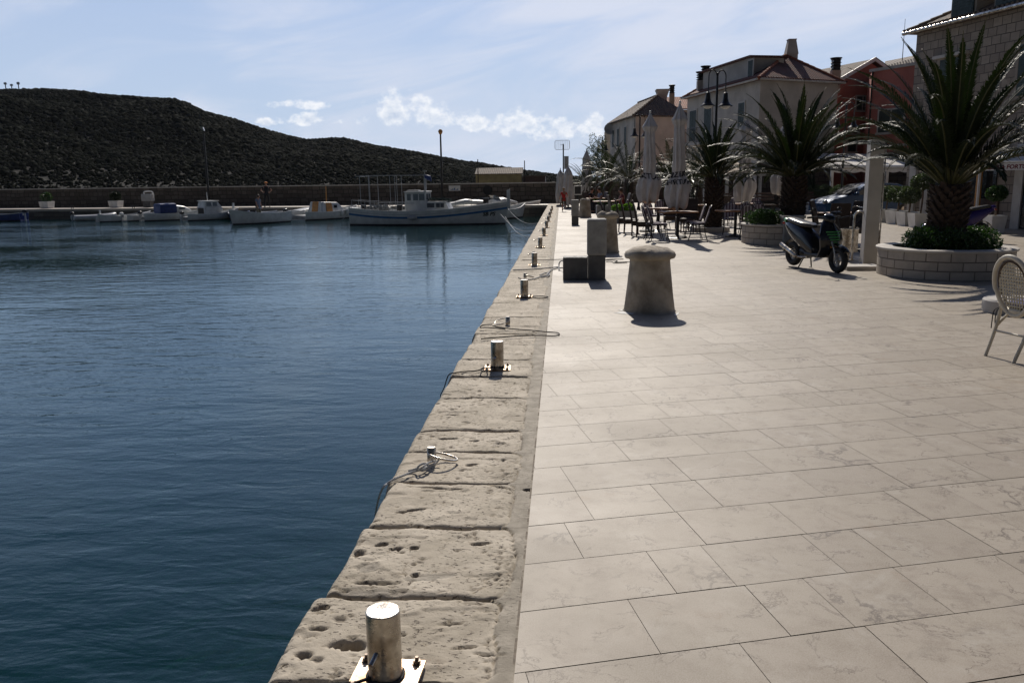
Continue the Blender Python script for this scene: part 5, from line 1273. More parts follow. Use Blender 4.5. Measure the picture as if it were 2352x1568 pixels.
# house with the orange roof between the two
p0, p1_ = at(1522, 250, 84), at(1590, 250, 84); t = thing('tiled_house', 'house showing only its orange tiled roof between the two white houses', 'house', (p0.x, 84, 0))
MB().box(0, p1_.x-p0.x+3, .3, 8, 0, p0.z-.1).build('wall', M['plaster_warm'], t); zt_ = ztop(1550, 225, 88)
MB().loft([[(-.3, 0, p0.z-.1), (p1_.x-p0.x+3.3, 0, p0.z-.1), (p1_.x-p0.x+3.3, 4.1, zt_), (-.3, 4.1, zt_)], [(-.3, 0, p0.z), (p1_.x-p0.x+3.3, 0, p0.z), (p1_.x-p0.x+3.3, 4.1, zt_+.1), (-.3, 4.1, zt_+.1)]]).build('roof', M['roof_orange'], t, uv=True)
# ---- coral house
G0, G1 = Vector((16.85, 53.6, 0)), at(2000, 145, 54.4); hw = (Vector((G1.x, G1.y, 0))-G0); Gr = G0+hw*2; back = Vector((-hw.y, hw.x, 0)).normalized()*9; zA = G1.z; zE = 7.45
t = thing('coral_house', 'coral red house with a white edged gable, right of the white house', 'house')
b = MB(); f = [G0, Gr, Gr+back, G0+back]
b.add([V2(f[0], -.1), V2(f[1], -.1), V2(f[2], -.1), V2(f[3], -.1), V2(f[0], zE), V2(f[1], zE), V2(f[2], zE), V2(f[3], zE), V2(G0+hw, zA), V2(G0+hw+back, zA)], [(0, 1, 5, 8, 4), (1, 2, 6, 5), (2, 3, 7, 9, 6), (3, 0, 4, 7), (4, 8, 9, 7), (8, 5, 6, 9)])
b.build('wall', M['pink'], t, uv=True)
wg = Wall(G0, Gr, (0, 0)); b = MB()
for a_, c_ in ((wg.p(-.3, zE-.18, 0), wg.p(hw.length, zA+.05, 0)), (wg.p(2*hw.length+.3, zE-.18, 0), wg.p(hw.length, zA+.05, 0))):
    o3 = wg.n*.35; bk = back*1.02; b.loft([[a_+o3, c_+o3, c_+bk, a_+bk], [a_+o3+Vector((0, 0, .16)), c_+o3+Vector((0, 0, .16)), c_+bk+Vector((0, 0, .16)), a_+bk+Vector((0, 0, .16))]])
rf = b.build('roof', M['roof_brown'], t, uv=True)
b = MB()
for a_, c_ in ((wg.p(-.35, zE-.22, .36), wg.p(hw.length, zA+.06, .36)), (wg.p(2*hw.length+.35, zE-.22, .36), wg.p(hw.length, zA+.06, .36))):
    b.loft([[a_, c_, c_+wg.n*.06, a_+wg.n*.06], [a_+Vector((0, 0, .24)), c_+Vector((0, 0, .24)), c_+wg.n*.06+Vector((0, 0, .24)), a_+wg.n*.06+Vector((0, 0, .24))]])
b.build('gable_trim', M['white_paint'], rf)
wg.slab(-.05, 2*hw.length, 5.3, 5.4, .003, .05).build('string_course', M['pink'], t)
for px, z in ((1975, 5.7), (1990, 5.7), (1955, 3.2)): wg.window(wg.at_px(px, z), z, .6, .8, t)
wg.slab(-.3, 2*hw.length, 2.9, 3.05, .003, 1.0).build('balcony', M['trim'], t)
b = MB(); wg.slab(.8, 1.5, 4.2, 4.75, .05, .35, b); ac = b.build('air_conditioner', M['boat_grey'], t); b = MB(); q = wg.p(1.15, 4.47, .351); b.cyl(q, q+wg.n*.01, .2, n=20); b.build('fan_grille', M['black'], ac)
# lower coral block in front right
K0 = at(2003, 166, 50.5); K1 = at(2118, 155, 47.5); t = thing('coral_wing', 'lower coral red wing with a pale parapet line, between gable and stone house', 'house')
bkv = Vector((2, 7, 0)); footprint_walls([K0, K1, K1+bkv, K0+bkv], K0.z, M['pink'], t); wk_ = Wall(K0, K1, (0, 0))
wk_.slab(-.1, wk_.len, K0.z+.001, K0.z+.16, -.3, .12).build('parapet_trim', M['trim'], t)
wk_.slab(.3, wk_.len, 3.3, 3.42, .003, .08).build('string_course', M['trim'], t)
for px in (2030, 2060): wk_.window(wk_.at_px(px, 4), 4.1, .8, 1.2, t)
wk_.slab(0, wk_.len, 0, 3.0, .003, .04).build('stone_base', M['rubble'], t, uv=True)
q = wk_.p(.15, 0, .1); MB().cyl(q, q+Vector((0, 0, K0.z)), .05, n=8).build('downpipe', M['iron'], t)
# old roof behind, with the whip aerial
Q0, Q1 = at(2038, 150, 60), at(2125, 105, 60); t = thing('old_house', 'old house with a dark tiled roof behind the coral houses', 'house', (Q0.x, 60, 0)); wq = Q1.x-Q0.x+4
MB().box(0, wq, .2, 8, 0, Q0.z-.2).build('wall', M['plaster_warm'], t)
MB().loft([[(-.2, 0, Q0.z-.2), (wq, 0, Q0.z-.2), (wq, 4, Q1.z+.3), (1.3, 4, Q1.z-.6)], [(-.2, 0, Q0.z-.05), (wq, 0, Q0.z-.05), (wq, 4, Q1.z+.45), (1.3, 4, Q1.z-.45)]]).build('roof', M['roof_brown'], t, uv=True)
q = at(2073, 131, 61.5); t = thing('whip_aerial', 'thin whip aerial rising above the old roof', 'aerial', (q.x, 61.5, q.z-.9)); MB().cyl((0, 0, 0), (0, 0, ztop(2073, 44, 61.5)-q.z+.9), .03, .012, 6).build('rod', M['iron'], t)
# ---- stone house at the right
S0 = Vector((12.51, 31.52, 0)); ds = Vector((1.33, -4.35, 0)).normalized(); S1 = S0+ds*13; dn_ = Vector((-ds.y, ds.x, 0)); S2_, S3_ = S1+dn_*9, S0+dn_*9; EH = 6.62
t = thing('stone_house', 'tall squared stone house with dark shuttered dormers at the right edge', 'house'); h3 = t
footprint_walls([S0, S1, S2_, S3_], EH-.06, M['ashlar'], t)
E3 = out([S0, S1, S2_, S3_], .22); rr1, rr2 = S0+ds*3.2+dn_*4.5, S0+ds*10+dn_*4.5; rr1.z = rr2.z = 8.9; rf = roof_solid(E3, [rr1, rr2], M['roof_brown'], t, EH+.05, .12)
ws = Wall(S0, S1, (0, 20)); eave_tiles(ws, EH+.10, .28, M['roof_brown'], rf)
ridge_caps([(Vector((E3[0].x, E3[0].y, EH+.05)), rr1)], M['roof_brown'], rf)
MB().tube([ws.p(-.32, EH-.03, .32), ws.p(13, EH-.03, .32)], .065, 10).build('gutter', M['steel'], t, smooth=True)
for i, px in enumerate((2206, 2310)):
    u = ws.at_px(px, 7.0); b = MB(); ws.slab(u-.55, u+.55, EH+.12, 8.5, -3.0, -.12, b); d = b.build('dormer', M['plaster_warm'], t)
    b = MB(); ws.slab(u-.47, u+.47, EH+.18, 8.3, -.119, -.07, b)
    for j in range(18): ws.slab(u-.42, u+.42, EH+.22+j*.088, EH+.27+j*.088, -.07, -.055, b)
    b.build('shutter', M['shutter'], d)
    b = MB(); ws.slab(u-.7, u+.7, 8.501, 8.62, -3.1, .05, b); b.build('dormer_roof', M['roof_brown'], d, uv=True)
u = ws.at_px(2184, 5); zt_ = at(2184, 131, ws.p(u, 0).y).z; ws.window(u, zt_-1.55, 1.0, 1.5, t, frame='ashlar'); b = MB(); ws.slab(u-.75, u+.75, zt_, zt_+.1, .003, .16, b); b.build('lintel', M['trim'], t)
u2 = ws.at_px(2300, 5); ws.window(u2+1.2, zt_-1.55, 1.0, 1.5, t, frame='ashlar')
for px in (2100, 2130, 2345): u = ws.at_px(px, 1.5); ws.slab(u-.16, u+.16, 0, 2.55, .003, .10).build('pilaster', M['trim'], t)
for px0, px1, z0, z1, mm, nm in ((2138, 2290, .9, 2.1, 'glass_dark', 'shop_window'), (2200, 2300, .05, .88, 'darkwood', 'wooden_counter'), (2352, 2400, .02, 2.3, 'glass_dark', 'door')):
    ua, ub = ws.at_px(px0, 1.4), ws.at_px(px1, 1.4); ws.slab(ua, ub, z0, z1, .003, .05).build(nm, M[mm], t)
ws.slab(ws.at_px(2135, 1), ws.at_px(2160, 1), .02, .88, .003, .04).build('wall_panel', M['plaster_warm'], t)
q = ws.p(ws.at_px(2268, 2), 0, .25); MB().cyl(q, q+Vector((0, 0, 2.2)), .09, n=14).build('round_post', M['orange'], t, smooth=True)
# ---- lettered awning
dA = (Vector((12.9, 24.5, 0))-Vector((12.3, 25.7, 0))).normalized(); A0 = g(2247, 374, 2.02); A0.z = 0; A1 = A0+dA*6.5; wa = Wall(A0, A1, (0, 20))
t = thing('lettered_awning', 'pale awning with PIZZERIA FORTUNA on its valance at the right edge', 'awning')
b = MB(); 
b.loft([[wa.p(0, 2.0, 0), wa.p(6.5, 2.0, 0), wa.p(6.5, 2.78, -2.0), wa.p(0, 2.78, -2.0)], [wa.p(0, 2.03, 0), wa.p(6.5, 2.03, 0), wa.p(6.5, 2.81, -2.0), wa.p(0, 2.81, -2.0)]]); b.build('canopy', M['tarp'], t)
MB().tube([wa.p(-.03, 2.03, .03), wa.p(6.5, 2.03, .03)], .032, 10).build('front_bar', M['white_paint'], t, smooth=True)
va = wa.slab(0, 6.5, 1.775, 1.985, .02, .026).build('valance', M['tarp'], t)
V, F = text_mesh('PIZZERIA FORTUNA', .17, .12, .006); x0 = min(v.x for v in V); sgn = 1
MB().add([wa.p(.12+(v.x-x0)*1.16, 1.82+v.y, .030) for v in V], F).build('lettering', M['plum'], va, fix=False)
for u in (.05, 3.2): 
    q = wa.p(u, 0, -.05); MB().box(q.x-.03, q.x+.03, q.y-.03, q.y+.03, 0, 1.99).build('post', M['white_paint'], t)
# ---- long pale pergola awning in front of the coral houses
B0, B1 = g(1912, 383, 2.13), g(2150, 383, 2.13); B0.z = B1.z = 0; wb = Wall(B0, B1, (0, 0))
t = thing('pergola_awning', 'long pale awning on white posts with a scalloped valance, behind the tall pillar', 'awning')
MB().loft([[wb.p(0, 2.10, 0), wb.p(wb.len, 2.10, 0), wb.p(wb.len, 2.85, -3.2), wb.p(0.3, 2.85, -3.2)], [wb.p(0, 2.13, 0), wb.p(wb.len, 2.13, 0), wb.p(wb.len, 2.88, -3.2), wb.p(0.3, 2.88, -3.2)]]).build('canopy', M['tarp'], t)
MB().tube([wb.p(-.1, 2.13, .08), wb.p(wb.len, 2.13, .08)], .085, 10).build('front_bar', M['white_paint'], t, smooth=True)
b = MB(); n = 90; top = [wb.p(wb.len*k/n, 2.04, .06) for k in range(n+1)]; bot = [wb.p(wb.len*k/n, 1.90-.06*abs(math.sin(k*math.pi/11)), .06) for k in range(n+1)]
for k in range(n): b.quad(bot[k], bot[k+1], top[k+1], top[k])
b.build('valance', M['tarp'], t, fix=False)
for u in (.0, wb.len*.5, wb.len-.1):
    for off in ((0, -3.1) if u else (0,)): q = wb.p(u, 0, off); MB().box(q.x-.06, q.x+.06, q.y-.06, q.y+.06, 0, 2.04 if off == 0 else 2.8).build('post', M['white_paint'], t)
# ---- restaurant shelter below the white house
D0, D1 = at(1588, 405, 42), at(1768, 405, 44.5); zb = D0.z; D0.z = D1.z = 0; wd_ = Wall(D0, D1, (0, 0)); t = thing('restaurant_shelter', 'white framed restaurant shelter below the white house', 'shelter')
b = MB(); wd_.slab(-.1, wd_.len+.1, zb-.02, zb+.14, -.12, .05, b); b.build('front_beam', M['white_paint'], t)
MB().loft([[wd_.p(-.1, zb+.141, .1), wd_.p(wd_.len+.1, zb+.141, .1), wd_.p(wd_.len+.1, zb+.8, -2.8), wd_.p(-.1, zb+.8, -2.8)], [wd_.p(-.1, zb+.17, .1), wd_.p(wd_.len+.1, zb+.17, .1), wd_.p(wd_.len+.1, zb+.83, -2.8), wd_.p(-.1, zb+.83, -2.8)]]).build('canopy', M['plaster_warm'], t)
for px in (1590, 1619, 1670, 1746): u = wd_.at_px(px, 1); wd_.slab(u-.06, u+.06, 0, zb-.021, -.09, .03).build('post', M['white_paint'], t)
wd_.slab(-.1, wd_.len+.1, 0, zb+.5, -2.8, -2.72).build('shade_backing', M['darkwood'], t)  # dark board added to stand for the shaded interior
# benches and rails in the shade, as brown cafe benches
def bench(px, Y, rz, label):
    t = thing('cafe_bench', label, 'bench', (xat(px, 480, Y), Y, 0), R(rz), 'brown benches in the shade')
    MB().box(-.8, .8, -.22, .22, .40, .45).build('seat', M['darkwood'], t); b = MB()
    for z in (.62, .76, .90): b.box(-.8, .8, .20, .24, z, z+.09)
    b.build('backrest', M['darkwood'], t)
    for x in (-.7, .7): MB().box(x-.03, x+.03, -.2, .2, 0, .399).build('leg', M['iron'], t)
for i, (px, Y) in enumerate([(1660, 39), (1740, 39.5), (1830, 40), (2060, 41), (2100, 36), (1985, 42)]): bench(px, Y, [0, 5, 0, 10, 0, 5][i], ['brown bench under the restaurant shelter, left one', 'brown bench under the restaurant shelter, right one', 'brown bench behind the second palm trunk', 'brown bench under the long awning right of the pillar', 'brown bench nearest the stone house corner', 'brown bench behind the blue car'][i])
# ---- aerial mast at the end of the quay
q = at(1294, 440, 61); t = thing('aerial_mast', 'thin mast with a grid aerial and a grey box above the quay end', 'mast', (q.x, 61, 0)); zt_ = ztop(1294, 331, 61)
MB().cyl((0, 0, 0), (0, 0, zt_), .055, .045, 8).build('pole', M['iron'], t)
b = MB()
for k in range(9): b.box(-.58+k*.125-.004, -.58+k*.125+.004, -.35, -.34, zt_-.38, zt_+.22)
for k in range(9): b.box(-.6, .45, -.35, -.34, zt_-.38+k*.075-.003, zt_-.38+k*.075+.003)
b.tube([(-.6, -.345, zt_-.30), (-.52, -.345, zt_-.4), (.37, -.345, zt_-.4), (.45, -.345, zt_-.30), (.45, -.345, zt_+.16), (.37, -.345, zt_+.24), (-.52, -.345, zt_+.24), (-.6, -.345, zt_+.16)], .014, 6, closed=True)
b.cyl((0, 0, zt_-.05), (-.2, -.34, zt_-.08), .02, n=6); b.build('grid_aerial', M['boat_grey'], t)
MB().box(.06, .38, -.1, .1, zt_-1.75, zt_-.85).build('equipment_box', M['boat_grey'], t)
# ---- sheds behind the wall
o = MB().box(-16, -1.0, 80, 94, -3, -.02).build('far_mole', m_deck); tag(o, kind='structure')
h_ = thing('yellow_shed', 'low yellow shed with a stone slab roof behind the pier wall', 'shed', (-8.72, 85, 0)); wS = 4.83
MB().box(.1, wS-.1, .1, 4, 0, 2.40).build('wall', M['yellow'], h_)
MB().loft([[(0, 0, 2.38), (wS, 0, 2.38), (wS, 2.2, 3.0), (0, 2.2, 3.0)], [(0, 0, 2.46), (wS, 0, 2.46), (wS, 2.2, 3.08), (0, 2.2, 3.08)]]).build('roof', M['roof_brown'], h_, uv=True)
t = thing('dark_lean_to', 'dark flat roofed lean-to at the right of the yellow shed', 'shed', (-3.86, 85.2, 0)); MB().box(0, 2.25, 0, 3, 0, 2.15).build('wall', M['darkwood'], t); MB().box(-.0, 2.4, -.1, 3.1, 2.151, 2.22).build('roof', M['roof_brown'], t)
for px, pt, lb in ((1098, 366, 'thin pole at the left of the yellow shed'), (1205, 369, 'thin pole at the right corner of the yellow shed')):
    tag(MB().cyl((0, 0, 0), (0, 0, ztop(px, pt, 84.5)), .05, n=6).build('thin_pole', M['iron']), lb, 'pole', 'poles beside the yellow shed').location = (xat(px, 400, 84.5), 84.5, 0)
# masts on the hilltop
for i, (x, yb, yt) in enumerate([(14, 205, 189), (28, 206, 193), (44, 207, 188)]):
    q = at(x, yb+4, 352); t = thing('hilltop_mast', ['left mast on the hilltop', 'short middle mast on the hilltop', 'right mast with panels on the hilltop'][i], 'mast', q, 0, 'masts on the hilltop')
    hz_ = at(x, yt, 352).z-q.z; MB().cyl((0, 0, 0), (0, 0, hz_), .22, .15, 6).build('pole', M['iron'], t); MB().box(-.5, .5, -.3, .3, hz_*.72, hz_*.95).build('panel', M['boat_grey'], t)
# ================================================================ ON THE PIER
def pier_lamp(px, ptop, head, label):
    q = on_pier(px, 0, 4.4); t = thing('pier_lamp', label, 'lamp post', q, 0, 'lamp posts on the pier'); z = ztop(px, ptop, q.y)
    MB().cyl((0, 0, 0), (0, 0, z-.25), .10, .06, 10).build('pole', M['iron'], t, smooth=True)
    if head: MB().lathe([(0, -.28), (.10, -.24), (.17, -.08), (.17, 0), (.10, .10), (0, .14)], 14, (0, 0, z)).build('lamp_head', M['orange'], t, smooth=True)
    else: MB().loft([[(-.10, -.1, z), (.10, -.1, z-.05), (.10, .1, z-.05), (-.1, .1, z)], [(-.25, -.14, z+.28), (.0, -.14, z+.25), (.0, .14, z+.25), (-.25, .14, z+.28)]]).build('lamp_head', M['steel'], t)
pier_lamp(1003, 301, True, 'pier lamp post with a round head against the sky'); pier_lamp(443, 300, False, 'pier lamp post with a bright tilted head against the hill')
for i, px in enumerate((53, 219)):
    q = on_pier(px, 0, 2.2); t = thing('pier_planter', ['white box planter with a dark plant at the left end of the pier', 'white box planter with a spiky plant beside the pump cabinet'][i], 'planter', q, math.atan2(dP.y, dP.x), 'white planters on the pier')
    MB().loft([[(-.36, -.36, 0), (.36, -.36, 0), (.36, .36, 0), (-.36, .36, 0)], [(-.42, -.42, .55), (.42, -.42, .55), (.42, .42, .55), (-.42, .42, .55)]]).build('box', M['white_paint'], t, bevel=.01)
    leafball('plant', [((0, 0, .85), (.42, .42, .34)), ((.1, 0, 1.0), (.3, .3, .3))], 900, .22, M['bush'] if i == 0 else M['frond'], t, seed=41+i, elong=5)
q = on_pier(297, 0, 2.6); t = thing('pump_cabinet', 'pale dispenser cabinet with a hooded top on the pier', 'cabinet', q, math.atan2(dP.y, dP.x))
MB().box(-.32, .32, -.25, .25, 0, .5).build('cabinet_base', M['concrete_dark'], t); MB().box(-.42, .42, -.28, .28, .501, 1.05).build('cabinet_body', M['boat_grey'], t, bevel=.03)
MB().tube(smooth_path([(-.3, 0, 1.05), (-.28, 0, 1.22), (.2, 0, 1.26), (.46, 0, 1.15), (.46, 0, .7)], 5), .05, 8).build('hood', M['white_paint'], t, smooth=True)
for i, px in enumerate((113, 260, 840, 1150)):
    q = on_pier(px, 0, .35); t = thing('pier_cleat', 'small iron cleat on the pier edge, '+['leftmost', 'second from the left', 'third from the left', 'rightmost'][i]+' of four', 'cleat', q+Vector((0, 0, 0)), math.atan2(dP.y, dP.x), 'cleats on the pier edge')
    b = MB(); b.cyl((-.08, 0, 0), (-.08, 0, .13), .03, n=8); b.cyl((.08, 0, 0), (.08, 0, .13), .03, n=8); b.tube([(-.24, 0, .14), (-.1, 0, .16), (.1, 0, .16), (.24, 0, .14)], .028, 8); b.build('cleat_body', M['iron'], t)
w_w = Wall(PA+nP*5.22, PB+nP*5.22, (0, 0)); 
u = w_w.at_px(1044, 1.3); sg = w_w.slab(u-.46, u+.46, 1.0, 1.40, .005, .03).build('notice_board', M['white_paint']); tag(sg, 'white notice board with small blue marks fixed high on the pier wall', 'notice board')
b = MB()
for k in range(5): w_w.slab(u-.30+k*.13, u-.22+k*.13, 1.05, 1.05+.05+.06*((k*7) % 3), .031, .034, b)
b.build('blue_marks', M['boat_blue'], sg)
u = w_w.at_px(1120, 1); q = w_w.p(u, 1.02, .02); 
ang = math.atan2(w_w.n.y, w_w.n.x); lt = MB().lathe([(0, 0), (.20, 0), (.20, .05), (.34, .07), (.36, .04), (.36, -.01), (0, -.01)], 30).build('round_porthole', M['rubber'], smooth=True); lt.location = q; lt.rotation_euler = (0, R(90), ang); tag(lt, 'round dark ring fixed on the pier wall behind the fishing boat', 'ring')
# ================================================================ BOATS
def hull_fn(Lh, B, zs, zm, zb, wt=.6, rake=.5, z0=-.35, dbl=False, full=2.2):
    def bt(t):
        if t < .45: a = (1-(1-wt)*(1-math.sin(t/.45*math.pi/2))) if not dbl else math.sin(t/.45*math.pi/2)**.55
        else: a = 1-((t-.45)/.55)**full
        return max(.012, B/2*a)
    def sh(t): return zm+(zs-zm)*max(0, 1-t/.4)**2+(zb-zm)*max(0, (t-.4)/.6)**2
    def pt(t, a, inset=0):
        S = sh(t); z = z0+(S-z0)*(1-math.cos(a)); y = bt(t)*math.sin(a)**(.7+.5*t*t); x = (t-.5)*Lh+rake*t**6*(z-z0)/(S-z0)-(.18*(1-t)**6*(z-z0) if dbl else 0)
        return x, max(0, y-inset), z
    return bt, sh, pt
def make_hull(t, Lh, B, zs, zm, zb, m, floor=.05, ins=.05, stripe=None, **k):
    bt, sh, pt = hull_fn(Lh, B, zs, zm, zb, **k); ns = 26; rings = []
    for i in range(ns+1):
        u = i/ns; o_ = [pt(u, a) for a in np.linspace(.12, math.pi/2, 9)]
        inn = [pt(u, a, ins) for a in np.linspace(.7, math.pi/2, 5)]; inn = [(x, y, max(z, floor)) for x, y, z in inn]
        rings.append([(x, y, z) for x, y, z in reversed(o_)]+[(x, -y, z) for x, y, z in o_]+[(x, -y, z) for x, y, z in reversed(inn)]+[(x, y, z) for x, y, z in inn])
    h = MB().loft(rings).build('hull', m, t, smooth=True)
    for sg in (-1, 1): MB().tube([(p[0], sg*p[1], p[2]+.01) for p in (pt(i/ns, math.pi/2, .01) for i in range(ns+1))], .028, 6).build('gunwale', M['white_paint'], t, smooth=True)
    def band(z0f, z1f, off, m_, name, t0=0.0, t1=1.0):
        b = MB(); zf = k.get('z0', -.35)
        for sg in (-1, 1):
            rows = []
            for i in range(ns*2+1):
                u = t0+(t1-t0)*i/ns/2; S = sh(u); r_ = []
                for zz in (z0f, (z0f+z1f)/2, z1f):
                    z = S+zz if zz < 0 else S*zz; c = 1-(z-zf)/(S-zf); a = math.acos(max(-1, min(1, c))); x, y, z2 = pt(u, a); r_.append((x, sg*(y+off), z2))
                rows.append(r_)
            b.loft(rows, cap=False, closed=False)
        return b.build(name, m_, t, smooth=True, fix=False)
    b = MB()
    boot = MB(); 
    for sg in (-1, 1):
        rows = []
        for i in range(ns+1):
            u = i/ns; S = sh(u); zf = k.get('z0', -.35); r_ = []
            for z in (-.12, .01, .07): c = 1-(z-zf)/(S-zf); a = math.acos(max(-1, min(1, c))); x, y, z2 = pt(u, a); r_.append((x, sg*(y+.006), z2))
            rows.append(r_)
        boot.loft(rows, cap=False, closed=False)
    boot.build('boot_top', M['antifoul'], t, smooth=True, fix=False)
    return bt, sh, pt, band
def outboard(t, x, z, m='black'):
    o = MB().loft(loftx([(x-.20, z+.20, .08, .09), (x-.05, z+.22, .11, .13), (x+.10, z+.20, .10, .11), (x+.16, z+.18, .05, .06)])).build('outboard_motor', M[m], t, smooth=True)
    b = MB(); b.box(x-.08, x+.02, -.035, .035, z-.75, z+.12); b.box(x+.04, x+.13, -.10, .10, z-.1, z+.12); b.build('leg', M['boat_grey'], o)
def thwarts(t, xs, B, z): 
    for x in xs: MB().box(x-.13, x+.13, -B*.42, B*.42, z, z+.04).build('thwart', M['boat_white'], t)
def fender(parent_loc, rz, pts, label):
    for i, p in enumerate(pts):
        o = MB().ell((0, 0, 0), (.13, .13, .22), 14, 10).build('fender', M['boat_white'], smooth=True); q = Matrix.Rotation(rz, 3, 'Z') @ Vector(p)+Vector(parent_loc); o.location = q
        tag(o, label % ORD[i] if '%' in label else label, 'fender', 'boat fenders')
def bloc(px, py, extra=0):
    q = g(px, py, WL); mx_ = on_pier(px, 0, -2.3, WL); q = Vector((q.x, q.y+extra, WL))
    if q.y > mx_.y and px < 1000: q = Vector((mx_.x, mx_.y, WL))
    return q
GB = 'small boats moored along the pier'
# 1 grey dinghy
q = bloc(206, 507, .5); t = thing('inflatable_dinghy', 'low grey inflatable dinghy with a dark outboard, leftmost boat at the pier', 'boat', q, R(42), GB)
b = MB(); b.tube(smooth_path([(-1.6, -.62, .28), (0, -.68, .28), (1.2, -.5, .36), (1.75, 0, .46), (1.2, .5, .36), (0, .68, .28), (-1.6, .62, .28)], 6), .20, 12); b.build('hull_tube', M['boat_grey'], t, smooth=True)
MB().box(-1.5, 1.1, -.55, .55, .05, .12).build('floor', M['boat_white'], t); MB().box(-1.5, -1.42, -.5, .5, .1, .52).build('transom', M['boat_white'], t); outboard(t, -1.6, .45); thwarts(t, (-.2,), 1.1, .36)
# 2
q = bloc(272, 509, .9); t = thing('rowing_boat', 'white open boat with rounded stern and tall rudder post, second boat from the left', 'boat', q, R(58), GB)
make_hull(t, 4.2, 1.6, .62, .45, .75, M['boat_white'], dbl=True, rake=.3); thwarts(t, (-.8, .5), 1.3, .34); MB().box(-2.12, -2.02, -.06, .06, -.2, .98).build('stern_post', M['white_paint'], t)
MB().loft([[(-2.2, -.015, -.4), (-2.2, .015, -.4), (-2.2, .015, .7), (-2.2, -.015, .7)], [(-2.6, -.015, -.4), (-2.6, .015, -.4), (-2.45, .015, .45), (-2.45, -.015, .45)]]).build('rudder', M['boat_white'], t)
q = bloc(305, 508, 1.2); t = thing('rowing_boat', 'small white open boat squeezed between the rudder boat and the blue covered boat', 'boat', q, R(72), GB)
make_hull(t, 3.9, 1.45, .5, .42, .7, M['boat_white'], wt=.75); thwarts(t, (-.7, .4), 1.2, .3); outboard(t, -2.0, .42, 'boat_white')
# 3 blue covered cabin boat
q = bloc(352, 505, .8); t = thing('cabin_boat', 'white cabin boat with a navy blue canvas cover, third cabin from the right', 'boat', q, R(46), GB)
make_hull(t, 5.2, 2.0, .62, .55, .85, M['boat_white'], wt=.8, rake=.4); MB().loft(loftx([(-1.25, .95, .78, .38), (-1.2, .98, .82, .42), (.1, 1.0, .80, .42), (.14, .97, .76, .38)], p=6)).build('canvas_cover', M['navy'], t, smooth=True)
MB().loft(loftx([(.16, .92, .74, .36), (.9, .86, .66, .30), (1.5, .70, .45, .14)], p=4)).build('cabin', M['boat_white'], t, smooth=True)
for sy in (-1, 1): MB().box(.35, .85, sy*.70-.02, sy*.70+.02, .88, 1.08).build('window', M['glass_boat'], t)
outboard(t, -2.65, .5); MB().box(-2.3, 1.2, -.7, .7, .28, .34).build('deck', M['boat_white'], t)
# 4 wheelhouse boat
q = bloc(442, 503, .8); t = thing('cabin_boat', 'white boat with an upright wheelhouse and a short white mast', 'boat', q, R(50), GB)
make_hull(t, 4.6, 2.0, .55, .5, .9, M['boat_white'], wt=.8, rake=.4)
cb = MB().box(-.75, .85, -.72, .72, .35, 1.05).build('cabin', M['boat_white'], t, bevel=.04)
b = MB(); b.loft([[(-.72, -.68, 1.051), (.78, -.68, 1.051), (.78, .68, 1.051), (-.72, .68, 1.051)], [(-.62, -.60, 1.55), (.48, -.60, 1.55), (.48, .60, 1.55), (-.62, .60, 1.55)]]); wh_ = b.build('wheelhouse', M['boat_white'], t, bevel=.03)
MB().box(-.72, .6, -.68, .68, 1.551, 1.60).build('roof', M['boat_white'], wh_, bevel=.02)
for sy in (-1, 1):
    for x0, x1 in ((-.56, -.1), (.0, .42)): b = MB(); b.quad(*[(x, sy*(.695-.16*(z-1.05)), z) for x, z in ((x0, 1.14), (x1, 1.14), (x1-.04, 1.46), (x0+.02, 1.46))]); b.build('window', M['glass_boat'], wh_, fix=False)
MB().box(-.76, -.752, -.5, .5, .42, 1.0).build('dark_doorway_panel', M['black'], cb)  # thin black panel stands for the dark inside the doorway
MB().cyl((-.1, 0, 1.6), (-.12, 0, 2.3), .03, n=6).build('mast', M['white_paint'], t); outboard(t, -2.4, .45); MB().box(-2.1, 2.0, -.75, .75, .25, .30).build('deck', M['boat_white'], t)
# 5 dark open boat with a big outboard
q = bloc(515, 502, 1.2); t = thing('open_boat', 'low dark blue open boat with a gleaming outboard behind the white rowing boat', 'boat', q, R(128), GB)
make_hull(t, 4.6, 1.7, .55, .48, .72, M['navy'], wt=.8); thwarts(t, (-.8, .5), 1.4, .36); outboard(t, -2.35, .45, 'gloss_black')
# 6 white rowing boat with the man
q6 = bloc(586, 514, .9); t = thing('rowing_boat', 'white wooden boat with blue lining and a man standing in it, nearest small boat', 'boat', q6, R(-118), 'wooden boats with a stem post')
make_hull(t, 4.3, 1.75, .72, .62, .92, M['boat_white'], wt=.78, rake=.3, full=2.6); thwarts(t, (-.9, .4), 1.5, .42)
MB().box(2.02, 2.12, -.05, .05, .3, 1.35).build('stem_post', M['white_paint'], t); outboard(t, -2.25, .52, 'black')
MB().box(-1.9, 1.1, -.5, .5, .20, .24).build('floor', M['boat_blue'], t)
# 7
q = bloc(640, 500, 1.3); t = thing('open_boat', 'white open boat with a covered foredeck behind the man, right of him', 'boat', q, R(42), GB)
make_hull(t, 4.8, 1.8, .6, .55, .95, M['boat_white'], wt=.8); MB().loft(loftx([(.3, .58, .75, .05), (1.0, .66, .62, .10), (2.0, .82, .2, .04)])).build('foredeck', M['boat_white'], t, smooth=True); thwarts(t, (-.9,), 1.5, .40)
fender(q, R(42), [(-.4, -.98, .42), (.5, -.98, .46), (1.2, -.9, .52)], '%s fender along the side of the open boat right of the man')
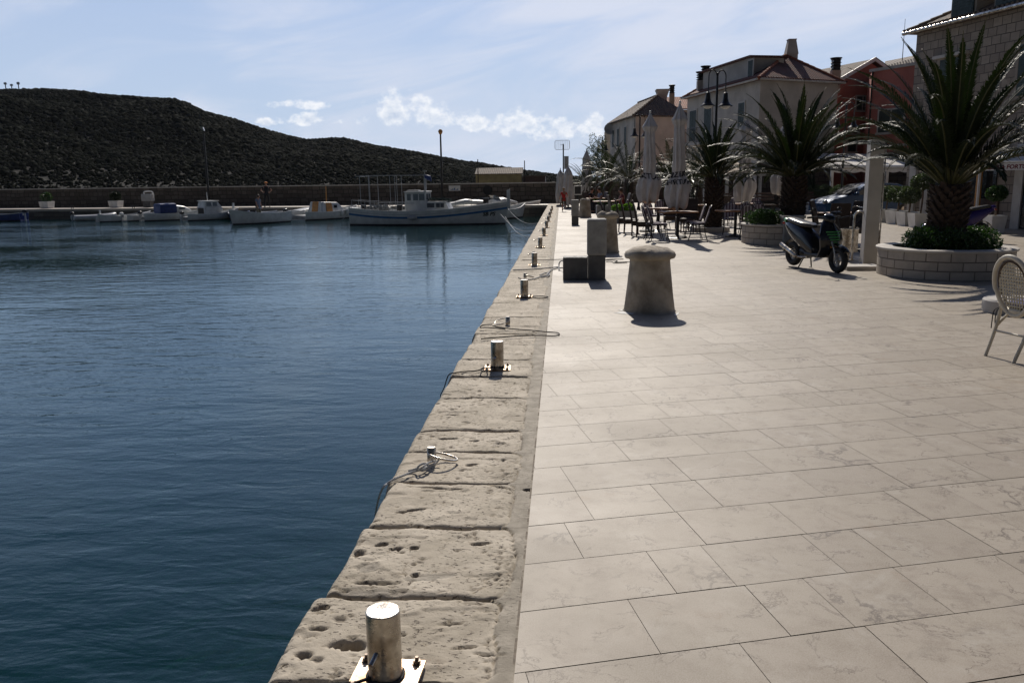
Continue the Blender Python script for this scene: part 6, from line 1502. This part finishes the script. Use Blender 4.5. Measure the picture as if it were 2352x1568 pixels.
# 8 cabin with orange board
q8 = bloc(722, 498, 1.1); t = thing('cabin_boat', 'white cabin boat with an orange board in its cabin opening and many fenders', 'boat', q8, R(55), GB)
make_hull(t, 4.9, 2.1, .58, .52, .9, M['boat_white'], wt=.85, rake=.45)
cb = MB().loft([[(-1.0, -.82, .42), (1.35, -.62, .55), (1.35, .62, .55), (-1.0, .82, .42)], [(-.85, -.62, 1.22), (.7, -.45, 1.16), (.7, .45, 1.16), (-.85, .62, 1.22)]]).build('cabin', M['boat_white'], t, bevel=.05)
MB().loft([[(-1.02, -.32, .44), (-1.02, .32, .44), (-.99, .32, .44), (-.99, -.32, .44)], [(-.88, -.32, 1.24), (-.88, .32, 1.24), (-.85, .32, 1.24), (-.85, -.32, 1.24)]]).build('hatch_board', M['orange'], cb)
MB().loft([[(-.55, -.78, .50), (.05, -.735, .50), (.05, -.70, .50), (-.55, -.75, .50)], [(-.5, -.68, 1.16), (.02, -.63, 1.16), (.02, -.60, 1.16), (-.5, -.65, 1.16)]]).build('hatch_board', M['orange'], cb)

for y0_ in (-.66, .60): MB().box(.25, .5, y0_, y0_+.06, .78, .98).build('window', M['glass_dark'], cb)
MB().cyl((.1, 0, 1.18), (.12, 0, 2.3), .035, n=6).build('mast', M['orange'], t)
fender(q8, R(55), [(.6, -1.0, .40), (1.2, -.93, .45), (1.6, -.80, .52), (1.9, -.62, .56)], '%s fender from the left on the orange board cabin boat')
MB().box(-2.2, 1.2, -.8, .8, .28, .33).build('deck', M['boat_white'], t)
for o in bpy.data.objects:
    if o.parent is None and o.get('group') == GB and 'fender' not in o['label'] and 'right of him' not in o['label']: o.scale = (.86, .86, .86)
# ---- the fishing boat
qa, qb = g(802, 518, WL), g(1142, 517, WL); bc = (qa+qb)/2+Vector((.12, 1.25, 0)); LB = 9.3
FB = thing('fishing_boat', 'large white fishing boat with blue side stripe, wheelhouse and bare canopy frame', 'boat', (bc.x, bc.y, WL), R(-6))
bt, sh, pt, band = make_hull(FB, LB, 2.9, 1.02, .80, 1.30, M['boat_white'], floor=.35, ins=.09, wt=.45, rake=.35, z0=-.6, full=2.0)
band(-.30, -.42, .02, M['boat_blue'], 'blue_stripe'); band(-.17, -.20, .015, M['boat_grey'], 'rub_rail')
X_ = lambda c: (c-985)*.00596
b = MB(); rows = []
for i in range(27):
    u = i/26; x, y, z = pt(u, math.pi/2, .09); rows.append([(x, y, z-.14), (x, 0, z-.08), (x, -y, z-.14)])
b.loft(rows, cap=False, closed=False); b.build('deck', M['boat_white'], FB, smooth=True, fix=False)
w0 = X_(790); w1 = X_(1005)
b = MB(); b.box(w0, w1, -.62, .62, .62, 1.90)
wh_ = b.build('wheelhouse', M['boat_white'], FB, bevel=.02)
MB().box(w0-.04, w1+.05, -.68, .68, 1.901, 1.955).build('roof', M['boat_white'], wh_, bevel=.015); MB().box(w0+.08, w0+.75, -.3, .3, 1.956, 2.03).build('roof_hatch', M['boat_grey'], wh_)
for sy in (-1, 1):
    for x0, x1 in ((w0+.14, w0+.38), (w0+.52, w0+.82), (w0+.88, w1-.08)): b = MB(); b.box(x0, x1, sy*.622-.004, sy*.622+.004, 1.42, 1.80); b.build('window', M['glass_boat'], wh_)

for y0_ in (-.5, .05): MB().box(w1, w1+.006, y0_, y0_+.45, 1.45, 1.8).build('window', M['glass_boat'], wh_)
MB().box(w0-.007, w0, -.28, .28, .75, 1.8).build('door', M['boat_grey'], wh_)
fc = MB().loft([[(w1+.01, -.70, .72), (X_(1245), -.62, .80), (X_(1245), .62, .80), (w1+.01, .70, .72)], [(w1+.01, -.66, 1.36), (X_(1200), -.56, 1.36), (X_(1200), .56, 1.36), (w1+.01, .66, 1.36)]]).build('fore_cabin', M['boat_white'], FB, bevel=.02)
for x0, x1 in ((X_(1020), X_(1090)), (X_(1112), X_(1190))):
    for sy in (-1, 1): b = MB(); b.loft([[(x0, sy*.705, 1.0), (x1, sy*.67, 1.0), (x1, sy*.60, 1.0), (x0, sy*.6, 1.0)], [(x0, sy*.69, 1.25), (x1, sy*.645, 1.25), (x1, sy*.60, 1.25), (x0, sy*.6, 1.25)]]); b.build('window', M['glass_dark'], fc)
nv = [((X_(1030)+.09*k, (.28*math.sin(k*2.3)), 1.43+.05*math.sin(k)), (.18, .26, .10)) for k in range(13)]
nb_ = leafball('fishing_net', nv, 3600, .10, mat('net_twine', (.03, .06, .055), .8, 0, .3, 20), None, seed=77, elong=5); nb_.location = bc; nb_.location.z = WL; nb_.rotation_euler = (0, 0, R(-6)); tag(nb_, 'dark green net heaped on the fore cabin of the fishing boat', 'fishing net')
MB().box(w0+1.05, w0+1.17, -.06, .06, 1.956, 2.95).build('mast', M['boat_grey'], FB)
b = MB(); b.cyl((w0+1.11, 0, 2.95), (w0+1.11, 0, 3.15), .02, n=6); b.box(w0+1.0, w0+1.2, -.05, .05, 3.08, 3.16); b.build('mast_light', M['steel'], FB)
MB().loft(loftx([(w0+1.1, 2.80, .10, .08), (w0+1.25, 2.76, .14, .14), (w0+1.45, 2.68, .10, .16), (w0+1.5, 2.60, .05, .1)])).build('rolled_sail', M['navy'], FB, smooth=True)
b = MB(); 
for sy in (-.85, .85): b.tube([(X_(300), sy, 2.86), (X_(480), sy, 2.90), (X_(985), sy*.3, 2.88)], .018, 6); 
for c in (350, 440, 650, 700):
    for sy in (-.85, .85): k = sy*(1 if c < 500 else .8); b.tube([(X_(c), k, .8), (X_(c)-.03, k, 2.88)], .016, 6)
b.tube([(X_(350), -.85, 2.88), (X_(350), .85, 2.88)], .018, 6); b.tube([(X_(650), -.68, 2.89), (X_(650), .68, 2.89)], .018, 6); b.tube([(X_(300), -.85, 2.86), (X_(300), .85, 2.86)], .018, 6)
b.build('canopy_frame', M['boat_grey'], FB, smooth=True)
for sy in (-1, 1):
    b = MB(); P = [(x, sy*(y-.06), z+.48) for x, y, z in (pt(u, math.pi/2, .05) for u in np.linspace(.02, .46, 10))]; b.tube(P, .018, 6)
    for p in P[::2]: b.cyl(p, (p[0], p[1], p[2]-.5), .012, n=6)
    P = [(x, sy*(y-.03), z+.42-.2*max(0, u-.85)*6) for u, (x, y, z) in ((u, pt(u, math.pi/2, .05)) for u in np.linspace(.62, .94, 8))]; b.tube(P, .016, 6)
    for p in P[::2]: b.cyl(p, (p[0], p[1], p[2]-.45), .012, n=6)
    b.build('railing', M['boat_grey'], FB, smooth=True)
xb = pt(1, math.pi/2)[0]; MB().loft([[(xb-.12, -.06, .9), (xb+.06, -.06, .9), (xb+.06, .06, .9), (xb-.12, .06, .9)], [(xb-.14, -.05, 1.95), (xb+.05, -.05, 2.02), (xb+.05, .05, 2.02), (xb-.14, .05, 1.95)]]).build('stem_post', M['boat_white'], FB, bevel=.015)
MB().box(-LB/2-.35, -LB/2+.5, -.55, .55, .98, 1.02).build('stern_platform', M['boat_white'], FB)
V, F = text_mesh('SB PS', .30, .25, .012); zf = -.6; vs = []
for v in V:
    x = X_(1632)+v.x; z = .50+v.y; u = x/LB+.5
    for _ in range(12): u = (x-.35*max(u, 0)**6*(z-zf)/(sh(u)-zf))/LB+.5
    S = sh(u); a = math.acos(max(-1, min(1, 1-(z-zf)/(S-zf)))); vs.append((x, -(pt(u, a)[1]+.022), z))
MB().add(vs, F).build('registration_letters', M['black'], FB, fix=False)
def onboat(x, y, z): return Matrix.Rotation(R(-6), 3, 'Z') @ Vector((x, y, z))+Vector((bc.x, bc.y, WL))
o = MB().ell((0, 0, 0), (.30, .15, .15), 16, 10).build('fender', M['boat_grey'], smooth=True); o.location = onboat(X_(905), -1.52, .45); o.rotation_euler = (0, 0, R(-6)); tag(o, 'grey sausage fender hanging amidships on the fishing boat', 'fender', 'boat fenders')
o = leafball('tarp_heap', [((X_(400)+.2*k, .3*math.sin(k*2), .95+.08*math.sin(k*3)), (.22, .3, .16)) for k in range(6)], 1500, .16, M['boat_grey'], None, seed=78, elong=1.6); o.location = (bc.x, bc.y, WL); o.rotation_euler = (0, 0, R(-6)); tag(o, 'pale heap of net and sheet on the stern deck of the fishing boat', 'net heap')
for x, lb in ((X_(720), 'dark drum on the deck left of the wheelhouse'), (X_(345), 'dark drum near the stern rail of the fishing boat')):
    o = MB().lathe([(0, 0), (.16, 0), (.17, .3), (.16, .34), (0, .34)], 16).build('deck_drum', M['black'], smooth=True); o.location = onboat(x, -.35, .82); tag(o, lb, 'drum', 'drums on the fishing boat')
rope([onboat(-LB/2+.3, -.6, 1.0), onboat(-LB/2-.2, -1.1, .4), onboat(-LB/2-.6, -1.6, .0), onboat(-LB/2-.9, -1.9, -.2)], .015, M['rope_grey'], 'mooring rope slanting from the stern of the fishing boat into the water')
# boats past the bow
q = bloc(1145, 499, 1.8); t = thing('motor_boat', 'white motor boat with a windscreen just behind the fishing boat bow', 'boat', q, R(32), 'white boats beyond the fishing boat')
make_hull(t, 5.4, 2.0, .75, .68, 1.05, M['boat_white'], wt=.85, rake=.7); MB().loft(loftx([(-.6, .95, .7, .25), (.1, 1.05, .66, .30), (1.2, .90, .5, .14)], p=3)).build('cabin', M['boat_white'], t, smooth=True)
MB().loft([[(-.2, -.6, 1.15), (-.15, -.6, 1.15), (-.15, .6, 1.15), (-.2, .6, 1.15)], [(-.65, -.55, 1.5), (-.6, -.55, 1.5), (-.6, .55, 1.5), (-.65, .55, 1.5)]]).build('windscreen', M['glass_boat'], t); MB().box(-2.4, 2.0, -.8, .8, .35, .4).build('deck', M['boat_white'], t)
q = bloc(1075, 492, 2.6); t = thing('motor_boat', 'white boat with a raised foredeck seen past the fishing boat fore cabin', 'boat', (q.x, min(q.y, 56.5), WL), R(6), 'white boats beyond the fishing boat')
make_hull(t, 5.6, 2.1, .8, .75, 1.15, M['boat_white'], wt=.85, rake=.6); MB().loft(loftx([(-.3, 1.0, .75, .12), (.8, 1.15, .7, .2), (2.0, 1.15, .3, .08)])).build('foredeck', M['boat_white'], t, smooth=True); outboard(t, -2.8, .65, 'black')
q = bloc(1172, 492, 1.6); t = thing('open_boat', 'small white boat farthest right by the quay, behind the motor boat', 'boat', (q.x, min(q.y, 57), WL), R(58), 'white boats beyond the fishing boat')
make_hull(t, 4.2, 1.7, .7, .6, .95, M['boat_white'], wt=.8, rake=.5); thwarts(t, (-.6, .4), 1.3, .4)
q = on_pier(3, 0, -1.2); t = thing('open_boat', 'dark boat stern with an outboard cut by the left edge of the picture', 'boat', (q.x-1.6, q.y-1.5, WL), R(185), GB)
make_hull(t, 4.4, 1.7, .6, .5, .8, M['navy'], wt=.8); outboard(t, -2.25, .5)
# ================================================================ PEOPLE
def skin_obj(name, J, Eg, m, parent, root=0, sub=2):
    me = bpy.data.meshes.new(name); ks = list(J); ix = {k: i for i, k in enumerate(ks)}
    me.from_pydata([J[k][0] for k in ks], [(ix[a], ix[b]) for a, b in Eg], []); me.update(); me.materials.append(m)
    o = bpy.data.objects.new(name, me); COL.objects.link(o); o.parent = parent
    md = o.modifiers.new('skin', 'SKIN'); md.use_smooth_shade = True
    sv = me.skin_vertices[0].data
    for k in ks: r = J[k][1]; sv[ix[k]].radius = (r, r) if not isinstance(r, tuple) else r
    for i in range(len(ks)): sv[i].use_root = (i == root)
    sb = o.modifiers.new('sub', 'SUBSURF'); sb.levels = sub-1; sb.render_levels = sub
    return o
def person(loc, rz, Hh, label, pose, top='dark_cloth', legs='dark_cloth', hair='hair', cap=None, sleeves=.5, shorts=False):
    """pose: dict of joints for a 1.75 m figure facing +x; keys: pelvis chest neck head, eL hL eR hR (elbow/hand), kL fL kR fR (knee/foot)"""
    s = Hh/1.75; t = thing('person', label, 'person', loc, rz); P = {k: Vector(v) for k, v in pose.items()}; J = {}; Eg = []
    def j(k, p, r): J[k] = (Vector(p)*s, r*s)
    pv, ch, nk, hd = P['pelvis'], P['chest'], P['neck'], P['head']
    j('pelvis', pv, .125); j('waist', pv.lerp(ch, .45), .115); j('chest', ch, .135); j('neck', nk, .058); j('jaw', nk.lerp(hd, .45), .068); j('head', hd, .098); j('crown', hd+(hd-nk).normalized()*.085, .066)
    nose = hd+Vector((.105, 0, -.02)); j('nose', nose, .014)
    Eg += [('pelvis', 'waist'), ('waist', 'chest'), ('chest', 'neck'), ('neck', 'jaw'), ('jaw', 'head'), ('head', 'crown'), ('head', 'nose')]
    for S, sy in (('L', 1), ('R', -1)):
        sh_ = ch+Vector((0, sy*.175, .085)); e, h = P['e'+S], P['h'+S]; j('s'+S, sh_, .055); j('e'+S, e, .040); j('w'+S, e.lerp(h, .86), .027); j('h'+S, h, .034)
        Eg += [('chest', 's'+S), ('s'+S, 'e'+S), ('e'+S, 'w'+S), ('w'+S, 'h'+S)]
        d = (h-e).normalized(); sd_ = d.cross(Vector((1, 0, 0.2))).normalized()
        for f in range(4): j('f%d%s' % (f, S), h+d*(.075+.008*(1-abs(f-1.5)))+sd_*(f-1.5)*.021+Vector((.012, 0, -.006)), .0085); Eg.append(('h'+S, 'f%d%s' % (f, S)))
        j('th'+S, h+d*.03-sd_*.05+Vector((.02, 0, 0)), .010); Eg.append(('h'+S, 'th'+S))
        k, ft = P['k'+S], P['f'+S]; hp_ = pv+Vector((0, sy*.09, -.04)); j('hip'+S, hp_, .095); j('k'+S, k, .058); an = ft+Vector((0, 0, .07)); j('calf'+S, k.lerp(an, .35), .055); j('a'+S, an, .036); j('heel'+S, ft+Vector((-.04, 0, .035)), .034); j('toe'+S, ft+Vector((.15, 0, .025)), .028)
        Eg += [('pelvis', 'hip'+S), ('hip'+S, 'k'+S), ('k'+S, 'calf'+S), ('calf'+S, 'a'+S), ('a'+S, 'heel'+S), ('a'+S, 'toe'+S)]
    skin_obj('body', J, Eg, M['skin'], t)
    T = {}; 
    for k in ('pelvis', 'waist', 'chest', 'sL', 'sR'): T[k] = (J[k][0], J[k][1]*1.16+.006*s)
    for S in 'LR': T['c'+S] = (J['s'+S][0].lerp(J['e'+S][0], sleeves), .056*s)
    T['base'] = (J['pelvis'][0]-Vector((0, 0, .05*s)), .145*s)
    T['col'] = (J['chest'][0].lerp(J['neck'][0], .75), .075*s)
    skin_obj('shirt', T, [('base', 'pelvis'), ('pelvis', 'waist'), ('waist', 'chest'), ('chest', 'sL'), ('chest', 'sR'), ('sL', 'cL'), ('sR', 'cR'), ('chest', 'col')], M[top], t, root=0)
    Q = {'pelvis': (J['pelvis'][0], .132*s)}; EE = []
    for S in 'LR':
        Q['hip'+S] = (J['hip'+S][0], .105*s); Q['k'+S] = (J['k'+S][0], .076*s); EE += [('pelvis', 'hip'+S), ('hip'+S, 'k'+S)]
        if not shorts: Q['a'+S] = (J['a'+S][0]+Vector((0, 0, .02*s)), .058*s); EE.append(('k'+S, 'a'+S))
    skin_obj('trousers', Q, EE, M[legs], t, root=0)
    for S in 'LR':
        f_ = Vector(P['f'+S])*s; MB().ell(f_+Vector((.05*s, 0, .035*s)), (.135*s, .05*s, .045*s), 12, 8).build('shoe', M['black'], t, smooth=True)
    hd = hd*s; MB().ell(hd+Vector((-.018*s, 0, .03*s)), (.108*s, .10*s, .115*s), 14, 10).build('hair', M[hair], t, smooth=True)
    b = MB()
    for sy in (-1, 1): b.ell(hd+Vector((.088*s, sy*.034*s, .005*s)), (.012*s, .014*s, .008*s), 8, 6)
    b.build('eyes', M['black'], t); MB().ell(hd+Vector((.090*s, 0, -.055*s)), (.010*s, .026*s, .007*s), 8, 6).build('mouth', M['red_cloth'], t)
    if cap: MB().lathe([(.115*s, .02*s), (.115*s, .06*s), (.09*s, .115*s), (0, .135*s)], 16, hd).build('cap', M[cap], t, smooth=True)
    return t
stand = dict(pelvis=(0, 0, .95), chest=(.0, 0, 1.30), neck=(.0, 0, 1.47), head=(.02, 0, 1.62), eL=(-.06, .38, 1.16), hL=(.10, .20, 1.02), eR=(-.06, -.38, 1.16), hR=(.10, -.20, 1.02), kL=(.02, .13, .50), fL=(0, .16, 0), kR=(.02, -.13, .50), fR=(0, -.16, 0))
q = on_pier(582, 0, .5); person((q.x, q.y, 0), R(-70), (475.5-418)/FOC*q.y*1.0, 'person in black clothes and an orange cap standing on the pier with hands on hips', stand, cap='cap_orange', sleeves=.6)
pm = dict(stand); pm.update(eR=(.12, -.30, 1.10), hR=(.28, -.38, .90), eL=(.0, .26, 1.06), hL=(.10, .24, .82), head=(.06, 0, 1.60))
qm = Matrix.Rotation(R(-118), 3, 'Z') @ Vector((.15, .1, .16))+q6; person(qm, R(-20), 1.70, 'person in a grey shirt standing in the nearest small white boat', pm, top='grey_cloth', legs='khaki')
run = dict(pelvis=(.0, 0, .93), chest=(.06, 0, 1.28), neck=(.08, 0, 1.45), head=(.12, 0, 1.60), eL=(-.12, .30, 1.12), hL=(.06, .30, .95), eR=(.14, -.32, 1.14), hR=(.30, -.22, 1.02), kL=(.16, .09, .52), fL=(.06, .08, .05), kR=(-.06, -.08, .50), fR=(-.38, -.09, .18))
q = g(1295, 486); person((q.x, q.y, 0), R(100), (486-432)/FOC*q.y, 'child in a red shirt and dark shorts walking away along the quay', run, top='red_cloth', legs='khaki', hair='hair_blond', shorts=True)
sit = dict(pelvis=(0, 0, .52), chest=(-.03, 0, .88), neck=(.0, 0, 1.05), head=(.05, 0, 1.20), eL=(.10, .28, .75), hL=(.32, .16, .78), eR=(.10, -.28, .75), hR=(.32, -.16, .78), kL=(.42, .12, .50), fL=(.40, .13, .0), kR=(.42, -.12, .50), fR=(.40, -.13, .0))
def sitter(px, Y, rz, label, top, chairlabel):
    x = xat(px, 450, Y); person((x, Y, 0), R(rz), 1.72, label, sit, top=top); dup(wk, (x-.02*math.cos(R(rz)), Y, 0), R(rz), chairlabel)
sitter(1358, 44, -30, 'person in dark clothes seated left at the far cafe table', 'dark_cloth', 'dark wicker chair under the left seated person')
sitter(1378, 43.5, 200, 'person in a blue grey shirt seated right at the far cafe table', 'grey_cloth', 'dark wicker chair under the right seated person')
sitter(1428, 38, 190, 'person in a red brown shirt seated left of the dark palm trunk', 'plum', 'dark wicker chair under the person in the red brown shirt')
dup(ta, (xat(1368, 460, 43.6), 43.6, 0), 0, 'table between the two far seated people')
q = at(1327, 435, 54); t = thing('framed_board', 'small white framed dark board standing near the end of the quay', 'board', (q.x, 54, 0)); MB().box(-.26, .26, -.02, .02, .75, 1.35).build('frame', M['white_paint'], t, bevel=.01); MB().box(-.20, .20, -.026, -.021, .81, 1.29).build('panel', M['black'], t); MB().box(-.02, .02, -.01, .01, 0, .749).build('stand', M['iron'], t)
